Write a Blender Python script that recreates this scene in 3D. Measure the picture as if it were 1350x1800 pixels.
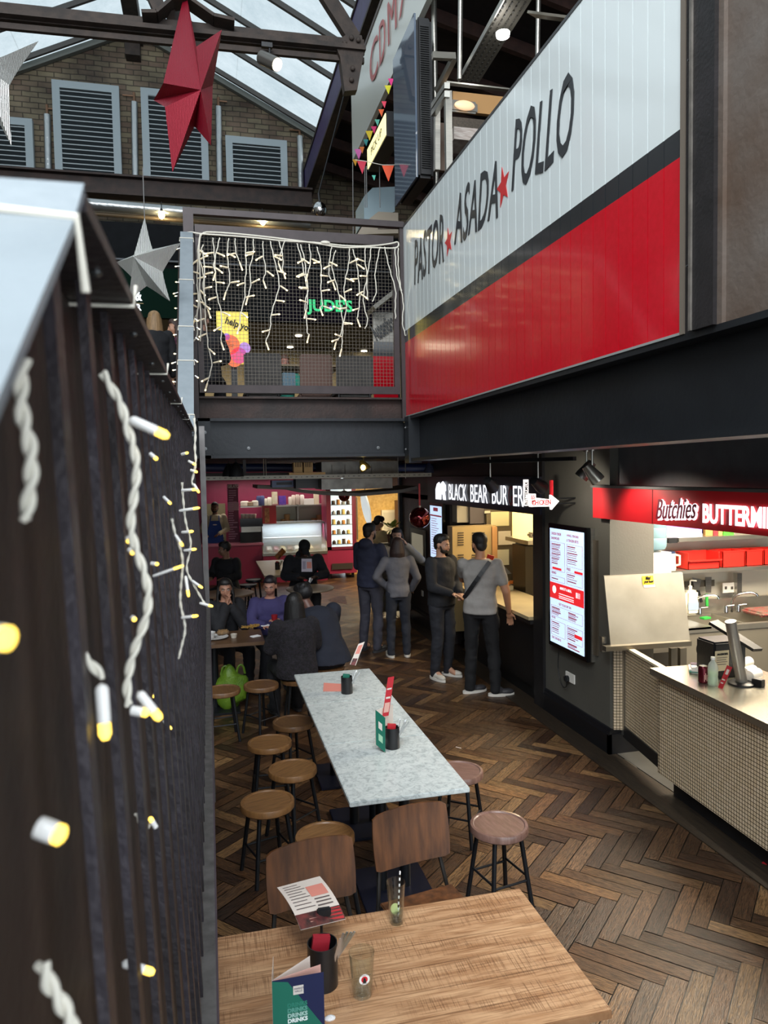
import bpy, bmesh, math, random
from math import radians as R, pi as PI, sin, cos
from mathutils import Vector as V, Matrix, noise
random.seed(7)
for o in list(bpy.data.objects): bpy.data.objects.remove(o)
SC = bpy.context.scene
COL = SC.collection

# ------------------------------------------------------------------ camera, daylight, exposure
H = 2.45
F = 1277.0
yaw, pitch, roll = R(13.577), R(3.06), R(1.013)
fw = V((sin(yaw)*cos(pitch), cos(yaw)*cos(pitch), -sin(pitch)))
r0 = V((cos(yaw), -sin(yaw), 0)); d0 = fw.cross(r0)
rt = cos(roll)*r0 + sin(roll)*d0; dn = -sin(roll)*r0 + cos(roll)*d0
cam = bpy.data.cameras.new('camera'); camo = bpy.data.objects.new('camera', cam); COL.objects.link(camo)
camo.matrix_world = Matrix(((rt.x, -dn.x, -fw.x, 0), (rt.y, -dn.y, -fw.y, 0), (rt.z, -dn.z, -fw.z, H), (0, 0, 0, 1)))
cam.sensor_fit = 'VERTICAL'; cam.sensor_height = 24.0; cam.lens = 24.0*F/1800.0
cam.clip_start = 0.02
cam.dof.use_dof = True; cam.dof.focus_distance = 4.2; cam.dof.aperture_fstop = 6.5
SC.camera = camo
SC.view_settings.view_transform = 'Standard'; SC.view_settings.look = 'None'; SC.view_settings.gamma = 1
SC.view_settings.use_curve_mapping = False
SC.view_settings.exposure = 0.35
W = bpy.data.worlds.new('overcast_sky'); SC.world = W; W.use_nodes = True
bg = W.node_tree.nodes['Background']; bg.inputs[0].default_value = (0.86, 0.94, 1.0, 1); bg.inputs[1].default_value = 2.2

def ray(px, py): return ((px-675)/F)*rt + ((py-900)/F)*dn + fw
def AX(px, py, X): d = ray(px, py); return V((0, 0, H)) + d*(X/d.x)
def AY(px, py, Y): d = ray(px, py); return V((0, 0, H)) + d*(Y/d.y)
def AZ(px, py, Z): d = ray(px, py); return V((0, 0, H)) + d*((Z-H)/d.z)

def area(name, loc, size, energy, color, direction=(0, 0, -1), sizey=None):
    l = bpy.data.lights.new(name, 'AREA'); l.shape = 'RECTANGLE'; l.size = size; l.size_y = sizey or size
    l.energy = energy; l.color = color
    o = bpy.data.objects.new(name, l); o.location = loc
    o.rotation_euler = V(direction).to_track_quat('-Z', 'Y').to_euler(); COL.objects.link(o); return o
def spot(name, loc, target, energy, color, ang=60, rad=.03):
    l = bpy.data.lights.new(name, 'SPOT'); l.energy = energy; l.color = color; l.spot_size = R(ang); l.spot_blend = .6; l.shadow_soft_size = rad
    o = bpy.data.objects.new(name, l); o.location = loc
    o.rotation_euler = (V(target)-V(loc)).to_track_quat('-Z', 'Y').to_euler(); COL.objects.link(o); return o
def point(name, loc, energy, color, rad=.05):
    l = bpy.data.lights.new(name, 'POINT'); l.energy = energy; l.color = color; l.shadow_soft_size = rad
    o = bpy.data.objects.new(name, l); o.location = loc; COL.objects.link(o); return o
# skylight portal: tells the renderer where daylight comes in
# added unseen area lamp above and behind the viewer, standing in for daylight
area('added_daylight_fill', (-2.0, -2.6, 10.0), 6.5, 1020, (.95, .98, 1.0), (.2, .62, -1), 5)
pl = area('skylight_portal', (-1.7, 8, 11.6), 9.5, 1, (1, 1, 1), (0, 0, -1), 24); pl.data.cycles.is_portal = True
WARM = (1.0, .78, .5)
area('burger_kitchen_light', (4.4, 8.4, 2.35), 1.2, 85, (1, .80, .52), sizey=1.6)
area('chicken_kitchen_light', (4.6, 4.9, 2.45), 1.6, 210, (1, .86, .66), sizey=1.4)
area('gelato_light', (1.6, 17.6, 2.35), 3, 20, (1, .93, .85), sizey=.5)
area('far_shop_light', (4.2, 15.2, 2.4), 1.2, 130, (1, .80, .5), sizey=1.6)
area('lower_hall_light', (1.5, 13.2, 2.5), .5, 7, (1, .85, .65), sizey=3)

# ------------------------------------------------------------------ helpers
def lin(c):
    if isinstance(c, str):
        c = [int(c[i:i+2], 16)/255 for i in (0, 2, 4)]
    return [((x+.055)/1.055)**2.4 if x > .04045 else x/12.92 for x in c]+[1]
MATS = {}
def mat(name, c, rough=.6, metal=0, var=0, scale=8, bump=0, bscale=60, emit=0, c2=None, trans=0, alpha=1, coat=0, stretch=None, spec=None, ior=None):
    if name in MATS: return MATS[name]
    m = bpy.data.materials.new(name); m.use_nodes = True; nt = m.node_tree; b = nt.nodes['Principled BSDF']
    col = lin(c); b.inputs['Base Color'].default_value = col
    b.inputs['Roughness'].default_value = rough; b.inputs['Metallic'].default_value = metal
    if coat: b.inputs['Coat Weight'].default_value = coat; b.inputs['Coat Roughness'].default_value = .08
    if spec is not None: b.inputs['Specular IOR Level'].default_value = spec
    if ior: b.inputs['IOR'].default_value = ior
    if trans: b.inputs['Transmission Weight'].default_value = trans
    if emit: b.inputs['Emission Color'].default_value = col; b.inputs['Emission Strength'].default_value = emit
    if alpha < 1: b.inputs['Alpha'].default_value = alpha
    tc = nt.nodes.new('ShaderNodeTexCoord'); vec = tc.outputs['Object']
    if stretch:
        mp = nt.nodes.new('ShaderNodeMapping'); mp.inputs['Scale'].default_value = stretch; nt.links.new(vec, mp.inputs[0]); vec = mp.outputs[0]
    if var or c2:
        n = nt.nodes.new('ShaderNodeTexNoise'); n.inputs['Scale'].default_value = scale; n.inputs['Detail'].default_value = 6; nt.links.new(vec, n.inputs[0])
        rp = nt.nodes.new('ShaderNodeValToRGB'); rp.color_ramp.elements[0].position = .35; rp.color_ramp.elements[1].position = .68
        if c2: e = lin(c2)
        else: e = [min(1, x*(1+var)) for x in col[:3]]+[1]
        rp.color_ramp.elements[0].color = ([x*(1-var) for x in col[:3]]+[1]) if not c2 else col
        rp.color_ramp.elements[1].color = e
        nt.links.new(n.outputs[0], rp.inputs[0]); nt.links.new(rp.outputs[0], b.inputs['Base Color'])
    if bump:
        n2 = nt.nodes.new('ShaderNodeTexNoise'); n2.inputs['Scale'].default_value = bscale; n2.inputs['Detail'].default_value = 4; nt.links.new(vec, n2.inputs[0])
        bp = nt.nodes.new('ShaderNodeBump'); bp.inputs['Strength'].default_value = bump; bp.inputs['Distance'].default_value = .01
        nt.links.new(n2.outputs[0], bp.inputs['Height']); nt.links.new(bp.outputs[0], b.inputs['Normal'])
    MATS[name] = m; return m

class MB:
    """collects shapes into one mesh"""
    def __init__(s): s.v = []; s.f = []; s.m = []; s.mi = 0; s.sm = []; s.dd = False
    def add(s, vs, fs, smooth=False):
        k = len(s.v); s.v += [tuple(v) for v in vs]; s.f += [tuple(i+k for i in f) for f in fs]; s.m += [s.mi]*len(fs); s.sm += [smooth]*len(fs); return s
    def box(s, c, d, rot=None, bev=0):
        if bev: return s.bbox(c, d, rot, bev)
        x, y, z = d[0]/2, d[1]/2, d[2]/2
        vs = [V((i*x, j*y, k*z)) for i in (-1, 1) for j in (-1, 1) for k in (-1, 1)]
        if rot is not None: vs = [rot @ v for v in vs]
        vs = [v+V(c) for v in vs]
        return s.add(vs, [(0, 1, 3, 2), (4, 6, 7, 5), (0, 4, 5, 1), (2, 3, 7, 6), (0, 2, 6, 4), (1, 5, 7, 3)])
    def b2(s, a, b):
        a, b = V(a), V(b); return s.box((a+b)/2, [abs(q) for q in (b-a)])
    def bbox(s, c, d, rot, bev):
        bm = bmesh.new(); bmesh.ops.create_cube(bm, size=1)
        for v in bm.verts: v.co = V((v.co.x*d[0], v.co.y*d[1], v.co.z*d[2]))
        bmesh.ops.bevel(bm, geom=list(bm.edges), offset=bev, segments=2, affect='EDGES')
        vs = [v.co.copy() for v in bm.verts]
        if rot is not None: vs = [rot @ v for v in vs]
        fs = [[v.index for v in f.verts] for f in bm.faces]; bm.free()
        return s.add([v+V(c) for v in vs], fs)
    def beam(s, a, b, w, h, up=(0, 0, 1)):
        a, b = V(a), V(b); d = (b-a); L = d.length; d.normalize(); sx = d.cross(V(up)).normalized(); u = sx.cross(d)
        rot = Matrix((sx, d, u)).transposed(); return s.box((a+b)/2, (w, L, h), rot)
    def tube(s, pts, r, n=8, cap=True, closed=False):
        pts = [V(p) for p in pts]; N = len(pts); rs = r if isinstance(r, (list, tuple)) else [r]*N
        vs = []; fs = []; prev = None
        for i, p in enumerate(pts):
            if closed: t = pts[(i+1) % N]-pts[i-1]
            else: t = pts[min(i+1, N-1)]-pts[max(i-1, 0)]
            if t.length < 1e-9: t = V((0, 0, 1))
            t.normalize()
            if prev is None:
                a = V((0, 0, 1)) if abs(t.z) < .9 else V((1, 0, 0)); u = t.cross(a).normalized()
            else:
                u = prev-t*prev.dot(t); u = u.normalized() if u.length > 1e-6 else t.orthogonal().normalized()
            prev = u; w = t.cross(u)
            for k in range(n): a = 2*PI*k/n; vs.append(p+(u*cos(a)+w*sin(a))*rs[i])
        for i in range(N-1 if not closed else N):
            j = (i+1) % N
            for k in range(n): fs.append((i*n+k, i*n+(k+1) % n, j*n+(k+1) % n, j*n+k))
        if cap and not closed: fs.append(tuple(reversed(range(n)))); fs.append(tuple((N-1)*n+k for k in range(n)))
        return s.add(vs, fs, n > 5)
    def lathe(s, prof, c=(0, 0, 0), n=24, rot=None):
        s.dd = True
        vs = []; fs = []
        for (r, z) in prof:
            for k in range(n): a = 2*PI*k/n; v = V((r*cos(a), r*sin(a), z)); vs.append((rot @ v if rot else v)+V(c))
        for i in range(len(prof)-1):
            for k in range(n): fs.append((i*n+k, i*n+(k+1) % n, (i+1)*n+(k+1) % n, (i+1)*n+k))
        if prof[0][0] > 1e-5: fs.append(tuple(reversed(range(n))))
        if prof[-1][0] > 1e-5: fs.append(tuple((len(prof)-1)*n+k for k in range(n)))
        return s.add(vs, fs, True)
    def ell(s, c, r, rot=None, n=16, m=10):
        vs = []; fs = []
        for i in range(1, m):
            th = PI*i/m
            for k in range(n):
                a = 2*PI*k/n; v = V((r[0]*sin(th)*cos(a), r[1]*sin(th)*sin(a), r[2]*cos(th))); vs.append((rot @ v if rot is not None else v)+V(c))
        t = V((0, 0, r[2])); b = -t
        if rot is not None: t, b = rot @ t, rot @ b
        vs += [t+V(c), b+V(c)]; T, B = len(vs)-2, len(vs)-1
        for i in range(m-2):
            for k in range(n): fs.append((i*n+k, (i+1)*n+k, (i+1)*n+(k+1) % n, i*n+(k+1) % n))
        for k in range(n): fs.append((T, k, (k+1) % n)); fs.append((B, (m-2)*n+(k+1) % n, (m-2)*n+k))
        return s.add(vs, fs, True)
    def prism(s, poly, off):
        off = V(off); n = len(poly); vs = [V(p) for p in poly]+[V(p)+off for p in poly]
        fs = [tuple(range(n)), tuple(reversed(range(n, 2*n)))]+[(i, i+n, (i+1) % n+n, (i+1) % n) for i in range(n)]
        return s.add(vs, fs)
    def quad(s, *p): return s.add(p, [tuple(range(len(p)))])
    def build(s, name, m, parent=None, loc=None, kind=None):
        me = bpy.data.meshes.new(name); me.from_pydata(s.v, [], s.f); me.update()
        for x in (m if isinstance(m, (list, tuple)) else [m]): me.materials.append(x)
        me.polygons.foreach_set('material_index', s.m); me.polygons.foreach_set('use_smooth', s.sm)
        if any(s.sm): me.set_sharp_from_angle(angle=R(38))
        bm = bmesh.new(); bm.from_mesh(me); (bmesh.ops.remove_doubles(bm, verts=bm.verts, dist=1e-7) if s.dd else None); bmesh.ops.recalc_face_normals(bm, faces=bm.faces); bm.to_mesh(me); bm.free()
        o = bpy.data.objects.new(name, me); COL.objects.link(o)
        if parent:
            o.parent = parent; o.matrix_parent_inverse = Matrix.Identity(4)
            if loc is None: o.location = -V(parent.get('_o', (0, 0, 0)))
            else: o.location = loc
        elif loc is not None: o.location = loc
        if kind: o['kind'] = kind
        return o
def thing(name, label, cat, loc=(0, 0, 0), rz=0, group=None, world=False):
    """an Empty at the thing's base. world=True: children are given in world coordinates"""
    o = bpy.data.objects.new(name, None); COL.objects.link(o); o.location = loc; o.rotation_euler = (0, 0, rz); o.empty_display_size = .05
    o['label'] = label; o['category'] = cat
    if group: o['group'] = group
    if world: o['_o'] = list(loc)
    return o
def tag(o, label, cat, group=None):
    o['label'] = label; o['category'] = cat
    if group: o['group'] = group
    return o
def copy_tree(o, parent=None):
    c = o.copy(); COL.objects.link(c)
    if parent: c.parent = parent
    for ch in [x for x in bpy.data.objects if x.parent == o]: copy_tree(ch, c)
    return c
def frame(o, x, y):
    x = V(x).normalized(); y = V(y); y = (y-x*y.dot(x)).normalized(); z = x.cross(y)
    m = Matrix((x, y, z)).transposed().to_4x4(); m.translation = V(o); return m
def text(name, body, size, M4, m, parent=None, ext=.002, sx=1, shear=0, align='LEFT', bold=0, space=1, kind=None, sy=1, resol=3):
    cu = bpy.data.curves.new('t', 'FONT'); cu.body = body; cu.size = size; cu.extrude = ext; cu.align_x = align; cu.shear = shear; cu.offset = bold; cu.space_character = space; cu.resolution_u = resol
    t = bpy.data.objects.new('t', cu); COL.objects.link(t)
    bpy.context.view_layer.update()
    me = bpy.data.meshes.new_from_object(t.evaluated_get(bpy.context.evaluated_depsgraph_get()))
    bpy.data.objects.remove(t); bpy.data.curves.remove(cu)
    me.transform(Matrix.Diagonal((sx, sy, 1, 1))); me.transform(M4)
    me.materials.clear(); me.materials.append(m); me.name = name
    o = bpy.data.objects.new(name, me); COL.objects.link(o)
    if parent:
        o.parent = parent; o.location = -V(parent.get('_o', (0, 0, 0)))
    if kind: o['kind'] = kind
    return o
def struct(mb, name, m): return mb.build(name, m, kind='structure')
RW = ((0, -1, 0), (0, 0, 1))      # text axes on walls that face the hall from the right
FW = ((1, 0, 0), (0, 0, 1))       # text axes on walls that face the camera

# ------------------------------------------------------------------ common materials
BLACK = mat('black_paint', '17181b', .45, var=.2, bump=.1)
DARK = mat('charcoal_paint', '2a2c31', .5, var=.15, scale=3, bump=.15, bscale=30)
STEEL = mat('brushed_steel', 'a9a69e', .32, .9, var=.1, scale=5, stretch=(1, 1, 30))
STEELH = mat('brushed_steel_flat', 'b5b1a6', .3, .85, var=.12, scale=4)
RUST = mat('rusty_brown_steel', '3c2c27', .55, .3, c2='241d1b', scale=5, bump=.25, bscale=40)
RAILM = mat('dark_railing_steel', '39343a', .45, .5, c2='2a2526', scale=9, bump=.2, bscale=80)
CAPM = mat('grey_handrail_paint', '848d93', .45, .1, c2='7b848a', scale=12, bump=.08, bscale=120)
WHITEP = mat('white_plastic', 'e4e2dc', .35)
REDP = mat('red_plastic', 'd42a20', .35)
BEAMM = mat('dark_steel_beam', '24272b', .42, .35, c2='1c1e22', scale=2.5, bump=.15, bscale=25)
TRUSS = mat('old_truss_steel', '40352f', .7, .2, c2='2b2522', scale=7, bump=.4, bscale=30)
CREAM = mat('cream_wall', 'd9cdb2', .6)
GREYW = mat('grey_wall_paint', '56554f', .55, var=.06, scale=3, bump=.08)
# ================================================================== STRUCTURE
# ---- parquet floor: herringbone blocks with their own tone and grain direction
def node_floor():
    m = bpy.data.materials.new('herringbone_oak'); m.use_nodes = True; nt = m.node_tree; b = nt.nodes['Principled BSDF']; L = nt.links.new
    at = nt.nodes.new('ShaderNodeAttribute'); at.attribute_name = 'tone'
    uv = nt.nodes.new('ShaderNodeUVMap'); uv.uv_map = 'UVMap'
    mp = nt.nodes.new('ShaderNodeMapping'); mp.inputs['Scale'].default_value = (.75, 8, 1); L(uv.outputs[0], mp.inputs[0])
    n = nt.nodes.new('ShaderNodeTexNoise'); n.inputs['Scale'].default_value = 1.6; n.inputs['Detail'].default_value = 8; n.inputs['Distortion'].default_value = 1.6; L(mp.outputs[0], n.inputs[0])
    rp = nt.nodes.new('ShaderNodeValToRGB'); rp.color_ramp.elements[0].position = .36; rp.color_ramp.elements[1].position = .62
    rp.color_ramp.elements[0].color = (.17, .13, .10, 1); rp.color_ramp.elements[1].color = (1.35, 1.28, 1.12, 1); L(n.outputs[0], rp.inputs[0])
    mu = nt.nodes.new('ShaderNodeMixRGB'); mu.blend_type = 'MULTIPLY'; mu.inputs[0].default_value = .92; L(at.outputs[0], mu.inputs[1]); L(rp.outputs[0], mu.inputs[2])
    # trodden, worn patches
    tc = nt.nodes.new('ShaderNodeTexCoord'); n2 = nt.nodes.new('ShaderNodeTexNoise'); n2.inputs['Scale'].default_value = .8; n2.inputs['Detail'].default_value = 3; L(tc.outputs['Object'], n2.inputs[0])
    rp2 = nt.nodes.new('ShaderNodeValToRGB'); rp2.color_ramp.elements[0].position = .3; rp2.color_ramp.elements[1].position = .75; rp2.color_ramp.elements[0].color = (.6, .57, .55, 1); rp2.color_ramp.elements[1].color = (1.25, 1.2, 1.1, 1); L(n2.outputs[0], rp2.inputs[0])
    m2 = nt.nodes.new('ShaderNodeMixRGB'); m2.blend_type = 'MULTIPLY'; m2.inputs[0].default_value = .9; L(mu.outputs[0], m2.inputs[1]); L(rp2.outputs[0], m2.inputs[2])
    L(m2.outputs[0], b.inputs['Base Color']); b.inputs['Roughness'].default_value = .42
    bp = nt.nodes.new('ShaderNodeBump'); bp.inputs['Strength'].default_value = .5; bp.inputs['Distance'].default_value = .004; L(n.outputs[0], bp.inputs['Height']); L(bp.outputs[0], b.inputs['Normal'])
    return m
def make_floor():
    w = .094; n = 5; g = .0028; ang = R(-47); rot = Matrix.Rotation(ang, 2)
    vs = []; fs = []; uvs = []; tones = []; pal = [lin(c) for c in ('6a4a2e', '523823', '7b5a38', '5d4530', '48301f', '8a6a44', '61452c', '402b1e', '6f5237')]
    for X in range(-150, 260):
        for Y in range(-150, 260):
            k = (X-Y) % (2*n)
            if k == 0: x0, x1, y0, y1, hz = X, X+n, Y, Y+1, True
            elif k == 2*n-1: x0, x1, y0, y1, hz = X, X+1, Y, Y+n, False
            else: continue
            q = rot @ V(((x0+x1)/2*w, (y0+y1)/2*w))
            if not (-1.2 < q.x < 3.6 and .8 < q.y < 18.4): continue
            cs = [rot @ V(p) for p in ((x0*w+g, y0*w+g), (x1*w-g, y0*w+g), (x1*w-g, y1*w-g), (x0*w+g, y1*w-g))]
            b = len(vs); z = random.uniform(-.0012, .0012); vs += [(c.x, c.y, z) for c in cs]; fs.append((b, b+1, b+2, b+3))
            ox, oy = random.uniform(0, 50), random.uniform(0, 50)
            uvs += [(ox, oy), (ox+n, oy), (ox+n, oy+1), (ox, oy+1)] if hz else [(ox, oy), (ox, oy+1), (ox+n, oy+1), (ox+n, oy)]
            t = random.choice(pal); gy_ = sum(t[:3])/3; t = [c*.84+gy_*.16 for c in t[:3]]; f = random.uniform(.58, .95); tones.append([c*f for c in t[:3]]+[1])
    b = len(vs); vs += [(-6, -3, -.006), (8, -3, -.006), (8, 19, -.006), (-6, 19, -.006)]; fs.append((b, b+1, b+2, b+3)); uvs += [(0, 0)]*4; tones.append([.01, .008, .006, 1])
    me = bpy.data.meshes.new('floor'); me.from_pydata(vs, [], fs)
    ul = me.uv_layers.new(name='UVMap')
    for i, u in enumerate(uvs): ul.data[i].uv = u
    ca = me.color_attributes.new('tone', 'FLOAT_COLOR', 'CORNER')
    for i, t in enumerate(tones):
        for j in range(4): ca.data[i*4+j].color = t
    me.materials.append(node_floor()); o = bpy.data.objects.new('floor', me); COL.objects.link(o); o['kind'] = 'structure'
make_floor()
BORDER = mat('dark_floor_border', '33291e', .5, c2='1f1914', scale=6, bump=.3, bscale=30, stretch=(8, 1, 1))
struct(MB().box((3.21, 6.2, .001), (.26, 11.6, .012)), 'trim_1', BORDER)
KF = mat('kitchen_floor', '3a3a38', .5, var=.1)
struct(MB().box((5.6, 4, .004), (4.5, 6, .008)), 'trim_2', KF)

# ---- the hall's shell
def brick_mat():
    m = bpy.data.materials.new('old_brick'); m.use_nodes = True; nt = m.node_tree; b = nt.nodes['Principled BSDF']; L = nt.links.new
    tc = nt.nodes.new('ShaderNodeTexCoord'); sp = nt.nodes.new('ShaderNodeSeparateXYZ'); L(tc.outputs['Object'], sp.inputs[0]); cb = nt.nodes.new('ShaderNodeCombineXYZ'); L(sp.outputs[0], cb.inputs[0]); L(sp.outputs[2], cb.inputs[1])
    ns = nt.nodes.new('ShaderNodeTexNoise'); ns.inputs['Scale'].default_value = 3; L(cb.outputs[0], ns.inputs[0]); ad = nt.nodes.new('ShaderNodeMixRGB'); ad.blend_type = 'ADD'; ad.inputs[0].default_value = .04; L(cb.outputs[0], ad.inputs[1]); L(ns.outputs[1], ad.inputs[2])
    br = nt.nodes.new('ShaderNodeTexBrick'); br.inputs['Scale'].default_value = 1; br.inputs['Brick Width'].default_value = .34; br.inputs['Row Height'].default_value = .118; br.inputs['Mortar Size'].default_value = .011
    br.inputs['Color1'].default_value = lin('7f7764'); br.inputs['Color2'].default_value = lin('66504a'); br.inputs['Mortar'].default_value = lin('4a443b'); br.inputs['Bias'].default_value = -.25; L(ad.outputs[0], br.inputs[0])
    n = nt.nodes.new('ShaderNodeTexNoise'); n.inputs['Scale'].default_value = 1.1; n.inputs['Detail'].default_value = 8; L(cb.outputs[0], n.inputs[0])
    rp = nt.nodes.new('ShaderNodeValToRGB'); rp.color_ramp.elements[0].position = .33; rp.color_ramp.elements[1].position = .66; rp.color_ramp.elements[0].color = (.32, .30, .30, 1); rp.color_ramp.elements[1].color = (1.15, 1.1, 1.02, 1); L(n.outputs[0], rp.inputs[0])
    mu = nt.nodes.new('ShaderNodeMixRGB'); mu.blend_type = 'MULTIPLY'; mu.inputs[0].default_value = 1; L(br.outputs[0], mu.inputs[1]); L(rp.outputs[0], mu.inputs[2]); L(mu.outputs[0], b.inputs['Base Color']); b.inputs['Roughness'].default_value = .9
    bp = nt.nodes.new('ShaderNodeBump'); bp.inputs['Strength'].default_value = .8; bp.inputs['Distance'].default_value = .03; L(br.outputs['Fac'], bp.inputs['Height']); bp.invert = True; L(bp.outputs[0], b.inputs['Normal'])
    return m
BRICK = brick_mat(); MATS['old_brick'] = BRICK
YW = 18.0
ap = AY(238, 50, YW); lf = AY(0, 134, YW); rg = AY(570, 250, YW)
sl = (lf.z-ap.z)/(lf.x-ap.x); sr = (rg.z-ap.z)/(rg.x-ap.x)
XL, XR = -6.0, 3.25
zl = ap.z+sl*(XL-ap.x); zr = ap.z+sr*(XR-ap.x)
g = MB().prism([(XL, YW, 3.0), (8, YW, 3.0), (8, YW, zr), (XR, YW, zr), (ap.x, YW, ap.z), (XL, YW, zl)], (0, .4, 0)); struct(g, 'wall_far_gable', BRICK)
PLAST = mat('dull_plaster', '8b867c', .8, var=.1)
struct(MB().b2((XL-.2, -3, 0), (XL, 18.4, zl)), 'wall_left', mat('pale_plaster', '8f8b84', .8))
struct(MB().b2((7.8, -3, 0), (8, 18.4, 10.8)), 'wall_right_outer', DARK)
struct(MB().b2((XL, -3.2, 0), (-.5, -3, 3.2)), 'wall_near', DARK)
# roof to the right of the valley beam: dark boards on timber rafters
zb = 9.9
rf = MB().prism([(2.7, -3, zb), (8, -3, zb-1.2), (8, -3, zb-1.0), (2.7, -3, zb+.2)], (0, 21.4, 0)); struct(rf, 'ceiling_side_roof', mat('dark_roof_boards', '231b1c', .8, var=.3))
for i in range(14):
    y = 1.2+i*1.25; struct(MB().beam((2.7, y, zb-.12), (8, y, zb-1.32), .1, .2), 'trim_3', mat('old_rafters', '3d2721', .75, var=.3))
# glazed roof
def glass_roof_mat():
    m = bpy.data.materials.new('frosted_roof_glass'); m.use_nodes = True; nt = m.node_tree; nt.nodes.remove(nt.nodes['Principled BSDF']); L = nt.links.new
    out = nt.nodes['Material Output']; tr = nt.nodes.new('ShaderNodeBsdfTransparent'); tl = nt.nodes.new('ShaderNodeBsdfTranslucent'); mx = nt.nodes.new('ShaderNodeMixShader')
    tc = nt.nodes.new('ShaderNodeTexCoord'); n = nt.nodes.new('ShaderNodeTexNoise'); n.inputs['Scale'].default_value = 1.2; n.inputs['Detail'].default_value = 9; n.inputs['Roughness'].default_value = .75; L(tc.outputs['Object'], n.inputs[0])
    rp = nt.nodes.new('ShaderNodeValToRGB'); rp.color_ramp.elements[0].position = .3; rp.color_ramp.elements[1].position = .7; rp.color_ramp.elements[0].color = (.19, .215, .22, 1); rp.color_ramp.elements[1].color = (.29, .305, .305, 1); L(n.outputs[0], rp.inputs[0])
    L(rp.outputs[0], tr.inputs[0]); tl.inputs[0].default_value = (.7, .8, .85, 1); mx.inputs[0].default_value = .08; L(tr.outputs[0], mx.inputs[1]); L(tl.outputs[0], mx.inputs[2]); L(mx.outputs[0], out.inputs[0]); return m
GR = glass_roof_mat()
yb0, yb1 = -3, 18
struct(MB().quad((ap.x, yb0, ap.z), (XR, yb0, zr), (XR, yb1, zr), (ap.x, yb1, ap.z)), 'window_1', GR)
struct(MB().quad((ap.x, yb0, ap.z), (XL, yb0, zl), (XL, yb1, zl), (ap.x, yb1, ap.z)), 'window_2', GR)
GB = mat('glazing_bar', '4a4744', .6)
yy = 17.6
while yy > 0:
    b = MB().beam((ap.x, yy, ap.z-.05), (XR, yy, zr-.05), .07, .1); b.beam((ap.x, yy, ap.z-.05), (XL, yy, zl-.05), .07, .1); struct(b, 'trim_4', GB); yy -= 1.18
struct(MB().box((ap.x, 8, ap.z-.22), (.32, 20, .34)), 'trim_5', TRUSS)                       # ridge beam
struct(MB().beam(AY(0, 134, 17.9)+V((-1, 0, sl*-1)), AY(236, 52, 17.9), .12, .12).beam(AY(236, 52, 17.9), AY(570, 250, 17.9), .12, .12), 'trim_6', mat('grey_flashing', '63655f', .6))
struct(MB().b2(V((ap.x-.22, 17.7, ap.z-.75)), V((ap.x+.1, 18.0, ap.z))), 'trim_7', TRUSS)    # king post at the gable
# valley beam with purple side
VB = mat('purple_painted_steel', '3a2b5c', .5, var=.2)
vx, vz = 2.5, 2.45+2.5/.353
vb = MB(); vb.box((vx+.0, 8.5, vz-.02), (.02, 19, .62)); vb.mi = 1; vb.box((vx+.07, 8.5, vz+.28), (.2, 19, .05)).box((vx+.07, 8.5, vz-.33), (.2, 19, .05)); struct(vb, 'trim_8', [VB, TRUSS])

# ---- truss chord across the void
YT = 8.5
tr = thing('roof_truss', 'dark riveted steel roof truss chord crossing the hall below the glass roof', 'roof truss', AY(300, 50, YT), world=True)
a = AY(-60, 22, YT); b = AY(640, 92, YT)
MB().beam(a, b, .2, .05).beam(a+V((0, 0, .05)), b+V((0, 0, .05)), .03, .17).beam(a+V((0, .02, -.09)), b+V((0, .02, -.09)), .05, .06).build('bottom_chord', TRUSS, tr)
MB().beam(AY(565, -20, YT), AY(622, 70, YT), .1, .16).build('diagonal_strut', TRUSS, tr)
MB().beam(AY(268, -10, YT), AY(282, 22, YT), .1, .14).beam(AY(352, -30, YT+1), AY(300, 30, YT), .1, .12).build('diagonal_strut', TRUSS, tr)
MB().prism([AY(588, 75, YT-.06), AY(612, 58, YT-.06), AY(636, 62, YT-.06), AY(640, 92, YT-.06), AY(628, 158, YT-.06), AY(606, 160, YT-.06), AY(598, 100, YT-.06)], (0, .12, 0)).build('gusset_plate', TRUSS, tr)
pts = [AY(*p, YT-.1) for p in ((250, 30), (276, 30), (304, 6), (330, 4), (376, 36), (412, 44))]
k = MB()
for i in range(5): k.beam(pts[i], pts[i+1], .22, .035)
k.build('arched_strap', TRUSS, tr)
for i, (px, py) in enumerate(((606, 75), (618, 66), (630, 70), (620, 120), (618, 140))):
    MB().ell(AY(px, py, YT-.08), (.03, .025, .03), n=8, m=6).build('rivet', TRUSS, tr)
# brown girder in front of the gable
gy = 16.6
ga, gb_ = AY(-20, 313, gy), AY(548, 352, gy)
struct(MB().beam(ga, gb_, .06, .36).beam(ga+V((0, 0, .19)), gb_+V((0, 0, .19)), .34, .04).beam(ga-V((0, 0, .19)), gb_-V((0, 0, .19)), .34, .04), 'trim_9', RUST)

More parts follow.
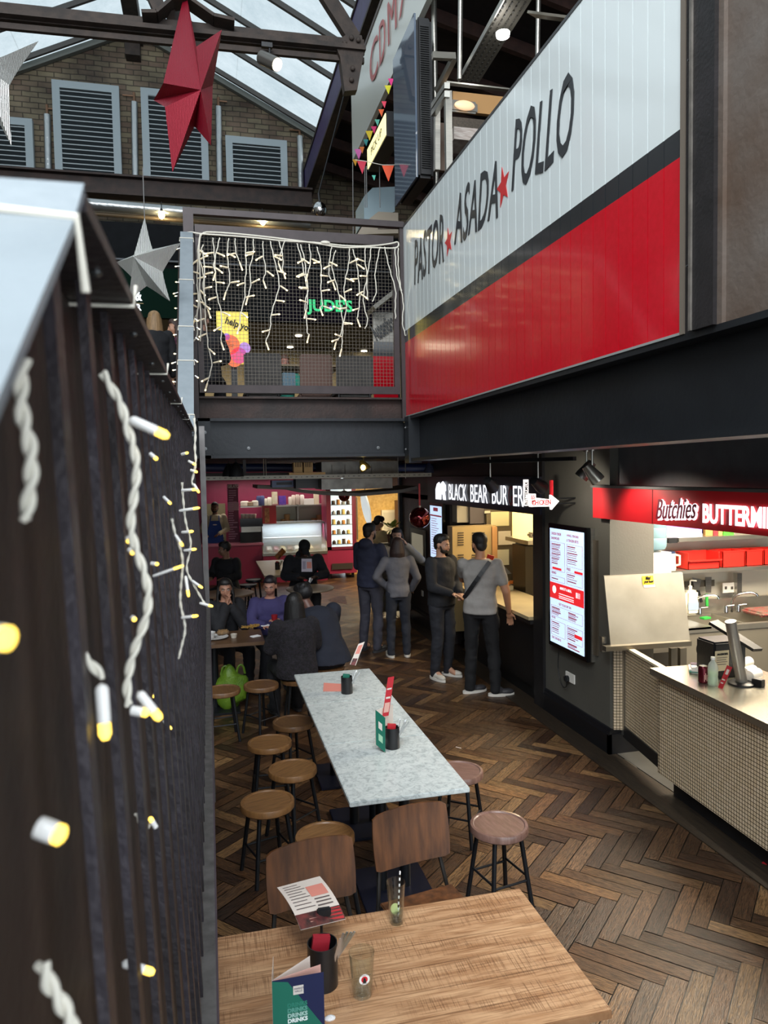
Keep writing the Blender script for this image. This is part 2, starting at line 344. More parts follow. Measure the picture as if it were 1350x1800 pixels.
# ---- lower hall: ceiling slabs, beams
CEIL = mat('dark_ceiling', '1d2029', .7, var=.2)
struct(MB().b2((XL, 7.75, 2.66), (8, 18.4, 2.98)).b2((2.3, -3, 2.66), (8, 7.75, 2.98)), 'ceiling_lower', CEIL)
GFL = mat('gallery_floor', '4a3a2c', .5, var=.2)
struct(MB().b2((XL, 7.75, 2.98), (8, 18.4, 3.0)).b2((2.3, -3, 2.98), (8, 7.75, 3.0)), 'floor_gallery', GFL)
XB = 2.1; YC = 7.6
zt, zbm = 3.05, 2.575
rb = MB(); rb.b2((XB+.10, 1.2, zbm), (XB+.13, YC, zt)); rb.b2((XB, 1.2, zt-.03), (XB+.26, YC, zt)); rb.b2((XB, 1.2, zbm), (XB+.26, YC, zbm+.03))
struct(rb, 'trim_10', BEAMM)
e = MB(); e.b2((XB-.02, YC-.16, zbm-.02), (XB+.12, YC, zt)); struct(e, 'trim_11', BEAMM)
cz0, cz1 = AY(355, 806, YC).z, AY(355, 735, YC).z
cb = MB(); cb.b2((-.3, YC+.1, cz0), (XB, YC+.13, cz1)); cb.b2((-.3, YC, cz1-.03), (XB, YC+.26, cz1)); cb.b2((-.3, YC, cz0), (XB, YC+.26, cz0+.03)); cb.b2((-.08, YC, cz0), (.04, YC+.12, cz1)); struct(cb, 'trim_12', BEAMM)
BOLT = mat('steel_bolt', '6d6f70', .4, .8)
def bolts(pts, n, rr=.02):
    for p in pts:
        m = MB(); rot = V(n).to_track_quat('Z', 'Y').to_matrix(); m.lathe([(0, .014), (rr*.55, .014), (rr*.6, .006), (rr, .005), (rr, 0)], p, 10, rot); struct(m, 'trim_13', BOLT)
bolts([(XB-.025, YC-.07, 2.93), (XB-.025, YC-.07, 2.70)], (-1, 0, 0))
bolts([AY(360, 760, YC-.005), AY(361, 789, YC-.005), AY(437, 788, YC+.09), AY(665, 787, YC+.09)], (0, -1, 0), .018)
# brown kick channel above the cross beam
kz0, kz1 = cz1, AY(355, 696, YC).z
struct(MB().b2((-.06, YC+.1, kz0), (XB-.02, YC+.14, kz1)).b2((-.06, YC+.02, kz1-.02), (XB-.02, YC+.14, kz1)), 'trim_14', RUST)

# ---- right-hand panelled parapet: white, black and red tongue-and-groove boards with hand lettering
WB = mat('white_gloss_boards', 'd3dbdc', .16, coat=.4); BB = mat('black_stripe_gloss', '2b2d30', .16, coat=.4); RB = mat('red_gloss_boards', 'b80d1e', .18, c2='c21024', scale=30, coat=.4)
pn = thing('parapet_panel', 'long red, black and white boarded parapet panel above the dark beam on the right', 'panel', (XB, 5, zt), world=True)
y0, y1 = AX(1197, 500, XB).y, YC
zT = AX(710.5, 398, XB).z; zs1 = AX(713.7, 581, XB).z; zs0 = AX(713.7, 601.5, XB).z
zs1 = (zs1+AX(1199.3, 224, XB).z)/2; zs0 = (zs0+AX(1197.2, 275, XB).z)/2
wbd = .128; y = y0; pb = MB()
while y < y1-.01:
    ye = min(y+wbd, y1)
    for (za, zb_, mi) in ((zt, zs0, 2), (zs0, zs1, 1), (zs1, zT, 0)):
        pb.mi = mi; pb.b2((XB, y+.003, za), (XB+.03, ye-.003, zb_))
        pb.b2((XB+.004, ye-.004, za), (XB+.03, ye+.004, zb_))
    y = ye
pb.build('board', [WB, BB, RB], pn); [setattr(o, 'name', 'boarding') for o in bpy.data.objects if o.name == 'board']
EDGE = mat('brown_trim_edge', '6b6258', .5)
MB().b2((XB-.008, y0-.03, zt), (XB+.04, y0, zT+1.2)).build('end_trim', EDGE, pn)
MB().b2((XB-.004, y0-.03, zT), (XB+.05, y1, zT+.02)).build('top_trim', mat('dark_trim', '3a3a3c', .4), pn)
MB().b2((XB-.006, y0, zt), (XB+.02, y1, zt+.012)).build('bottom_trim', mat('grey_trim', '8a8d8c', .4), pn)
LET = mat('lettering_charcoal', '2f3236', .35); STR = mat('red_star_paint', 'c22a2e', .4)
def panel_word(body, p_left_base, p_right_base, zh, shear=.22):
    # baseline read from the photograph: the hand-painted words sit on the panel plane
    A = AX(*p_left_base, XB); B = AX(*p_right_base, XB); n = len(body)
    fr = frame((XB-.004, A.y, A.z), (0, B.y-A.y, B.z-A.z), (0, 0, 1))
    o = text('painted_word', body, 1, Matrix.Identity(4), LET, None, .0015, 1, shear, bold=.007, space=1.02)
    me = o.data; xs = [v.co.x for v in me.vertices]; ys = [v.co.y for v in me.vertices]; wd = max(xs)-min(xs); x0 = min(xs); hh = max(ys); L = (B-A).length
    jit = {}
    for v in me.vertices:
        q = (v.co.x-x0)/wd; v.co.x = q*L; v.co.y = v.co.y/hh*zh*(1+.03*sin(q*23)) + .012*sin(q*17+1)
    me.transform(fr); o.parent = pn; o.location = -V(pn['_o'])
panel_word('PASTOR', (729, 502), (781, 456), .42)
panel_word('ASADA', (799, 432), (876, 378), .40)
panel_word('POLLO', (900, 338), (1007, 262), .44)
for (px, py, s) in ((789, 425, .1), (885, 328, .115)):
    c = AX(px, py, XB); ps = []
    for i in range(10):
        a = PI/2+.15+i*PI/5; r = s*(1 if i % 2 == 0 else .42); ps.append((XB-.002, c.y-r*cos(a), c.z+r*1.25*sin(a)))
    MB().prism(ps, (-.003, 0, 0)).build('painted_star', STR, pn)

# ---- rusty column beside the panel
yc = y0-.03
cl = MB(); cl.mi = 0; cl.b2((XB-.0, yc-.055, zt), (XB+.1, yc, 8)); cl.b2((XB-.02, yc-.21, zt), (XB+.1, yc-.065, 8)); cl.mi = 1; cl.b2((XB+.02, yc-2.2, zt), (XB+.12, yc-.2, 8)); cl.b2((XB-.0, yc-.24, zt), (XB+.08, yc-.2, 8))
COLM = mat('rusty_column', '5d4d42', .55, .3, c2='6e6660', scale=3, bump=.3, bscale=30)
struct(cl, 'trim_15', [mat('blackened_steel', '211f20', .45, .3, c2='2b282a', scale=6, bump=.2), COLM])
struct(MB().b2((XB-.03, yc-.075, zt), (XB+.02, yc-.06, 8)), 'trim_16', mat('worn_grey_edge', '6f6a64', .45, .4, var=.3, scale=12))
bolts([(XB-.004, yc-.03, 3.34), (XB-.004, yc-.035, 4.22)], (-1, 0, 0), .008)

# ---- right-hand stall walls at X=3.3
XW = 3.3
DK = mat('stall_black_paint', '1a191b', .5, var=.2)
wr = MB(); wr.b2((XW, 5.52, 0), (3.72, 6.74, 2.66)); struct(wr, 'wall_right', GREYW)
struct(MB().b2((XW-.03, 6.74, 0), (XW+.2, 6.96, 2.66)), 'wall_right_pillar', DK)
struct(MB().b2((XW, 6.9, 2.02), (XW+.15, 12.4, 2.66)).b2((XW, 9.72, 0), (XW+.15, 12.4, 2.1)), 'wall_right_far', mat('dark_brown_wall', '322b2c', .5, var=.12))
bbm = mat('black_skirting', '15161a', .35)
def skirt(y0_, y1_, nm, x=XW):
    m = MB(); pr = [(0, 0), (-.03, 0), (-.03, .17), (-.022, .19), (-.022, .2), (-.012, .225), (0, .23)]
    m.prism([(x+a, y0_, z) for a, z in pr], (0, y1_-y0_, 0)); struct(m, nm, bbm)
skirt(5.49, 6.74, 'baseboard_right'); skirt(9.72, 12.4, 'baseboard_right_far')
m = MB(); m.b2((XW-.03, 5.49, 0), (3.7, 5.52, .18)); m.b2((XW-.015, 5.5, .18), (3.7, 5.52, .22)); struct(m, 'baseboard_return', bbm)
# bulkhead above the chicken stall
struct(MB().b2((XW+.08, 1.5, 2.3), (XW+.2, 5.52, 2.66)), 'wall_bulkhead', mat('bulkhead_grey', '5c5e63', .5, var=.1))
# dividing and rear walls of the two kitchens
struct(MB().b2((3.45, 6.72, 0), (8, 6.86, 2.66)), 'wall_kitchen_divide', mat('kitchen_wall_white', 'd8d2c2', .45))
struct(MB().b2((5.9, 6.86, 0), (6.0, 12.4, 2.66)), 'wall_burger_rear', mat('burger_wall', 'cbb991', .5))
struct(MB().b2((3.45, 9.9, 0), (6.0, 10.0, 2.66)), 'wall_burger_side', mat('burger_side_wall', '4a4642', .5))
# ground-floor end wall and shop recess on the right
MAG = mat('crimson_wall', '8d2a4c', .5, var=.06)
struct(MB().b2((XL, 18.3, 0), (3.3, 18.4, 2.66)), 'wall_far', MAG)
struct(MB().b2((3.25, 12.3, 0), (8, 12.4, 2.66)), 'wall_shop_side', DARK)
TIL = mat('yellow_herringbone_tile', 'd2b06a', .35, c2='b89552', scale=14)
struct(MB().b2((3.2, 17.3, 0), (6, 17.4, 2.66)), 'wall_shop_back', TIL)
struct(MB().b2((5.9, 12.4, 0), (6, 17.4, 2.66)), 'wall_shop_right', mat('shop_brown', '6b4a32', .6))
struct(MB().b2((3.3, 12.4, 2.2), (3.4, 17.3, 2.66)), 'trim_17', mat('timber_bulkhead', 'b08a56', .5, stretch=(1, 1, 12), var=.15))
# stair-side enclosure left of the balustrade
struct(MB().b2((-1.6, -1, -.0), (-1.5, 7.6, 1.2)), 'wall_stair', DARK)
# ================================================================== BALUSTRADE BESIDE THE CAMERA
bl = thing('balustrade', 'long dark steel balustrade with pale grey handrail right beside the viewer on the left', 'railing', (-.08, 3, 1.4), world=True)
YN, YF = .376, 5.5
hn = (AY(150, 338, YN)).z; hf = AY(343, 757, YF).z
xe_n = AY(150, 338, YN).x; xe_f = AY(343, 757, YF).x
cw = .12
def capz(y): return hn+(hf-hn)*(y-YN)/(YF-YN)
def capx(y): return xe_n+(xe_f-xe_n)*(y-YN)/(YF-YN)
def slab(pts, w, th, m, nm):
    mb = MB()
    for a, b in zip(pts[:-1], pts[1:]):
        a, b = V(a), V(b); q = [a, b, b+V((0, 0, -th)), a+V((0, 0, -th))]; mb.prism(q, (-w, 0, 0))
    return mb.build(nm, m, bl)
mbx = MB()
P0 = V((xe_n, YN, hn)); P1 = V((xe_f, YF, hf))
lowp = AY(0, 690, .222); dirn = (V((xe_n, .372, hn-.014))-V((lowp.x, lowp.y, lowp.z)))
Pm = V((xe_n-.002, .352, AY(134, 388, .352).z)); Pl = V((lowp.x, lowp.y, lowp.z)); Pll = Pl+(Pl-Pm)*1.2
slab([P0, P1], cw, .009, [RAILM], 'level_cap')
slab([Pll, Pl, Pm, P0+V((0, -.003, .003))], cw, .006, [CAPM], 'near_cap')
TP = AY(339, 408, YC-.05); TB = AY(341, 762, YF)
mb = MB(); mb.prism([V((TB.x, TB.y, TB.z)), V((TP.x, TP.y, TP.z)), V((TP.x, TP.y, TP.z-.02)), V((TB.x, TB.y, TB.z-.02))], (-cw, 0, 0)); mb.build('rising_cap', CAPM, bl)
# balusters
sp = .119; ybar = .30; k = 0
while ybar < YF-.05:
    if ybar < YN: ybar += sp; continue
    xt = capx(ybar)-.020-.006; top = V((xt, ybar, capz(ybar)-.004)) if ybar > YN else V((xt, ybar, Pm.z+.1-(YN-ybar)*1.0))
    bot = V((-.040, ybar, H-.98)); d = (top-bot)
    MB().beam(bot, top, .022, .006, up=(1, 0, 0)).build('baluster', RAILM, bl)
    if 1 < ybar < 5 and k % 1 == 0:
        pass
    ybar += sp; k += 1
# cap fixings
for i in range(16):
    y = .5+i*.26; MB().ell((capx(y)-.012, y, capz(y)-.010), (.004, .004, .003), n=8, m=5).build('fixing_screw', BOLT, bl)
zb_ = H-.98
fl = MB(); fl.b2((-.052, .2, zb_-.004), (-.013, YF, zb_+.004)); fl.mi = 1; fl.b2((-.013, .2, zb_-.05), (-.009, YF, zb_+.004)); fl.build('base_rail', [mat('worn_grey_steel', '7b7876', .45, .5, c2='5f5c5a', scale=30), mat('purple_brown_edge', '4c4048', .5)], bl)
sh = MB(); sh.prism([(-.058, .05, -.2), (-.058, YF, -.2), (capx(YF)-.042, YF, capz(YF)-.006), (capx(YN)-.045, YN, capz(YN)-.006), (capx(YN)-.047, .355, Pm.z-.008), (capx(YN)-.047, .12, Pl.z-.09)], (-.006, 0, 0)); sh.build('rear_sheet', mat('brown_stair_sheet', '2b2320', .6, .2, c2='382b25', scale=6, bump=.15), bl)
MB().b2((-.052, YF, .0), (-.013, YF+.05, AY(350, 749, YF).z)).build('newel_post', mat('grey_post', '6d6a69', .45, .5, var=.2), bl)
# far flight's dark string behind the rising rail
MB().prism([(TB.x-cw-.02, YF, TB.z-.1), (TP.x-cw-.02, YC, TP.z-.1), (TP.x-cw-.02, YC, 2.9), (TB.x-cw-.02, YF, 1.5)], (.015, 0, 0)).build('stair_string', mat('brown_stair_sheet', '2b2320'), bl)
bl_strip = None

# white cable light strings wound round the balustrade
CABLE = mat('white_light_cable', 'd6d1c4', .45)
LEDW = mat('white_led_housing', 'ebe9e6', .3, coat=.3)
def emis(name, c, s):
    if name in MATS: return MATS[name]
    m = mat(name, c, .4); b = m.node_tree.nodes['Principled BSDF']; b.inputs['Emission Color'].default_value = lin(c); b.inputs['Emission Strength'].default_value = s; return m
LEDG = emis('warm_led_tip', 'ffd45a', 2.2)
LEDT = emis('warm_led_glow', 'ffe9b0', 3.0)
def twisted(mb, pts, r, turns_per_m=60, n=8):
    P = [V(p) for p in pts]; out = []
    for i in range(len(P)-1):
        N = max(2, int((P[i+1]-P[i]).length*turns_per_m*5))
        for j in range(N): out.append(P[i].lerp(P[i+1], j/N))
    out.append(P[-1]); L = 0
    for ph in (0, PI):
        q = []; L = 0
        for i, p in enumerate(out):
            if i: L += (p-out[i-1]).length
            t = (out[min(i+1, len(out)-1)]-out[max(i-1, 0)]).normalized(); u = t.cross(V((0, 1, .01))).normalized(); w = t.cross(u); a = ph+L*turns_per_m*PI
            q.append(p+(u*cos(a)+w*sin(a))*r*.9)
        mb.tube(q, r, n)
def smooth_path(P, k=4):
    P = [V(p) for p in P]
    for _ in range(2):
        Q = [P[0]]
        for a, b in zip(P[:-1], P[1:]): Q += [a.lerp(b, .25), a.lerp(b, .75)]
        Q.append(P[-1]); P = Q
    return P
def led(parent, a, b, r, tipm=None):
    a, b = V(a), V(b); d = (b-a); L = d.length; rot = d.to_track_quat('Z', 'Y').to_matrix()
    hs = MB().lathe([(0, 0), (r*.75, .002*r/.004), (r, L*.12), (r, L*.66), (r*.92, L*.7), (0, L*.7)], a, 12, rot).build('led_housing', LEDW, parent)
    MB().lathe([(r*.9, L*.69), (r*.92, L*.9), (r*.5, L), (0, L)], a, 12, rot).build('led_tip', tipm or LEDG, parent)
# foreground string, drop by drop: (cable path), (led start, led end) read at the balustrade's own plane
def PX(px, py, x=-.055):
    q = AX(px, py, x) if px < 342 else AY(px, py, 5.2)
    return q if 0 < q.y < 5.2 else AY(px, py, 5.2)
s1 = thing('light_string', 'white twisted-cable fairy light string hanging on the near side of the dark balustrade', 'fairy lights', (-.05, 1.0, 2.4), world=True)
def hang(pxs, x):
    # a drop hangs straight down at one distance, its leftmost point against the bars
    Yc = PX(min(pxs), 837, x).y; return lambda a, b: AY(a, b, Yc)
def drop(path, leds, x, r, lr, turns=70):
    K = hang([p[0] for p in path], x); mb = MB(); pp = smooth_path([K(a, b) for a, b in path]); twisted(mb, pp, r, turns); mb.build('twisted_cable', CABLE, s1)
    for (a, b) in leds: led(s1, K(*a), K(*b)+V((0, -.004, 0)), lr)
drop([(180, 655), (196, 682), (214, 712), (222, 750), (232, 775), (242, 822), (236, 870), (228, 920), (236, 960), (252, 1000), (262, 1042), (258, 1085), (240, 1130), (228, 1170), (222, 1210), (226, 1240)], [((226, 736), (297, 768)), ((242, 1215), (283, 1262)), ((228, 1248), (262, 1250))], -.066, .0017, .0033)
drop([(42, 632), (38, 660), (36, 690), (40, 740), (52, 775), (56, 830), (50, 880), (44, 915)], [], -.070, .0016, .003, 90)
drop([(146, 1152), (158, 1166), (172, 1180), (180, 1192)], [((178, 1200), (187, 1296))], -.066, .0015, .0038, 90)
drop([(74, 1694), (86, 1730), (104, 1756), (118, 1780), (130, 1820)], [], -.064, .0018, .003, 90)
for (a, b, lr) in (((62, 1452), (117, 1462), .0042), ((213, 1692), (272, 1704), .0034), ((-20, 1118), (24, 1118), .0042)): K = hang([a[0]], -.064); led(s1, K(*a), K(*b)+V((0, -.004, 0)), lr)
drop([(240, 1430), (250, 1452), (258, 1456), (266, 1445)], [((275, 1456), (264, 1434))], -.066, .0014, .0026, 110)
for (a, b, lr) in (((262, 796), (277, 808), .0024), ((286, 872), (301, 886), .0024), ((226, 965), (236, 972), .0022), ((232, 1085), (238, 1088), .0022), ((264, 990), (279, 991), .0022), ((286, 1266), (302, 1280), .0022), ((274, 1210), (270, 1225), .0016), ((224, 945), (228, 952), .0022)): K = hang([a[0]], -.062); led(s1, K(*a), K(*b)+V((0, -.004, 0)), lr)
s2 = thing('light_string', 'white fairy light string on the far end of the balustrade below the grey rising handrail', 'fairy lights', (-.05, 3.0, 2.4), world=True)
def drop2(path, leds, x, r, lr, par=s2, turns=40):
    K = hang([min(p[0], 338) for p in path]+[q[0][0] for q in leds], x); k = (K(300, 837)-V((0, 0, H))).length/1277
    mb = MB(); twisted(mb, smooth_path([K(a, b) for a, b in path]), 1.15*k, .36/k/6, 6); mb.build('twisted_cable', CABLE, par)
    for (a, b) in leds: led(par, K(*a), K(*b)+V((0, -.01, 0)), 2.5*k)
drop2([(302, 912), (308, 940), (318, 965), (322, 990), (318, 1030), (316, 1060), (324, 1090), (326, 1110), (318, 1140), (314, 1158)], [((268, 1013), (323, 992)), ((308, 940), (322, 958)), ((326, 1012), (332, 1046)), ((318, 1086), (348, 1079))], -.052, .0024, .0042)
drop2([(320, 848), (322, 880), (326, 920), (336, 950), (334, 970), (326, 1000), (336, 1020), (350, 1045), (360, 1062)], [((314, 898), (351, 892)), ((318, 862), (347, 860)), ((318, 936), (340, 933)), ((322, 968), (345, 964)), ((336, 1020), (356, 1032)), ((350, 1060), (374, 1064))], -.046, .0024, .0046)
drop2([(341, 735), (344, 760), (342, 790), (345, 812), (340, 835), (336, 850), (348, 860)], [((318, 799), (331, 796)), ((330, 810), (344, 817)), ((334, 826), (347, 830)), ((340, 850), (350, 866))], -.05, .003, .006)
# cords looped across the underside of the level cap and round the grey rails
for px, py in ((221, 517), (284, 634), (312, 711), (327, 742), (338, 760)):
    y = -1277*(-.0625)/((354-px)+0.01)
    y = max(.42, min(y, 5.2)); xx = capx(y)
    wr_ = MB(); wr_.tube([(xx-.05, y, capz(y)-.012), (xx+.002, y, capz(y)-.012), (xx+.004, y, capz(y)+.004)], .0016, 6); wr_.build('looped_cord', CABLE, s1)
wr_ = MB(); wr_.tube([Pm+V((-.13, .0, .004)), Pm+V((-.05, .003, .005)), Pm+V((.001, .002, .002)), Pm+V((.003, .006, -.03))], .0022, 8)
wr_.build('looped_cord', CABLE, s1)
dT = (TP-TB)
for py in (420, 493, 575, 635, 730):
    t = (762-py)/(762-408); t = t*.76/(1-.24*t) if False else t
    # place the loop where the sightline at this height meets the sloping rail
    lo, hi = 0, 1
    for _ in range(30):
        md = (lo+hi)/2; c = camo.matrix_world.inverted() @ (TB+dT*md); yy_ = 900+F*(-c.y)/(-c.z)
        if yy_ > py: lo = md
        else: hi = md
    p = TB+dT*lo; wr2 = MB(); wr2.tube([p+V((-cw-.006, 0, -.03)), p+V((-cw-.004, 0, .006)), p+V((.004, 0, .006)), p+V((.006, 0, -.03))], .0045, 6); wr2.build('looped_cord', CABLE, s2)
# LED tips poking out along the left edge of the rising rail
for i, (px, py) in enumerate(((318, 436), (317, 468), (318, 497), (314, 514), (317, 520), (317, 543), (316, 560), (315, 588), (316, 623), (312, 636), (314, 650), (314, 672))):
    y = YC-.2-(py-430)/330*1.7; p = AY(px, py, y); led(s2, p, p+V((-.05, 0, -.015+.01*(i % 3))), .006, LEDT)
for i, (px, py) in enumerate(((342, 560), (345, 575), (343, 593), (341, 632), (342, 660))):
    y = YC-.4-(py-430)/330*1.7; p = AY(px, py, y); led(s2, p, p+V((.03, 0, -.02)), .006, LEDT)

# ================================================================== GALLERY FRONT: frame, mesh, icicle lights
FRM = mat('brown_black_frame', '3a3233', .5, .3, var=.15)
ml, mr = AY(346, 410, YC).x, AY(706, 430, YC).x
zmt, zmb = AY(350, 405, YC).z, AY(350, 690, YC).z
zrt = AY(338, 366, YC).z
gf = thing('gallery_railing', 'dark steel gallery railing frame filled with woven wire mesh above the cross beam', 'railing', (1, YC, kz1), world=True)
MB().b2((ml-.13, YC-.02, kz0), (ml-.03, YC+.05, zrt)).build('corner_post', FRM, gf)
MB().b2((mr-.02, YC, kz0), (mr+.03, YC+.05, zrt)).b2((mr-.09, YC+.01, kz1+.05), (mr-.045, YC+.04, zmt)).build('end_post', FRM, gf)
MB().b2((ml-.03, YC-.02, zrt-.06), (XB, YC+.05, zrt)).build('top_rail', FRM, gf)
m = MB(); m.b2((ml-.02, YC, zmb), (mr-.04, YC+.03, zmb+.08)); m.b2((ml-.02, YC, zmb+.08), (ml+.03, YC+.03, zmt-.04)); m.b2((mr-.1, YC, zmb+.08), (mr-.04, YC+.03, zmt-.04)); m.b2((ml-.02, YC, zmt-.04), (mr-.09, YC+.03, zmt+.06)); m.build('mesh_frame', FRM, gf)
WIRE = mat('woven_wire', '6a645b', .55, .4)
m = MB(); x = ml+.03; st = .0365
while x < mr-.1: m.beam((x, YC+.012, zmb+.05), (x, YC+.012, zmt), .0026, .0026, up=(0, 1, 0)); x += st
z = zmb+.08
while z < zmt: m.beam((ml, YC+.015, z), (mr-.05, YC+.015, z), .0026, .0026); z += st
m.build('wire_mesh', WIRE, gf)
# icicle light curtain
ic = thing('icicle_lights', 'white icicle fairy lights draped over the gallery wire mesh', 'fairy lights', (1, YC-.05, zmt), world=True)
YI = YC-.04
def GP(px, py, dy=0): return AY(px, py, YI+dy)
m = MB(); m.tube(smooth_path([GP(*p) for p in ((326, 409), (338, 408), (350, 411), (400, 414), (450, 418), (500, 424), (560, 426), (600, 432), (650, 433), (690, 428), (700, 424), (701, 434), (690, 437), (640, 434), (600, 436), (560, 428), (500, 420), (440, 413), (380, 408), (353, 408), (350, 430), (349, 455))]), .008, 8)
m.ell(GP(572, 426, -.01), (.05, .015, .018), n=10, m=8); m.build('main_cable', CABLE, ic)
rnd = random.Random(3)
strands = [(352, 412, 560), (349, 430, 672), (357, 430, 544), (374, 418, 600), (386, 418, 478), (402, 419, 512), (413, 419, 460), (432, 419, 572), (445, 420, 521), (462, 424, 492), (475, 424, 600), (490, 424, 475), (501, 422, 462), (522, 428, 545), (528, 430, 588), (543, 429, 480), (557, 434, 540), (583, 434, 495), (590, 440, 600), (614, 437, 612), (620, 438, 560), (642, 434, 578), (652, 434, 528), (668, 434, 530), (676, 434, 560), (694, 436, 590), (700, 436, 512), (395, 500, 606), (480, 600, 606)]
nl = 0
for (sx, sy, ey) in strands[:27]:
    path = [(sx, sy)]; yv = sy; xv = sx
    while yv < ey:
        yv += 26; xv += rnd.uniform(-9, 9); path.append((xv, min(yv, ey)))
    pp = smooth_path([GP(*p) for p in path]); mb = MB(); mb.tube([p+V((.003*sin(i*1.9), .003*cos(i*1.9), 0)) for i, p in enumerate(pp)], .0058, 6); mb.build('drop_cable', CABLE, ic)
    for j in range(1, len(path)):
        if nl >= 98: break
        if rnd.random() < .9:
            p = GP(*path[j]); a = rnd.choice((-1, 1)); ln = .1
            dx, dz = a*rnd.uniform(.4, 1), rnd.uniform(-.6, .25)
            if j == len(path)-1: dx, dz = .3*a, -1
            d = V((dx, -.2, dz)).normalized()*ln
            rot = d.to_track_quat('Z', 'Y').to_matrix()
            mm = MB(); mm.lathe([(0, 0), (.006, .005), (.009, .02), (.009, .078), (0, .08)], p, 8, rot); mm.mi = 1; mm.lathe([(.0075, .078), (.0075, .092), (0, .098)], p, 8, rot); mm.build('led_bulb', [mat('warm_white_housing', 'efe0c2', .4), LEDT], ic); nl += 1
# second bundle of cable tied round the corner post
m = MB()
for k, pts in enumerate(([(352, 411), (349, 440), (352, 480), (350, 520), (354, 560), (352, 600)], [(356, 440), (360, 470), (358, 510), (362, 540)], [(346, 500), (350, 530), (345, 560), (348, 590), (340, 600)])):
    m.tube(smooth_path([GP(a, b, -.03-k*.01) for a, b in pts]), .007, 6)
m.build('tied_bundle', CABLE, ic)

# ================================================================== GROUND FLOOR FURNITURE
WOODS = [mat('stool_oak', '7a5532', .42, c2='93693e', scale=5, stretch=(2, 14, 2), bump=.1, bscale=20, coat=.15), mat('stool_oak_dark', '5b3f28', .42, c2='70502f', scale=5, stretch=(14, 2, 2), bump=.1, coat=.15), mat('stool_oak_cool', '6a4f45', .3, c2='80635a', scale=5, stretch=(14, 2, 2), bump=.1, coat=.4)]
LEG = mat('black_steel_legs', '191b1f', .4, .4)
def stool(label, px, py, wood, rz, zh=.46, group='round wooden bar stools round the marble table', r=.165):
    c = AZ(px, py, zh); t = thing('stool', label, 'stool', (c.x, c.y, 0), rz, group)
    MB().lathe([(0, zh-.045), (r-.006, zh-.045), (r, zh-.038), (r, zh-.008), (r-.004, zh-.001), (r-.018, zh), (r-.024, zh-.006), (0, zh-.009)], n=40).build('seat', wood, t, (0, 0, 0))
    rad0, rad1 = .12, .185
    for k in range(4):
        a = PI/4+k*PI/2; MB().tube([(rad0*cos(a), rad0*sin(a), zh-.045), (rad1*cos(a), rad1*sin(a), 0)], .0135, 10).build('leg', LEG, t, (0, 0, 0))
    q = .62; rr = rad0+(rad1-rad0)*q; zz = (zh-.045)*(1-q)
    for k in range(4):
        a = PI/4+k*PI/2; b = a+PI/2; MB().tube([(rr*cos(a), rr*sin(a), zz+.02*(k % 2)), (rr*cos(b), rr*sin(b), zz+.02*(k % 2))], .007, 8).build('stretcher', LEG, t, (0, 0, 0))
    return t
G = None
stool('round oak stool nearest on the right of the marble table, with the blue-tinted seat', 877, 1447, WOODS[2], .2, group=G)
stool('round stool tucked half under the near right corner of the marble table', 806, 1353, WOODS[2], .9, group=G)
stool('light oak stool at the front left of the marble table, nearest of the left row', 470, 1407, WOODS[0], .3, group=G)
stool('oak stool on the left, close against the marble table edge, second from the front', 514, 1349, WOODS[0], .7, group=G)
stool('pale oak stool on the left standing furthest out from the table, behind the front one', 474, 1303, WOODS[0], 0, group=G)
stool('dull brown stool beside the far left corner of the marble table', 515, 1267, WOODS[1], .5, group=G)
stool('light oak stool hidden behind the two plywood chair backs', 571, 1467, WOODS[0], .4, group=G)
stool('dark stool at far left beside the green carrier bag', 391, 1211, WOODS[1], .1, .47, group=G)
stool('dark stool between the green carrier bag and the seated couple', 459, 1202, WOODS[1], .6, .47, group=G)
# marble table made of three pedestal tables
def marble_mat():
    m = bpy.data.materials.new('grey_marble'); m.use_nodes = True; nt = m.node_tree; b = nt.nodes['Principled BSDF']; L = nt.links.new
    tc = nt.nodes.new('ShaderNodeTexCoord'); n = nt.nodes.new('ShaderNodeTexNoise'); n.inputs['Scale'].default_value = 24; n.inputs['Detail'].default_value = 10; n.inputs['Distortion'].default_value = 1.2; n.inputs['Roughness'].default_value = .7; L(tc.outputs['Object'], n.inputs[0])
    rp = nt.nodes.new('ShaderNodeValToRGB'); e = rp.color_ramp.elements; e[0].position = .40; e[1].position = .58; e[0].color = lin('a3abab'); e[1].color = lin('ccd2d0'); x = e.new(.47); x.color = lin('bcc3c2'); L(n.outputs[0], rp.inputs[0])
    L(rp.outputs[0], b.inputs['Base Color']); b.inputs['Roughness'].default_value = .3; return m
MRB = marble_mat()
mx0, mx1 = .665, 1.325; my0, my1 = 3.62, 6.13; L3 = (my1-my0)/3
names = ['nearest marble topped pedestal table, at the front of the joined row', 'middle marble topped pedestal table of the joined row', 'farthest marble topped pedestal table of the joined row, beside the seated couple']
for i in range(3):
    a, b = my0+i*L3, my0+(i+1)*L3
    t = thing('marble_table', names[i], 'table', ((mx0+mx1)/2, (a+b)/2, 0), world=True)
    MB().box(((mx0+mx1)/2, (a+b)/2, .735), (mx1-mx0, L3-.006, .028), bev=.004).build('tabletop', MRB, t)
    cx = (mx0+mx1)/2; cy = (a+b)/2
    for dx in (-.07, .07): MB().tube([(cx+dx, cy, .02), (cx+dx, cy, .72)], .032, 14).build('column', LEG, t)
    MB().box((cx, cy, .01), (.42, .48, .02), bev=.004).build('base_plate', mat('blue_black_base', '161a2c', .4, .3), t)
    MB().box((cx, cy, .71), (.4, .5, .02)).build('support_frame', LEG, t)
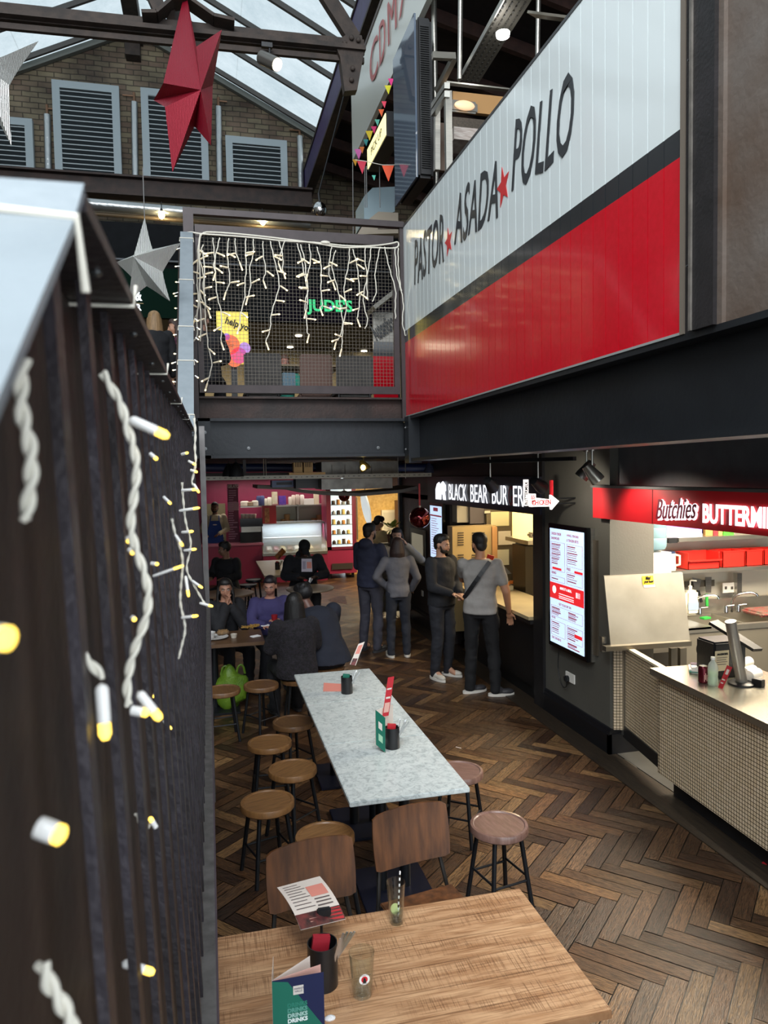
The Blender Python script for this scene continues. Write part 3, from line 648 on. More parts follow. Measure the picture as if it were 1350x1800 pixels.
# foreground wooden table
def rough_table_mat():
    m = bpy.data.materials.new('sawn_mango_wood'); m.use_nodes = True; nt = m.node_tree; b = nt.nodes['Principled BSDF']; L = nt.links.new
    tc = nt.nodes.new('ShaderNodeTexCoord')
    def nz(scale, st, det=6, dist=0):
        mp = nt.nodes.new('ShaderNodeMapping'); mp.inputs['Scale'].default_value = st; L(tc.outputs['Object'], mp.inputs[0]); n = nt.nodes.new('ShaderNodeTexNoise'); n.inputs['Scale'].default_value = scale; n.inputs['Detail'].default_value = det; n.inputs['Distortion'].default_value = dist; L(mp.outputs[0], n.inputs[0]); return n.outputs[0]
    def ramp(src, p0, p1, c0, c1):
        r = nt.nodes.new('ShaderNodeValToRGB'); r.color_ramp.elements[0].position = p0; r.color_ramp.elements[1].position = p1; r.color_ramp.elements[0].color = c0; r.color_ramp.elements[1].color = c1; L(src, r.inputs[0]); return r.outputs[0]
    def mul(a, b_, f=1):
        x = nt.nodes.new('ShaderNodeMixRGB'); x.blend_type = 'MULTIPLY'; x.inputs[0].default_value = f; L(a, x.inputs[1]); L(b_, x.inputs[2]); return x.outputs[0]
    base = ramp(nz(3, (1.2, 9, 1), 5, .6), .35, .68, lin('ab7f59'), lin('cfa67e'))
    grain = ramp(nz(5, (1, 30, 1), 7, 1.2), .42, .52, (.55, .48, .42, 1), (1, 1, 1, 1))
    saw = ramp(nz(9, (26, .9, 1), 2, .1), .40, .47, (.50, .44, .40, 1), (1, 1, 1, 1))
    mask = ramp(nz(2.2, (1.4, 5, 1), 3), .42, .58, (0, 0, 0, 1), (1, 1, 1, 1))
    sw = nt.nodes.new('ShaderNodeMixRGB'); L(mask, sw.inputs[0]); sw.inputs[1].default_value = (1, 1, 1, 1); L(saw, sw.inputs[2])
    # plank joints
    sp_ = nt.nodes.new('ShaderNodeSeparateXYZ'); L(tc.outputs['Object'], sp_.inputs[0]); md = nt.nodes.new('ShaderNodeMath'); md.operation = 'PINGPONG'; md.inputs[1].default_value = .058; L(sp_.outputs[1], md.inputs[0]); jt = ramp(md.outputs[0], .0, .0025, (.35, .28, .22, 1), (1, 1, 1, 1))
    c = mul(mul(base, grain, .7), sw.outputs[0], .75); c = mul(c, jt, .8)
    L(c, b.inputs['Base Color']); b.inputs['Roughness'].default_value = .38
    bp = nt.nodes.new('ShaderNodeBump'); bp.inputs['Strength'].default_value = .3; bp.inputs['Distance'].default_value = .002; L(sw.outputs[0], bp.inputs['Height']); L(bp.outputs[0], b.inputs['Normal']); return m
RT = rough_table_mat()
wt = thing('wooden_table', 'foreground rectangular table with a rough-sawn pale wooden top', 'table', (.6, 2.3, 0), world=True)
o = MB().box((0, 0, 0), (1.205, .70, .03), bev=.003).build('tabletop', RT, wt, (0, 0, 0)); o.location = V((.585, 2.325, .735))-V(wt['_o'])
MB().tube([(.6, 2.32, .02), (.6, 2.32, .72)], .035, 14).build('column', LEG, wt); MB().box((.6, 2.32, .01), (.6, .45, .02)).build('base_plate', LEG, wt)
# two plywood school chairs
PLY = mat('walnut_plywood', '442814', .42, c2='6f4424', scale=3.5, stretch=(7, 7, .8), coat=.08, bump=.05)
CHR = mat('chair_frame_metal', '3a3836', .4, .6)
def ply_chair(label, loc, rz):
    t = thing('plywood_chair', label, 'chair', loc, rz)
    # the chair faces +y (away from the camera): its back is at y=0 leaning towards the viewer
    def curved(w, h, z0, ylean, rad, y0_, th=.011, bow=.014):
        vs = []; fs = []; nx, nz = 16, 10
        for side in (0, 1):
            for j in range(nz+1):
                for i in range(nx+1):
                    u = -1+2*i/nx; v = j/nz; hw = w/2*(1-.03*(v*2-1)**2)
                    x = u*hw; zz = z0+h*v; cut = max(0, abs(u)-.86)/.14; ed = abs(v-.5)*2
                    lim = 1-.09*cut**2; zz = z0+h/2+(v-.5)*h*lim+(.018*(1-u*u) if v > .9 else 0)*((v-.9)/.1)
                    y = y0_-bow*(1-u*u)-ylean*(v) + side*th
                    vs.append((x, y, zz))
        S = (nx+1)*(nz+1)
        for j in range(nz):
            for i in range(nx):
                a = j*(nx+1)+i; fs.append((a, a+1, a+nx+2, a+nx+1)); fs.append((a+S+nx+1, a+S+nx+2, a+S+1, a+S))
        for i in range(nx): fs.append((i+1, i, i+S, i+S+1)); a = nz*(nx+1)+i; fs.append((a, a+1, a+1+S, a+S))
        for j in range(nz): a = j*(nx+1); fs.append((a, a+nx+1, a+nx+1+S, a+S)); a += nx; fs.append((a+nx+1, a, a+S, a+nx+1+S))
        return MB().add(vs, fs, True)
    br = curved(.40, .25, .59, .035, .1, .0).build('backrest', PLY, t, (0, 0, 0))
    for sx in (-.165, .165):
        for sz in (.64, .79): MB().ell((sx, .009-(sz-.6)*.40, sz), (.008, .005, .008), n=10, m=6).build('screw', mat('chrome', 'c9c9c9', .15, 1), br, (0, 0, 0))
    st = MB(); st.box((0, .22, .455), (.38, .38, .012), bev=.005); st.build('seat', PLY, t, (0, 0, 0))
    for sx in (-1, 1):
        MB().tube([(sx*.19, -.10, 0), (sx*.185, .0, .42), (sx*.165, -.03, .55), (sx*.15, -.066, .66), (sx*.15, -.084, .78)], .0105, 8).build('rear_leg', CHR, t, (0, 0, 0))
        MB().tube([(sx*.19, .45, 0), (sx*.17, .36, .44), (sx*.17, .05, .44)], .0105, 8).build('front_leg', CHR, t, (0, 0, 0))
    MB().tube([(-.185, .02, .43), (.185, .02, .43)], .009, 8).build('crossbar', CHR, t, (0, 0, 0))
    return t
cA = AY(549, 1530, 3.05); cBp = AY(726, 1500, 3.25)
ply_chair('left walnut plywood chair tucked under the front wooden table, behind the menu stand', (cA.x, 3.05, 0), R(189))
ply_chair('right walnut plywood chair behind the front wooden table and the glass with a straw', (cBp.x, 3.25, 0), R(190))

# cutlery caddies, menus and glasses
NAPR = mat('red_napkin', '9c1326', .7, bump=.1); GRN = mat('menu_green', '1c6b58', .45); NAVY = mat('menu_navy', '1b2148', .45); PAP = mat('menu_paper', 'd9cfc6', .55); PINK = mat('menu_pink', 'd9a79a', .55); MRED = mat('menu_red', 'b8202c', .5)
CAD = mat('black_caddy', '141417', .4, coat=.1); CHR2 = mat('cutlery_steel', 'bdbdbd', .2, 1)
def caddy(label, px, py, z=.75, r=.045, h=.13, nap=NAPR, forks=5):
    c = AZ(px, py, z); t = thing('cutlery_caddy', label, 'cutlery holder', c, 0)
    MB().lathe([(0, .001), (r, .001), (r, h), (r-.003, h), (r-.003, .006), (0, .006)], n=36).build('tin', CAD, t, (0, 0, 0))
    tag_n = MB().box((-r*.2, r*.1, h*.72), (r*1.15, r*.35, h*.85), Matrix.Rotation(.15, 3, 'Y')); tag_n.build('folded_napkins', nap, t, (0, 0, 0))
    for k in range(forks):
        a = rnd.uniform(-.3, .9); rot = Matrix.Rotation(.25+.1*k, 3, 'Y') @ Matrix.Rotation(rnd.uniform(-.2, .2), 3, 'X')
        mm = MB().box(rot @ V((0, 0, .095)), (.009, .002, .15), rot, bev=.0008).box(rot @ V((0, 0, .028)), (.016, .003, .05), rot, bev=.001)
        mm.build('cutlery', CHR2, t, (r*.25, (k-2)*.012, .012))
    return t, c
tc_, cc = caddy('big black cutlery tin with red napkins on the front wooden table', 568, 1730, r=.05, h=.145)
caddy('black cutlery tin with a green napkin on the far marble table', 610, 1218, nap=GRN)
caddy('black cutlery tin beside the standing green menu on the middle marble table', 690, 1314, nap=MRED)
# printed menu held in a clip stand behind the front caddy
c0 = AZ(566, 1668, .75)
ms = thing('menu_stand', 'bent paper menu held flat in a black clip stand behind the front cutlery tin', 'menu', c0, world=True)
MB().lathe([(0, 0), (.04, 0), (.038, .006), (.006, .01), (.005, .1), (0, .1)], c0, 20).ell(c0+V((0, 0, .1)), (.012, .012, .014)).box(c0+V((.01, 0, .135)), (.05, .02, .03), bev=.004).build('clip', BLACK, ms)
mp = [AY(487, 1560, 2.62), AY(562, 1540, 2.75), AY(607, 1592, 2.52), AY(528, 1610, 2.42)]
q = MB(); N = 8
vs = []; fs = []
for i in range(N+1):
    u = i/N
    for j in range(5):
        v = j/4; p = (mp[0].lerp(mp[3], u)).lerp(mp[1].lerp(mp[2], u), v); p = p+V((0, 0, -.05*u*u*u)); vs.append(p)
for i in range(N):
    for j in range(4): a = i*5+j; fs.append((a, a+1, a+6, a+5))
k_ = q.add(vs+[v-V((0, 0, .0012)) for v in vs], fs+[tuple(reversed([x+len(vs) for x in f])) for f in fs], True); q.build('menu_sheet', PAP, ms)
def on_menu(u0, u1, v0, v1, m, nm='printed_block'):
    def P(u, v): p = (mp[0].lerp(mp[3], u)).lerp(mp[1].lerp(mp[2], u), v); return p+V((0, 0, -.05*u**3+.0012))
    b = MB(); vs = []; fs = []
    for i in range(5):
        for j in range(2): vs.append(P(u0+(u1-u0)*i/4, v0+(v1-v0)*j))
    for i in range(4): fs.append((i*2, i*2+1, i*2+3, i*2+2))
    b.add(vs, fs).build(nm, m, ms)
INK = mat('menu_ink', '5c5050', .6)
on_menu(.22, .5, .52, .92, mat('menu_salmon', 'd98a7c', .5)); on_menu(.78, 1, 0, 1, mat('menu_photo', '2e2224', .4, c2='7c3a38', scale=30)); on_menu(.8, .97, .25, .45, PINK); on_menu(.8, 1, .66, .98, MRED)
for i in range(9): on_menu(.08+i*.075, .095+i*.075, .08, .4+.05*(i % 3), INK)
for i in range(3): on_menu(.55+i*.07, .575+i*.07, .55, .9, INK)
# folded drinks menu standing in the very front
A = AZ(478, 1790, .75)
bk = thing('drinks_menu', 'green and navy folded drinks menu standing open at the front of the wooden table', 'menu', AZ(520, 1850, .75), world=True)
yM = 2.03; x0, x1 = AY(478, 1720, yM).x, AY(569, 1720, yM).x; zt0 = AY(478, 1722, yM).z; zt1 = AY(569, 1712, yM).z; zt0 = (zt0+zt1)/2
MB().b2((x0, yM, .752), (x1, yM+.0015, zt0)).build('navy_cover', NAVY, bk)
MB().prism([(x0, yM-.0005, .752), (x1, yM-.0005, .752), (x1, yM-.0005, .752+(zt0-.752)*.34), (x0+(x1-x0)*.3, yM-.0005, zt0-.01), (x0, yM-.0005, zt0-.001)], (0, -.0006, 0)).build('green_cover_print', GRN, bk)
MB().prism([(x0, yM+.002, zt0), (x1-.004, yM+.03, zt0+.004), (x1-.004, yM+.03, .76), (x0, yM+.002, .76)], (0, .0008, 0)).build('inner_leaf', PINK, bk)
MB().prism([(x0, yM+.003, zt0), (x1-.03, yM+.07, zt0+.008), (x1-.03, yM+.07, .76), (x0, yM+.003, .76)], (0, .0008, 0)).build('inner_leaf', PAP, bk)
MB().prism([(x0, yM+.004, zt0), (x0+.012, yM+.09, zt0+.012), (x0+.012, yM+.09, .76), (x0, yM+.004, .76)], (-.0008, 0, 0)).build('rear_cover', PAP, bk)
wdt = x1-x0
MB().box((x0+wdt*.5, yM-.0015, zt0-.038), (.030, .0008, .026)).build('logo_patch', PAP, bk)
text('logo_text', 'MARKET\n HALLS', .0075, frame((x0+wdt*.5-.0125, yM-.0022, zt0-.036), *FW), NAVY, bk, .0002)
for i, cc_ in enumerate(('2f7f6c', '5a9a8b', 'a7c7bf', 'e8f0ee')):
    text('drinks_print', 'DRINKS', .0165, frame((x0+wdt*.5-.033, yM-.0015, zt0-.086-i*.0155), *FW), mat('print_'+cc_, cc_, .5), bk, .0002, bold=.0007)
# glasses
def thin_glass(name, tint=(.93, .96, .95), base=.05):
    m = bpy.data.materials.new(name); m.use_nodes = True; nt = m.node_tree; nt.nodes.remove(nt.nodes['Principled BSDF']); L = nt.links.new
    tr = nt.nodes.new('ShaderNodeBsdfTransparent'); tr.inputs[0].default_value = (*tint, 1); gl = nt.nodes.new('ShaderNodeBsdfGlossy'); gl.inputs['Roughness'].default_value = .03
    lw = nt.nodes.new('ShaderNodeLayerWeight'); lw.inputs[0].default_value = .35; mp = nt.nodes.new('ShaderNodeMapRange'); mp.inputs[3].default_value = base; mp.inputs[4].default_value = .75; L(lw.outputs['Facing'], mp.inputs[0]); mp.inputs[1].default_value = .25
    mx = nt.nodes.new('ShaderNodeMixShader'); L(mp.outputs[0], mx.inputs[0]); L(tr.outputs[0], mx.inputs[1]); L(gl.outputs[0], mx.inputs[2]); L(mx.outputs[0], nt.nodes['Material Output'].inputs[0]); MATS[name] = m; return m
GLS = thin_glass('clear_glass')
def glass(label, px, py, r0_, r1, h, extra=None):
    c = AZ(px, py, .75); t = thing('drinking_glass', label, 'glass', c, 0)
    MB().lathe([(0, .001), (r0_, .001), (r0_+.001, .004), (r1, h), (r1-.0018, h), (r0_-.002, .012), (0, .010)], n=40).build('tumbler', GLS, t, (0, 0, 0)); return t, c
g1, gc = glass('empty pint glass with a round red and black badge on the front table', 637, 1748, .031, .042, .145)
bx = c = gc
lg = frame((0, -.0385, .075), *FW)
MB().lathe([(.014, 0), (.0175, 0), (.0175, .0006), (.014, .0006)], (0, 0, 0), 28).build('badge_ring', mat('badge_white', 'e9e6e2', .5), g1, (0, 0, 0)); 
MB().lathe([(0, 0), (.0105, 0), (.0105, .0006), (0, .0006)], (0, 0, 0), 24).build('badge_disc', mat('badge_red', 'c8222c', .5), g1, (0, 0, 0))
MB().lathe([(0, 0), (.004, 0), (.004, .001), (0, .001)], (0, .002, 0), 16).box((0, -.006, .0005), (.01, .009, .001)).build('badge_figure', mat('badge_black', '161618', .5), g1, (0, 0, 0))
for ch in [x for x in bpy.data.objects if x.parent == g1 and x.name.startswith('badge')]:
    ch.data.transform(Matrix.Rotation(R(90), 4, 'X') @ Matrix.Translation((0, 0, 0))); ch.location = (0, -.0395-.0005*(3 if 'figure' in ch.name else 1 if 'disc' in ch.name else 0), .078)
text('badge_text', 'CAMDEN TOWN', .0046, frame((-.0145, -.0402, .0902), *FW), mat('badge_black', '161618'), None, .0002); o = bpy.data.objects['badge_text']; o.parent = g1
text('badge_text', 'BREWERY', .0046, frame((-.0095, -.0402, .0630), *FW), mat('badge_black', '161618'), None, .0002); [setattr(o, 'parent', g1) for o in bpy.data.objects if o.name.startswith('badge_text')]
g2, gc2 = glass('tall glass with ice, lime and a striped straw on the front table', 697, 1622, .024, .036, .16)
MB().lathe([(0, .012), (.022, .012), (.0245, .045), (0, .045)], n=24).build('melted_ice', thin_glass('iced_water', (.8, .84, .82), .15), g2, (0, 0, 0))
MB().lathe([(0, 0), (.018, 0), (.018, .004), (0, .004)], (0, 0, 0), 20, Matrix.Rotation(R(75), 3, 'X')).build('lime_slice', mat('lime', 'c9d08a', .5), g2, (-.004, .004, .055))
for k in range(3): MB().box((.006*k-.004, -.006+.008*k, .036+.01*k), (.018, .018, .018), Matrix.Rotation(.5*k, 3, 'X') @ Matrix.Rotation(.4, 3, 'Z'), bev=.003).build('ice_cube', GLS, g2, (0, 0, 0))
stw = MB(); a, b = V((.006, .002, .012)), V((.016, -.004, .20))
for i in range(16): stw.mi = i % 2; stw.tube([a.lerp(b, i/16), a.lerp(b, (i+1)/16)], .0032, 10)
stw.build('striped_straw', [mat('straw_black', '151515', .5), mat('straw_white', 'eeeeee', .5)], g2, (0, 0, 0))
tn = AZ(580, 1790, .752); mb = MB(); mb.ell(tn, (.018, .012, .008), n=12, m=8); o = mb.build('crumpled_tissue', mat('tissue_white', 'e6e6e8', .8, bump=.6, bscale=120)); tag(o, 'small crumpled white tissue behind the drinks menu on the front table', 'tissue')
# menus on the marble table
def card(label, pts, th, m, blocks=(), cat='menu', nm='menu_card'):
    P = [V(p) for p in pts]; n = (P[1]-P[0]).cross(P[3]-P[0]).normalized(); t = thing(nm, label, cat, P[0], world=True)
    MB().prism(P, -n*th).build('card', m, t)
    s = -1 if n.y > 0 else 1
    for (u0, u1, v0, v1, mm) in blocks:
        f = lambda u, v: (P[0].lerp(P[1], u)).lerp(P[3].lerp(P[2], u), v)+n*.0008
        g = lambda u, v: (P[0].lerp(P[1], u)).lerp(P[3].lerp(P[2], u), v)-n*(th+.0008)
        MB().quad(f(u0, v0), f(u1, v0), f(u1, v1), f(u0, v1)).quad(g(u0, v0), g(u1, v0), g(u1, v1), g(u0, v1)).build('printed_block', mm, t)
    return t
b0 = AZ(662, 1319, .752); b1 = AZ(677, 1323, .752); ym = b1.y
card('green folded menu standing upright on the middle marble table', [AY(661, 1309, ym+.04), AY(677, 1323, ym), AY(677, 1262, ym), AY(660, 1248, ym+.04)], .002, GRN, [(.3, .7, .55, .75, PAP), (.3, .75, .2, .4, mat('pale_green', '9cc7a8', .5))])
card('white back leaf of the open green menu on the marble table', [AY(660, 1309, ym+.05), AY(691, 1285, ym+.14), AY(691, 1238, ym+.14), AY(660, 1249, ym+.05)], .002, PAP)
card('tall narrow red menu card standing in the middle marble table tin', [AY(672, 1260, ym+.07), AY(683, 1258, ym+.07), AY(693, 1189, ym+.05), AY(682, 1191, ym+.05)], .002, MRED, [(.1, .9, .1, .35, PINK), (.15, .85, .45, .5, PAP), (.15, .85, .68, .72, PAP)])
yq = AZ(610, 1200, .75).y
card('pale printed menu card standing in the far marble table tin', [AY(615, 1168, yq), AY(625, 1170, yq), AY(641, 1128, yq+.02), AY(630, 1132, yq+.02)], .002, PAP, [(.15, .85, .5, .9, mat('menu_salmon', 'd98a7c')), (.1, .9, .0, .3, mat('menu_photo', '2e2224'))])
card('open pink and black menu lying beside the far marble table tin', [AZ(568, 1215, .752), AZ(600, 1215, .752), AZ(600, 1202, .752), AZ(569, 1200, .752)], .002, mat('menu_salmon', 'd98a7c'))
# ================================================================== STALLS ON THE RIGHT
SW = emis('sign_white_glow', 'f4f8ff', 1.15)
# ---- burger stall
ct = thing('serving_counter', 'long pale stone topped counter with a black front below the glowing burger sign', 'counter', (3.6, 8.3, 0), world=True)
MB().b2((3.22, 6.97, .885), (3.82, 9.16, .92)).build('worktop', mat('pale_stone_top', 'b3a37f', .3, c2='c7b78f', scale=3), ct)
m = MB()
for i in range(5):
    y = 6.99+i*.43; m.b2((3.31, y, .14), (3.33, y+.43, .86))
m.b2((3.33, 6.97, .0), (3.78, 9.16, .88)); m.build('front_panelling', mat('black_panelling', '0f1012', .4), ct)
MB().b2((3.24, 6.97, .84), (3.30, 9.16, .885)).build('edge_trim', DK, ct)
# illuminated sign
zs_, zt_ = AX(925, 893, XW-.06).z, AX(925, 853, XW-.06).z
sg = thing('illuminated_sign', 'glowing white letters BLACK BEAR BURGER with a bear emblem over the dark stall front', 'sign', (XW, 8.7, 2.1), world=True)
MB().b2((XW-.05, 6.75, zs_-.06), (XW, 10.6, zt_+.09)).build('backing_board', mat('sign_navy_black', '15172a', .4), sg)
def fit_text(body, y_left, y_right, z0, z1, x, m, par, nm='sign_lettering', bold=.0, ext=.002, space=1.0, shear=0):
    o = text(nm, body, 1, Matrix.Identity(4), m, None, ext, bold=bold, shear=shear, space=space); me = o.data
    xs = [v.co.x for v in me.vertices]; ys = [v.co.y for v in me.vertices]; a, b, c, d = min(xs), max(xs), min(ys), max(ys); fr = frame((x, y_left, z0), *RW)
    for v in me.vertices: v.co.x = (v.co.x-a)/(b-a)*(y_left-y_right); v.co.y = (v.co.y-c)/(d-c)*(z1-z0)
    me.transform(fr); o.parent = par; o.location = -V(par.get('_o', (0, 0, 0))); return o
xs_ = XW-.065
def sy(px): return AX(px, 870, xs_).y
for w_, a, b in (('BLACK', 789, 820), ('BEAR', 827, 857), ('BUR', 865, 892), ('ER', 902, 920)):
    fit_text(w_, sy(a), sy(b), zs_+.01, zt_-.01, xs_, SW, sg, bold=-.004)
fit_text('G', sy(893.5), sy(900.5), zs_+.01, zt_-.01, xs_, mat('unlit_red_letter', '7a2434', .4), sg, 'unlit_letter')
by = sy(767); bw = sy(767)-sy(784)
bear = [(0, .0), (0, .55), (.15, .85), (.35, .95), (.45, .8), (.75, 1.0), (1.0, .8), (1.02, .5), (.92, .45), (1.0, 0), (.78, 0), (.74, .28), (.55, .3), (.52, 0), (.3, 0), (.3, .35), (.2, .35), (.2, 0)]
MB().prism([(xs_, by-u*bw, zs_+v*(zt_-zs_)*1.1) for u, v in bear], (-.012, 0, 0)).build('bear_emblem', SW, sg)
# interior of the burger kitchen
INX = mat('kitchen_steel_dark', '4a453c', .4, .5)
fr_ = thing('upright_fridge', 'tall dark steel upright fridge with papers stuck on its doors in the burger kitchen', 'fridge', (4.8, 9.2, 0), world=True)
FX = 9.45
fa, fb_ = AY(851, 896, FX), AY(907, 1020, FX)
MB().b2((fa.x, FX, 0), (fb_.x, FX+.42, fa.z)).build('cabinet', mat('fridge_steel', '6d6555', .4, .5), fr_)
zc = AY(880, 955, FX).z
for i, (z0, z1) in enumerate(((.12, zc-.01), (zc+.01, fa.z-.06))): d_ = MB().b2((fa.x+.02, FX-.03, z0), (fb_.x-.02, FX, z1)).build('door', mat('fridge_door', '7a705c', .35, .5), fr_); MB().b2((fb_.x-.06, FX-.06, z0+.1), (fb_.x-.04, FX-.03, z1-.1)).build('handle', STEEL, d_)
for o in [x for x in bpy.data.objects if x.name.startswith('handle')]: o.location = (0, 0, 0)
for (a0, b0, a1, b1, c_) in ((863, 900, 895, 924, 'd9d2a2'), (876, 934, 906, 957, 'd6cfb8'), (866, 967, 895, 993, 'cfcdb0'), (852, 898, 862, 902, 'd6cfb8')):
    p, q_ = AY(a0, b0, FX-.04), AY(a1, b1, FX-.04); MB().b2((p.x, FX-.036, q_.z), (q_.x, FX-.032, p.z)).build('paper_notice', mat('notice_'+c_, c_, .6), fr_)
ho = thing('vented_cabinet', 'warm-lit stainless cabinet with rows of louvre slots in the burger kitchen', 'cabinet', (4.3, 9.3, 0), world=True)
hy = 9.2; p, q_ = AY(795, 926, hy), AY(873, 1040, hy)
MB().b2((p.x, hy, .3), (q_.x, hy+.2, p.z)).build('body', mat('warm_steel_cabinet', 'c5ab78', .35, .4), ho)
slot = mat('louvre_slot', '4f4230', .5); SLT = mat('louvre_lip', 'e6d3a4', .3, .4)
for (cx0, cx1) in ((805, 815), (830, 840), (842, 852)):
    for py0 in (936, 975):
        for i in range(6):
            a_, b_ = AY(cx0, py0+i*4.2, hy-.01), AY(cx1, py0+i*4.2+1.6, hy-.01); MB().b2((a_.x, hy-.012, b_.z), (b_.x, hy, a_.z)).build('louvre_slot', slot, ho)
pa, pb_ = AY(864, 926, hy), AY(874, 1030, hy); MB().b2((pa.x, hy-.02, .3), (pb_.x, hy+.2, pa.z)).build('wooden_end_panel', mat('warm_panel', 'c7935a', .5), ho)
hd = thing('extractor_hood', 'pale and grey extractor housing high in the burger kitchen behind the sign', 'hood', (4.2, 9.3, 2.2), world=True)
a_, b_ = AY(803, 880, 9.5), AY(824, 918, 9.5); MB().b2((a_.x, 9.5, b_.z), (b_.x, 9.7, a_.z)).build('pale_panel', mat('hood_pale', 'b9b3a0', .4), hd); c_ = AY(850, 905, 9.5); MB().b2((b_.x, 9.45, b_.z-.02), (c_.x, 9.7, a_.z)).build('grey_panel', mat('hood_grey', '5c5658', .4), hd)
sh_ = thing('kitchen_shelf', 'lit white kitchen unit with a steel shelf at the right of the burger kitchen', 'shelf', (4.6, 8, 1.4), world=True)
a_, b_ = AY(917, 893, 8.6), AY(956, 944, 8.6); MB().b2((a_.x, 8.9, b_.z), (5.6, 8.95, 2.4)).build('lit_back_panel', mat('cream_blind', 'd9c78e', .5), sh_)
MB().b2((a_.x-.1, 8.2, b_.z-.05), (5.6, 8.9, b_.z)).build('steel_shelf', STEELH, sh_)
MB().b2((a_.x, 8.5, .0), (5.6, 8.9, b_.z-.1)).build('dark_cupboard', INX, sh_)
c = AY(944, 940, 8.4); o = MB().bbox(c, (.22, .14, .07), None, .02).build('steel_food_tub', STEELH); tag(o, 'small steel food tub on the shelf at the right of the burger kitchen', 'tub'); c = None
# things on the burger counter
def boxy(nm, label, cat, c, d, m, rz=0, bev=.004, group=None):
    o = MB().bbox((0, 0, d[2]/2), d, None, bev).build(nm, m); o.location = c; o.rotation_euler = (0, 0, rz); return tag(o, label, cat, group)
c = AZ(891, 1037, .92); boxy('acrylic_box', 'clear acrylic box with sauce pots on the burger counter', 'box', c, (.14, .1, .06), mat('clear_acrylic', 'd8d8c8', .1, alpha=.45))
for i, (px, py, cc_) in enumerate(((884, 1028, 'e0d8a8'), (893, 1024, 'd98a4a'), (899, 1022, 'd9803c'))):
    o = MB().lathe([(0, 0), (.022, 0), (.028, .04), (0, .04)], AZ(px, py+4, .985), 16).build('sauce_pot', mat('sauce_'+cc_, cc_, .4)); tag(o, ('leftmost', 'middle', 'rightmost')[i]+' little sauce pot on the acrylic box on the burger counter', 'pot')
c = AZ(912, 1030, .92); boxy('card_reader', 'flat black card reader lying on the burger counter', 'card reader', c, (.2, .12, .03), BLACK, .4)
pt = thing('till_screen', 'black tilted till screen on a stand on the burger counter', 'till', AZ(884, 1020, .92), world=True)
p = [AY(868, 985, 8.3), AY(898, 1010, 8.0), AY(895, 1012, 7.9), AY(866, 1000, 8.2)]
MB().prism([AY(862, 982, 8.3), AY(873, 981, 8.4), AY(899, 1008, 8.3), AY(876, 1012, 8.1)], (0, .02, -.01)).build('screen', BLACK, pt); MB().lathe([(0, 0), (.09, 0), (.08, .02), (.03, .05), (.03, .18), (0, .18)], AZ(882, 1020, .92), 18).build('stand', BLACK, pt)
card('red portrait menu board with a burger picture held up on the burger counter', [AY(843, 1022, 8.0), AY(853, 1022, 7.95), AY(869, 978, 7.85), AY(857, 974, 7.9)], .008, mat('menu_bright_red', 'c9352c', .4), [(.1, .9, .08, .45, mat('burger_photo', 'c8743a', .5, c2='4a2a1c', scale=25)), (.3, .9, .66, .72, PAP), (.5, .9, .78, .82, PAP)])
# ---- projecting red chicken arrow sign
ar = thing('arrow_sign', 'white arrow sign with red letters reading FRIED CHICKEN beside the burger sign', 'sign', (XW-.2, 6.9, 2.1), world=True)
yA = 6.1
def A_(px, py): return AY(px, py, yA)
poly = [A_(933, 890), A_(969, 887), A_(969, 870), A_(983, 881), A_(970, 896), A_(969, 892), A_(933, 892)]
poly = [A_(932, 868), A_(942, 868), A_(942, 875), A_(969, 878), A_(969, 870), A_(983, 881), A_(970, 896), A_(969, 890), A_(933, 891)]
AW = emis('arrow_white_glow', 'fff6f2', 1.2); RL = mat('sign_red_letters', 'c4202c', .4)
MB().prism(poly, (0, .04, 0)).build('arrow_panel', AW, ar)
def fit_plane(body, P0, P1, hgt, m, par, nm='sign_lettering', bold=.03, up=(0, 0, 1), ext=.002, off=(0, -.003, 0)):
    o = text(nm, body, 1, Matrix.Identity(4), m, None, ext, bold=bold); me = o.data; xs = [v.co.x for v in me.vertices]; ys = [v.co.y for v in me.vertices]; a, b, c, d = min(xs), max(xs), min(ys), max(ys)
    P0, P1 = V(P0), V(P1); L = (P1-P0).length
    for v in me.vertices: v.co.x = (v.co.x-a)/(b-a)*L; v.co.y = (v.co.y-c)/(d-c)*hgt
    me.transform(frame(P0+V(off), P1-P0, up)); o.parent = par; o.location = -V(par.get('_o', (0, 0, 0))); return o
fit_plane('CHICKEN', A_(935, 888.5), A_(968, 887), .048, RL, ar); fit_plane('FRIED', A_(941, 885), A_(939, 869), .035, RL, ar, up=(-1, 0, 0))
MB().prism([A_(922, 843), A_(929, 843), A_(929, 889), A_(922, 889)], (0, .03, 0)).build('side_strip', AW, ar)
fit_plane('BUTTERMILK', A_(927.5, 887), A_(927.5, 846), .03, mat('ink_black', '141414'), ar, up=(-1, 0, 0))
MB().b2((A_(966, 0).x, yA+.02, A_(0, 905).z), (A_(970, 0).x, yA+.05, A_(0, 865).z)).build('red_bracket', RL, ar)
for z in (A_(985, 876).z, A_(985, 885).z): MB().b2((A_(975, 880).x, yA+.01, z-.006), (XW+.02, yA+.03, z+.006)).build('bracket_arm', BLACK, ar)
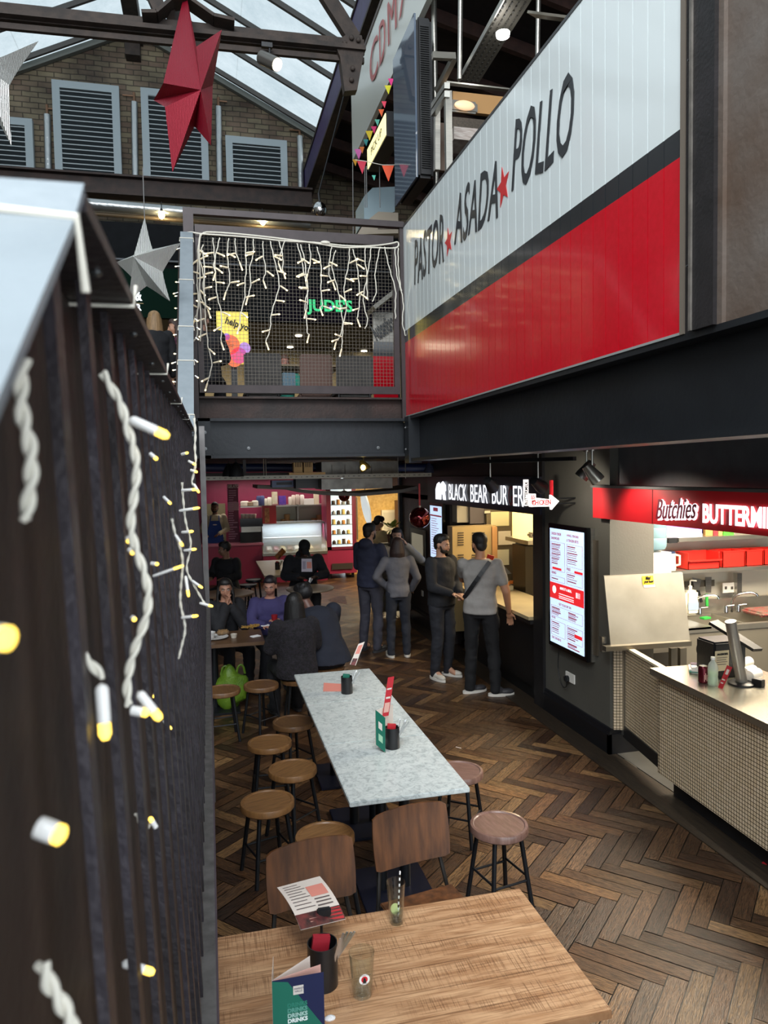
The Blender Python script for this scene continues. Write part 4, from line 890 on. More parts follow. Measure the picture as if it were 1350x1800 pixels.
# ---- digital menu screens
SCRM = emis('menu_screen_blue', 'bcd3f2', .95); SRED = emis('menu_screen_red', 'd3242a', .8); SINK = emis('menu_screen_text', 'a8404e', .35); SWH = emis('menu_screen_white', 'f6f6fa', 1.0)
def screen(label, y_l, y_r, z0, z1, x, nm='menu_screen', bev=.02):
    t = thing(nm, label, 'screen', (x, (y_l+y_r)/2, z0), world=True)
    MB().bbox((x+.02, (y_l+y_r)/2, (z0+z1)/2), (.045, y_l-y_r+.09, z1-z0+.09), None, .006).build('bezel', mat('gloss_black', '0c0c0e', .15), t)
    MB().b2((x-.006, y_r, z0), (x-.003, y_l, z1)).build('display', SCRM, t); return t
def on(t, x, y_l, y_r, z0, z1, u0, u1, v0, v1, m, nm):
    yy0 = y_l-(y_l-y_r)*u0; yy1 = y_l-(y_l-y_r)*u1; MB().b2((x-.0075, yy1, z1-(z1-z0)*v1), (x-.0065, yy0, z1-(z1-z0)*v0)).build(nm, m, t)
xq = XW-.07
yl, yr = AX(968, 1030, xq).y, AX(1027.5, 1030, xq).y; zz1 = (AX(968, 928, xq).z+AX(1026, 936, xq).z)/2; zz0 = (AX(971, 1127, xq).z+AX(1029, 1155, xq).z)/2
ms_ = screen('large portrait chicken menu screen lit pale blue with a red band on the grey wall', yl, yr, zz0, zz1, xq)
MB().b2((XW-.02, yr-.12, zz0+.03), (XW, yr-.03, zz1-.06)).build('wall_bracket', mat('bracket_brown', '6e6456', .4, .6), ms_); MB().b2((xq+.035, yr-.06, zz0-.04), (XW, yr-.035, zz1+.04)).build('steel_side', STEEL, ms_)
O = lambda *a: on(ms_, xq, yl, yr, zz0, zz1, *a)
O(0, 1, .47, .61, SRED, 'red_band')
def ST(body, u0, u1, v, hh, m=SINK, nm='menu_text'):
    wdt = yl-yr; hgt = zz1-zz0; return fit_text(body, yl-wdt*u0, yl-wdt*u1, zz1-hgt*v, zz1-hgt*(v-hh), xq-.0075, m, ms_, nm, .02, .0004)
ST('CHICKEN TENDER', .05, .36, .055, .022); ST('SANDWICHES', .05, .30, .095, .022); ST('WINGS, TENDERS', .52, .86, .055, .022); ST('& TENDER BITES', .52, .86, .095, .022)
ST('DRINKS', .05, .2, .395, .022); ST('FRIES', .52, .63, .335, .022); ST('GET YOUR DIP ON', .28, .64, .655, .02); ST('BOXES', .05, .17, .785, .018); ST('MAKE IT A MEAL', .32, .66, .515, .022, SWH); ST('OUR CHICKEN IS', .05, .34, .965, .02)
def outline(u0, u1, v0, v1):
    t_ = .004
    for a in ((u0, u1, v0, v0+t_/2), (u0, u1, v1, v1+t_/2), (u0, u0+t_*1.5, v0, v1), (u1, u1+t_*1.5, v0, v1)): O(*a, SINK, 'menu_box_line')
for bx_ in ((.04, .46, .115, .36), (.52, .96, .115, .30), (.04, .46, .41, .455), (.52, .96, .35, .45), (.04, .96, .67, .76), (.04, .46, .80, .93), (.52, .96, .80, .93)): outline(*bx_)
def rows(u0, u1, v0, v1, n):
    for i in range(n):
        v = v0+(v1-v0)*i/n; O(u0, u0+(u1-u0)*(.55+.35*rnd.random()), v, v+.005+.004*(i % 3 == 0), SINK, 'menu_line'); 
rows(.06, .38, .13, .31, 13); rows(.54, .9, .13, .29, 9); rows(.06, .3, .43, .45, 1); rows(.54, .85, .365, .44, 4); rows(.06, .42, .685, .755, 6); rows(.56, .9, .685, .755, 6); rows(.06, .42, .815, .92, 6); rows(.54, .92, .815, .92, 7); rows(.54, .92, .945, .985, 4)
O(.08, .36, .335, .355, SRED, 'menu_tag'); O(.74, .97, .325, .345, SRED, 'menu_tag'); O(.74, .95, .85, .88, SRED, 'menu_tag')
for v in (.55, .57, .585): O(.28, .72, v, v+.008, SWH, 'band_line')
O(.78, .9, .50, .545, SWH, 'band_badge')
yc_, zc_ = yl-(yl-yr)*.14, zz1-(zz1-zz0)*.53
MB().lathe([(.03, 0), (.037, 0), (.037, .001), (.03, .001)], (xq-.008, yc_, zc_), 28, Matrix.Rotation(R(-90), 3, 'Y')).build('round_logo', SWH, ms_)
MB().b2((xq-.0085, yc_-.008, zc_-.018), (xq-.0075, yc_+.008, zc_+.018)).build('round_logo_figure', SWH, ms_)
yl2, yr2 = AX(757, 930, xq).y, AX(777, 930, xq).y; z21, z20 = AX(770, 890, xq).z, AX(770, 982, xq).z
m2 = screen('narrow portrait burger menu screen on the dark wall left of the burger counter', yl2, yr2, z20, z21, xq)
O2 = lambda *a: on(m2, xq, yl2, yr2, z20, z21, *a)
O2(.3, .7, .03, .1, SINK, 'menu_logo'); O2(0, 1, .17, .2, SINK, 'menu_rule')
for i in range(16): O2(.1, .5+.4*rnd.random(), .24+i*.045, .25+i*.045, SINK, 'menu_line')
# socket, plug and cable below the menu screen
sk = thing('wall_socket', 'white double wall socket with a black plug on the grey wall under the menu screen', 'socket', AX(1003, 1190, XW-.01), world=True)
p, q_ = AX(996, 1179, XW), AX(1011, 1203, XW); MB().b2((XW-.012, q_.y, q_.z), (XW, p.y, p.z)).build('face_plate', WHITEP, sk)
MB().bbox(AX(996, 1193, XW-.03), (.05, .05, .055), None, .01).build('plug', BLACK, sk)
MB().tube(smooth_path([AX(983, 1138, XW-.01), AX(980, 1170, XW-.01), AX(984, 1195, XW-.015), AX(990, 1209, XW-.02), AX(996, 1208, XW-.03), AX(996, 1195, XW-.03)]), .004, 8).build('power_cable', BLACK, sk)
s3 = AX(743, 1043, XW); o = MB().bbox((XW-.006, s3.y, s3.z), (.012, .09, .09), None, .003).build('wall_socket', WHITEP); tag(o, 'white square wall socket low on the dark wall by the standing group', 'socket')

# ---- chicken stall: mosaic counter
def mosaic():
    m = bpy.data.materials.new('cream_mosaic'); m.use_nodes = True; nt = m.node_tree; b = nt.nodes['Principled BSDF']; L = nt.links.new
    uv = nt.nodes.new('ShaderNodeUVMap'); uv.uv_map = 'UVMap'
    br = nt.nodes.new('ShaderNodeTexBrick'); br.offset = 0; br.inputs['Scale'].default_value = 1; br.inputs['Brick Width'].default_value = .0255; br.inputs['Row Height'].default_value = .0255; br.inputs['Mortar Size'].default_value = .0024; br.inputs['Mortar Smooth'].default_value = .1
    br.inputs['Color1'].default_value = lin('dbc8ab'); br.inputs['Color2'].default_value = lin('cfba99'); br.inputs['Mortar'].default_value = lin('3b2d20'); L(uv.outputs[0], br.inputs[0]); L(br.outputs[0], b.inputs['Base Color']); b.inputs['Roughness'].default_value = .25; return m
MOS = mosaic()
def tiled(a, b, z0, z1, par, nm='mosaic_front', th=.02, za1=None):
    a, b = V((a[0], a[1], 0)), V((b[0], b[1], 0)); L_ = (b-a).length; n = V((-(b-a).y, (b-a).x, 0)).normalized()*-1
    me = bpy.data.meshes.new(nm); z0b = z0 if za1 is None else za1
    me.from_pydata([(a.x, a.y, z0), (b.x, b.y, z0b), (b.x, b.y, z1), (a.x, a.y, z1)]+[(a.x-n.x*th, a.y-n.y*th, z0), (b.x-n.x*th, b.y-n.y*th, z0b), (b.x-n.x*th, b.y-n.y*th, z1), (a.x-n.x*th, a.y-n.y*th, z1)], [], [(0, 1, 2, 3), (7, 6, 5, 4), (0, 3, 7, 4), (1, 5, 6, 2), (3, 2, 6, 7), (0, 4, 5, 1)])
    ul = me.uv_layers.new(name='UVMap')
    for pz in me.polygons:
        for li in pz.loop_indices:
            co = me.vertices[me.loops[li].vertex_index].co; ul.data[li].uv = ((V((co.x, co.y, 0))-a).length, co.z)
    me.materials.append(MOS); o = bpy.data.objects.new(nm, me); COL.objects.link(o); o.parent = par; o.location = -V(par['_o']); return o
CT = .96
c1 = AZ(1160, 1192, CT-.04)      # near-left corner of the stainless top, front edge
cA1 = AZ(1142, 1174, CT); cA2 = AZ(1350, 1273, CT)
dirc = (cA2-cA1).normalized(); endc = cA1+dirc*3.0
kc = thing('tiled_counter', 'stainless topped serving counter faced with small cream mosaic tiles on the right', 'counter', (cA1.x, cA1.y, 0), world=True)
nin = V((-dirc.y, dirc.x, 0)); nin = nin if nin.x > 0 else -nin
tp = MB(); P = [cA1, endc, endc+nin*.75, cA1+nin*.75+V((0, .0, 0))]; P = [V((p.x, p.y, CT)) for p in P]; tp.prism(P, (0, 0, -.045)); tp.build('steel_top', mat('counter_steel', 'b8b3a4', .25, .85, var=.08, scale=3), kc)
f0 = cA1+nin*.05+dirc*.03; f1 = endc+nin*.05
tiled((f0.x, f0.y), (f1.x, f1.y), .17, CT-.045, kc)
q0 = f0+nin*.7; tiled((q0.x, q0.y), (f0.x, f0.y), .17, CT-.045, kc, 'mosaic_end')
k0 = f0+nin*.1+dirc*.05; k1 = f1+nin*.1; MB().prism([(k0.x, k0.y, 0), (k1.x, k1.y, 0), (k1.x+.4, k1.y, 0), (k0.x+.4, k0.y, 0)], (0, 0, .175)).build('kick_plinth', DK, kc)
# tiled gate between the pillar and the counter
ga_ = AZ(1080, 1157, .95); gb2 = AZ(1150, 1172, .95)
gt = thing('tiled_gate', 'low cream mosaic gate panel between the grey pillar and the tiled counter', 'gate', (ga_.x, ga_.y, 0), world=True)
A0 = (3.40, 5.46); B0 = (f0.x+.06, f0.y-.02)
tiled(A0, B0, .22, .93, gt, 'gate_tiles', .04)
a_, b_ = V((*A0, 0)), V((*B0, 0)); MB().beam(a_+V((0.01, .01, .94)), b_+V((0.01, .01, .94)), .05, .02).build('gate_cap', mat('cream_cap', 'cfc3a6', .4), gt)
MB().beam(a_+V((.01, 0, .21)), b_+V((.01, 0, .21)), .045, .10).build('gate_foot', mat('black_gate_foot', '201f1f', .4), gt)
MB().beam(a_+V((-.02, .0, .0)), b_+V((-.04, -.0, .0)), .03, .012).build('threshold_bar', STEEL, gt)
tiled((3.315, 5.49), (3.385, 5.465), .22, .95, gt, 'post_tiles', .02); MB().b2((3.385, 5.44, .18), (3.41, 5.48, .97)).build('hinge_post', STEEL, gt)
# lifted steel counter flap with its notice
hf_ = thing('counter_flap', 'raised brushed steel counter flap leaning up behind the tiled gate with a yellow notice', 'flap', (3.6, 5.4, .9), world=True)
hq = [AY(1074, 1139, 5.38), AY(1213, 1127, 5.38), AY(1200, 1007, 5.50), AY(1062, 1013, 5.50)]
MB().prism(hq, (0.005, .025, .004)).build('steel_leaf', mat('worn_steel_leaf', '9d998c', .38, .7, c2='b1aca0', scale=3), hf_)
MB().beam(AY(1062, 1140, 5.36), AY(1212, 1130, 5.36), .06, .04).build('hinge_rail', mat('flap_rail', '6b665b', .4, .7), hf_)
MB().b2(AY(1054, 1118, 5.48), AY(1066, 1146, 5.44)).build('wall_bracket', STEEL, hf_)
for px in (1180, 1196): MB().b2(AY(px, 1140, 5.5), AY(px+6, 1168, 5.54)).build('support_leg', mat('flap_rail', '6b665b'), hf_)
def HQ(u, v, o=.003): p = (hq[3].lerp(hq[2], u)).lerp(hq[0].lerp(hq[1], u), v); return p+V((0, -o, 0))
MB().prism([HQ(.47, .02), HQ(.61, .02), HQ(.61, .15), HQ(.47, .15)], (0, -.001, 0)).build('yellow_notice', mat('notice_yellow', 'e3c21c', .5), hf_)
MB().prism([HQ(.48, .15), HQ(.62, .15), HQ(.62, .185), HQ(.48, .185)], (0, -.001, 0)).build('notice_edge', PAP, hf_)
fit_plane('Mind', HQ(.51, .075, .005), HQ(.57, .075, .005), .032, mat('ink_black', '141414'), hf_, 'notice_text'); fit_plane('your head', HQ(.485, .13, .005), HQ(.6, .13, .005), .03, mat('ink_black', '141414'), hf_, 'notice_text')
# dark under-counter unit and prep base behind the gate
MBu = MB().b2(AY(1130, 1150, 5.75), AY(1178, 1250, 5.9)).build('under_counter_unit', mat('dark_appliance', '27241f', .4)); tag(MBu, 'dark under-counter appliance behind the tiled gate below the steel flap', 'appliance')
# red fascia with letters
rs = thing('fascia_sign', 'red fascia sign reading Butchies BUTTERMILK above the chicken stall', 'sign', (3.2, 4.8, 2.05), world=True)
xr = 3.22
y_a, y_b = AX(1042, 880, xr).y, AX(1147, 880, xr).y; zrt, zrb = AX(1147, 860, xr).z, AX(1147, 921, xr).z
REDS = mat('fascia_red', 'd41c26', .5); 
MB().b2((xr, 1.6, zrb), (xr+.12, y_a, zrt)).build('fascia_panel', REDS, rs)
MB().b2((xr-.003, y_b-.004, zrb), (xr, y_b+.004, zrt)).build('panel_joint', mat('fascia_joint', '8f1018', .5), rs)
MB().b2((xr-.02, 1.6, zrt), (xr+.14, y_a, zrt+.02)).build('top_capping', mat('grey_capping', '5b5a58', .5), rs)
y_l, y_r2 = AX(1238, 905, xr).y, AX(1350, 910, xr).y; zb0, zb1 = AX(1290, 924, xr).z, AX(1290, 888, xr).z
per = (y_l-y_r2)/7.9
fit_text('BUTTERMILK', y_l, y_l-per*10, zb0, zb1, xr-.012, SW, rs, bold=.03)
y_l, y_r2 = AX(1156, 905, xr).y, AX(1227, 905, xr).y; zc0, zc1 = AX(1190, 912, xr).z, AX(1190, 876, xr).z
def scripty(off, m, bold, nm, dz=0, dy=0):
    o = fit_text('Butchies', y_l+dy, y_r2+dy, zc0+dz, zc1+dz, off, m, rs, nm, bold, .003, 1.0, .35)
    for v in o.data.vertices: v.co.z += (y_l-v.co.y)/(y_l-y_r2)*.03-.015
scripty(xr-.008, SW, .045, 'logo_outline'); scripty(xr-.006, SW, .045, 'logo_outline', -.012, -.012); scripty(xr-.014, mat('logo_maroon', '8c2236', .4), .0, 'logo_script')
# kitchen back wall items
YK = 6.62
WT = mat('white_wall_tiles', 'ddd6c3', .3)
def KB(p, q, th=.02, nm='x', m=WT, par=None, y=YK):
    a_, b_ = AY(*p, y), AY(*q, y); return MB().b2((a_.x, y, b_.z), (b_.x, y+th, a_.z)).build(nm, m, par)
s1_ = thing('wall_shelf', 'upper stainless wall shelf at the back of the chicken kitchen', 'shelf', AY(1200, 950, YK), world=True)
a_ = AY(1188, 945, YK-.25); b_ = AY(1188, 952, YK-.25); zs1 = a_.z
MB().b2((a_.x, YK-.3, b_.z), (7, YK, a_.z)).build('shelf_board', STEELH, s1_); MB().b2((a_.x-.1, YK-.28, b_.z-.01), (a_.x, YK, a_.z)).build('dark_end', BLACK, s1_)
s2_ = thing('wall_shelf', 'lower stainless wall shelf carrying the red tubs in the chicken kitchen', 'shelf', AY(1200, 1006, YK), world=True)
a2 = AY(1150, 1004, YK-.25); b2_ = AY(1150, 1010, YK-.25); MB().b2((a2.x, YK-.3, b2_.z), (7, YK, a2.z)).build('shelf_board', STEELH, s2_)
for px in (1300,): KB((px-4, 1008), (px+4, 1046), .06, 'bracket', STEEL, s2_, YK-.06)
zsh = a2.z
def on_shelf(px, y=YK-.15): return AY(px, 1000, y).x
# red tubs
RT_ = mat('red_storage_plastic', 'd22a22', .35)
def tub(label, px, w, h, y, open_=False):
    x = AY(px, 990, y).x; t = thing('storage_tub', label, 'storage tub', (x, y, zsh), 0, 'red tubs on the chicken kitchen shelf'); wall = .006
    m = MB(); m.b2((-w/2, -.1, 0), (w/2, .1, wall)); m.b2((-w/2, -.1, 0), (-w/2+wall, .1, h)); m.b2((w/2-wall, -.1, 0), (w/2, .1, h)); m.b2((-w/2, .1-wall, 0), (w/2, .1, h)); m.b2((-w/2, -.1, 0), (w/2, -.1+wall, h*(.55 if open_ else 1))); m.build('tub_body', RT_, t, (0, 0, 0))
    m = MB(); m.b2((-w/2-.004, -.105, h-.012), (w/2+.004, -.095, h)) if not open_ else m.b2((-w/2-.004, -.14, h*.5), (w/2+.004, -.1, h*.58)); m.b2((-w/2-.006, -.1, h-.01), (-w/2, .1, h)); m.b2((w/2, -.1, h-.01), (w/2+.006, .1, h)); m.build('rim', RT_, t, (0, 0, 0)); return t
tub('leftmost red plastic tub with a cut-away front on the lower kitchen shelf', 1226, .36, .17, YK-.2, True)
tub('second red plastic tub from the left on the lower kitchen shelf', 1278, .26, .17, YK-.17)
tub('third red plastic tub from the left on the lower kitchen shelf', 1314, .20, .165, YK-.15)
tub('rightmost red plastic tub cut by the photo edge on the lower kitchen shelf', 1348, .24, .165, YK-.14)
jug = thing('kitchen_jug', 'cream plastic jug with a blue lid left of the red tubs', 'jug', (on_shelf(1170, YK-.2), YK-.2, zsh)); 
MB().lathe([(0, 0), (.095, 0), (.10, .02), (.09, .17), (0, .17)], n=28).build('jug_body', CREAM, jug, (0, 0, 0)); MB().lathe([(0, .17), (.092, .17), (.09, .185), (0, .185)], n=28).build('lid', mat('navy_lid', '2c3a5a', .4), jug, (0, 0, 0)); MB().tube([(.09, -.02, .15), (.14, -.03, .14), (.14, -.03, .05), (.09, -.02, .04)], .012, 8).build('handle', CREAM, jug, (0, 0, 0))
wbt = thing('water_bottle', 'big pale blue water cooler bottle standing beside the grey pillar', 'water bottle', (AY(1148, 960, 6.2).x, 6.2, AY(1148, 968, 6.2).z))
MB().lathe([(.03, 0), (.11, .02), (.125, .05), (.125, .12), (.12, .13), (.125, .14), (.125, .22), (.12, .23), (.125, .24), (.125, .36), (0, .37)], n=28).build('bottle', mat('cooler_blue', '8fb0bd', .1, trans=.5, ior=1.2), wbt, (0, 0, 0)); MB().b2((-.13, -.1, -.3), (.13, .12, -.01)).build('cooler_body', WHITEP, wbt, (0, 0, 0))
mn = thing('kitchen_monitor', 'monitor with a purple screen on the upper kitchen shelf', 'screen', AY(1200, 940, YK-.15), world=True)
KB((1158, 918), (1236, 947), .03, 'casing', mat('gloss_black', '0c0c0e'), mn, YK-.2); KB((1161, 922), (1234, 942), .002, 'display', emis('purple_display', '8f7be0', .9), mn, YK-.204); KB((1162, 941), (1235, 945), .002, 'strip', WHITEP, mn, YK-.206)
for i, (x0_, x1_, py, cc_, lb) in enumerate(((1240, 1253, 930, 'b58a52', 'brown cardboard box on the upper kitchen shelf beside the monitor'), (1254, 1262, 931, '8c2f38', 'maroon carton on the upper kitchen shelf'), (1263, 1270, 932, 'c29a5c', 'tan carton between the maroon carton and the green box'), (1272, 1290, 934, '4fbf3a', 'bright green box on the upper kitchen shelf'))):
    a_, b_ = AY(x0_, py, YK-.2), AY(x1_, 944, YK-.2); o = MB().b2((a_.x, YK-.2, zs1), (b_.x, YK-.05, a_.z)).build('carton', mat('carton_'+cc_, cc_, .6)); tag(o, lb, 'box')
# sink run
sn = thing('double_sink', 'stainless double sink unit with upstand at the back of the chicken kitchen', 'sink', (5, 6.2, 0), world=True)
a_ = AY(1205, 1118, 5.95); zk = .93; yf_ = 5.95
MB().b2((a_.x-.5, YK-.03, zk), (7, YK, zk+.13)).build('upstand', STEELH, sn)
sb = MB(); x0_ = a_.x-.5; bowls = [(AY(1215, 1095, 6.25).x, AY(1262, 1095, 6.25).x+.12), (AY(1275, 1095, 6.25).x+.03, AY(1350, 1095, 6.25).x+.2)]
sb.b2((x0_, yf_, zk-.05), (7, yf_+.06, zk)); sb.b2((x0_, YK-.12, zk-.02), (7, YK, zk)); sb.b2((x0_, yf_, zk-.02), (bowls[0][0], YK, zk)); sb.b2((bowls[0][1], yf_, zk-.02), (bowls[1][0], YK, zk)); sb.b2((bowls[1][1], yf_, zk-.02), (7, YK, zk))
sb.build('sink_top', STEELH, sn)
for (xa, xb_) in bowls: q_ = MB(); q_.b2((xa, yf_+.06, zk-.2), (xb_, YK-.12, zk-.19)); q_.b2((xa-.01, yf_+.05, zk-.2), (xa, YK-.12, zk-.005)); q_.b2((xb_, yf_+.05, zk-.2), (xb_+.01, YK-.12, zk-.005)); q_.b2((xa, YK-.13, zk-.2), (xb_, YK-.12, zk-.005)); q_.b2((xa, yf_+.05, zk-.2), (xb_, yf_+.06, zk-.005)); q_.build('bowl', STEELH, sn)
MB().b2((x0_, yf_+.01, 0), (7, yf_+.05, zk-.05)).build('apron_panel', mat('steel_apron', '8d8779', .4, .6), sn)
for i, (px, lb) in enumerate(((1222, 'left chrome swan-neck mixer tap over the kitchen sink, beside the soap bottle'), (1300, 'right chrome swan-neck mixer tap over the kitchen sink'))):
    b_ = AY(px-4 if i == 0 else px-14, 1095, 6.5); t = thing('mixer_tap', lb, 'tap', (b_.x, 6.5, zk), 0, 'chrome taps on the double sink')
    CH = mat('chrome', 'c9c9c9', .15, 1)
    MB().tube(smooth_path([(0, 0, 0), (0, 0, .13), (.04, -.03, .19), (.14, -.1, .215), (.19, -.13, .20), (.2, -.135, .175)]), .014, 10).build('spout', CH, t, (0, 0, 0))
    for sx in (-.07, .08): MB().lathe([(0, 0), (.024, 0), (.02, .05), (.016, .07), (0, .075)], (sx, 0, 0), 14).tube([(sx, 0, .068), (sx+.06, -.05, .082)], .006, 8).build('lever_handle', CH, t, (0, 0, 0))
sp_ = thing('soap_bottle', 'white pump soap container behind the left kitchen tap', 'bottle', (AY(1213, 1060, 6.5).x, 6.5, zk))
MB().bbox((0, 0, .13), (.15, .1, .26), None, .025).build('container', mat('soap_plastic', 'd5d2c2', .4), sp_, (0, 0, 0)); MB().lathe([(0, .26), (.02, .26), (.02, .3), (.006, .31), (.006, .36), (0, .36)], n=12).tube([(0, 0, .36), (.06, -.02, .355)], .008, 8).build('pump', WHITEP, sp_, (0, 0, 0)); MB().b2((-.06, -.056, .06), (.06, -.051, .14)).build('label', mat('soap_label', '8fa0b8', .5), sp_, (0, 0, 0))
kn = thing('magnetic_rack', 'steel knife rack on the white kitchen wall under the lower shelf', 'rack', AY(1230, 1025, YK-.02), world=True); KB((1205, 1022), (1256, 1030), .02, 'strip', mat('flap_rail', '6b665b'), kn, YK-.02)
for (pts, hx, hc, lb) in (([(1217, 1015), (1233, 1018), (1229, 1038), (1221, 1036)], ((1227, 1038), (1233, 1058)), BLACK, 'triangular steel scraper with a black handle hanging on the knife rack'), ([(1240, 1014), (1251, 1014), (1250, 1042), (1241, 1042)], ((1242, 1044), (1243, 1065)), mat('green_handle', '35a845', .4), 'steel cleaver with a green handle hanging on the knife rack')):
    t = thing('kitchen_knife', lb, 'knife', AY(*pts[0], YK-.03), world=True); MB().prism([AY(*p, YK-.04) for p in pts], (0, .003, 0)).build('blade', STEEL, t); MB().tube([AY(*hx[0], YK-.04), AY(*hx[1], YK-.04)], .016, 10).build('handle', hc, t)
so = thing('kitchen_socket', 'white double kitchen socket under the lower shelf on the white wall', 'socket', AY(1282, 1033, YK), world=True); KB((1271, 1025), (1293, 1041), .012, 'face_plate', WHITEP, so, YK-.012)
for px in (1276, 1287): KB((px-2, 1031), (px+2, 1036), .002, 'socket_holes', mat('socket_hole', '4a4640'), so, YK-.014)
boxy('drying_mat', 'grey crumpled drying cloth and utensils at the right edge of the sink', 'cloth', V((AY(1345, 1070, 6.3).x, 6.3, zk)), (.35, .3, .05), mat('grey_cloth', '7d7768', .8, c2='a33a3a', scale=20, bump=1), 0, .02)
boxy('scourer', 'flat green scourer by the left kitchen tap', 'scourer', AZ(1240, 1088, zk), (.1, .06, .02), mat('green_handle', '35a845'), .2, .004)
# ---- things on the tiled counter
def on_ct(px, py): return AZ(px, py, CT)
pos = thing('till', 'tilted grey-backed touchscreen till with a thick cylinder neck on the tiled counter', 'till', on_ct(1303, 1203), world=True)
bc = on_ct(1303, 1203); yb_ = bc.y
MB().lathe([(0, 0), (.085, 0), (.085, .012), (.07, .02), (0, .02)], bc, 28).build('base', BLACK, pos)
topn = AY(1284, 1092, yb_-.02); MB().tube([bc+V((.005, 0, .015)), topn], .036, 22).build('neck', mat('till_neck_grey', '9b958c', .3, .5), pos)
MB().prism([AY(1247, 1093, yb_+.12), AY(1262, 1089, yb_+.2), AY(1341, 1140, yb_-.02), AY(1325, 1141, yb_-.1)], (0, .01, -.02)).build('screen', BLACK, pos)
pr = thing('receipt_printer', 'black receipt printer with a cream allergies notice behind the till', 'printer', on_ct(1290, 1188), world=True)
yp = yb_+.16; a_, b_ = AY(1256, 1130, yp), AY(1312, 1180, yp); MB().bbox(((a_.x+b_.x)/2, yp+.1, CT+(a_.z-CT)/2), (b_.x-a_.x, .2, a_.z-CT), None, .012).build('casing', BLACK, pr)
a_, b_ = AY(1257, 1145, yp-.005), AY(1281, 1178, yp-.005); MB().b2((a_.x, yp-.006, b_.z), (b_.x, yp-.003, a_.z)).build('notice', mat('allergy_card', 'cbbf9e', .6), pr)
fit_plane('ALLERGIES', (a_.x+.012, yp-.008, a_.z-.03), (b_.x-.012, yp-.008, a_.z-.03), .014, mat('ink_black', '141414'), pr, 'notice_text')
for i in range(4): MB().b2((a_.x+.012, yp-.008, a_.z-.05-i*.016), (b_.x-.014-.01*(i % 2), yp-.007, a_.z-.046-i*.016)).build('notice_line', mat('menu_ink', '5c5050'), pr)
cr = thing('card_terminal', 'white and grey card payment terminal lying at the left end of the tiled counter', 'card terminal', on_ct(1222, 1180), -.6)
MB().bbox((0, 0, .022), (.085, .17, .044), None, .014).build('body', WHITEP, cr, (0, 0, 0)); MB().bbox((0, .035, .046), (.06, .07, .006), None, .002).build('screen', mat('terminal_screen', '4b4f58', .2), cr, (0, 0, 0)); MB().b2((-.0435, -.086, .012), (.0435, .086, .018)).build('teal_stripe', mat('teal', '2f8f7c', .4), cr, (0, 0, 0))
cnn = thing('drinks_can', 'dark red soft drink can on the tiled counter', 'can', on_ct(1236, 1200)); MB().lathe([(0, 0), (.026, 0), (.033, .008), (.033, .105), (.027, .116), (.026, .118), (0, .114)], n=28).build('can_body', mat('can_maroon', '5e1420', .25, .6), cnn, (0, 0, 0))
MB().lathe([(.0255, .1165), (.027, .119), (.026, .121), (.0245, .118)], n=28).build('rim', STEEL, cnn, (0, 0, 0))
for i in range(4): MB().bbox((-.014+.009*i, -.0325, .04+.012*(i % 2)), (.006, .004, .045), None, .001).build('can_print', mat('can_print', 'd9a59a', .4), cnn, (0, 0, 0))
btl = thing('plastic_bottle', 'clear plastic bottle of pale green drink beside the red can on the tiled counter', 'bottle', on_ct(1253, 1204))
MB().lathe([(0, 0), (.03, 0), (.034, .01), (.034, .05), (.031, .06), (.034, .07), (.034, .12), (.026, .15), (.013, .168), (.013, .18), (0, .18)], n=28).build('bottle_body', mat('clear_plastic', 'e8eee4', .08, alpha=.35), btl, (0, 0, 0)); MB().lathe([(0, .004), (.031, .008), (.031, .09), (0, .09)], n=24).build('green_drink', mat('green_drink', '9fc489', .1, alpha=.7), btl, (0, 0, 0)); MB().lathe([(0, .178), (.015, .178), (.015, .195), (0, .195)], n=18).build('cap', WHITEP, btl, (0, 0, 0))
sc = thing('handheld_scanner', 'black device with two glowing green dots behind the red can', 'scanner', on_ct(1244, 1178), world=True)
MB().ell(on_ct(1242, 1172)+V((0, .05, .12)), (.045, .04, .06)).lathe([(0, 0), (.04, 0), (.02, .06), (0, .08)], on_ct(1242, 1172)+V((0, .05, 0)), 16).build('body', BLACK, sc)
for dx in (-.02, .018): MB().ell(on_ct(1242, 1172)+V((dx, .012, .145)), (.008, .006, .007), n=8, m=6).build('green_light', emis('green_dot', '45f08a', 2), sc)
card('small red leaflet standing on the tiled counter in front of the till', [on_ct(1262, 1208), on_ct(1270, 1211), AY(1287, 1173, on_ct(1270, 1211).y+.02), AY(1278, 1169, on_ct(1262, 1208).y+.02)], .002, MRED, [(.3, .8, .62, .85, PAP), (.15, .7, .2, .25, PAP), (.15, .8, .35, .4, PAP)], nm='leaflet')
for i, (px, py, rr) in enumerate(((1322, 1168, .05), (1330, 1182, .045), (1338, 1190, .05))):
    o = MB().tube([on_ct(px, py+14)+V((-.05, .06, rr)), on_ct(px, py+14)+V((.06, .1, rr))], rr*.75, 16).build('paper_roll', WHITEP); tag(o, ('upper left', 'middle', 'lower right')[i]+' white paper roll piled behind the till on the tiled counter', 'paper roll', 'white paper rolls behind the till')
boxy('stapler_box', 'small black and red till accessory at the right of the till base', 'device', on_ct(1333, 1206), (.05, .07, .05), BLACK, .3)
# red scrap on the floor
o = MB().bbox(AZ(1346, 1516, .008), (.05, .03, .003), Matrix.Rotation(.5, 3, 'Z'), .001).build('dropped_wrapper', MRED); tag(o, 'small red wrapper dropped on the floor beside the tiled counter', 'litter')
o = MB().box(AZ(806, 1314, .003), (.055, .006, .003), Matrix.Rotation(-.9, 3, 'Z')).build('dropped_straw', PAP); tag(o, 'small white paper scrap on the parquet right of the marble table', 'litter')
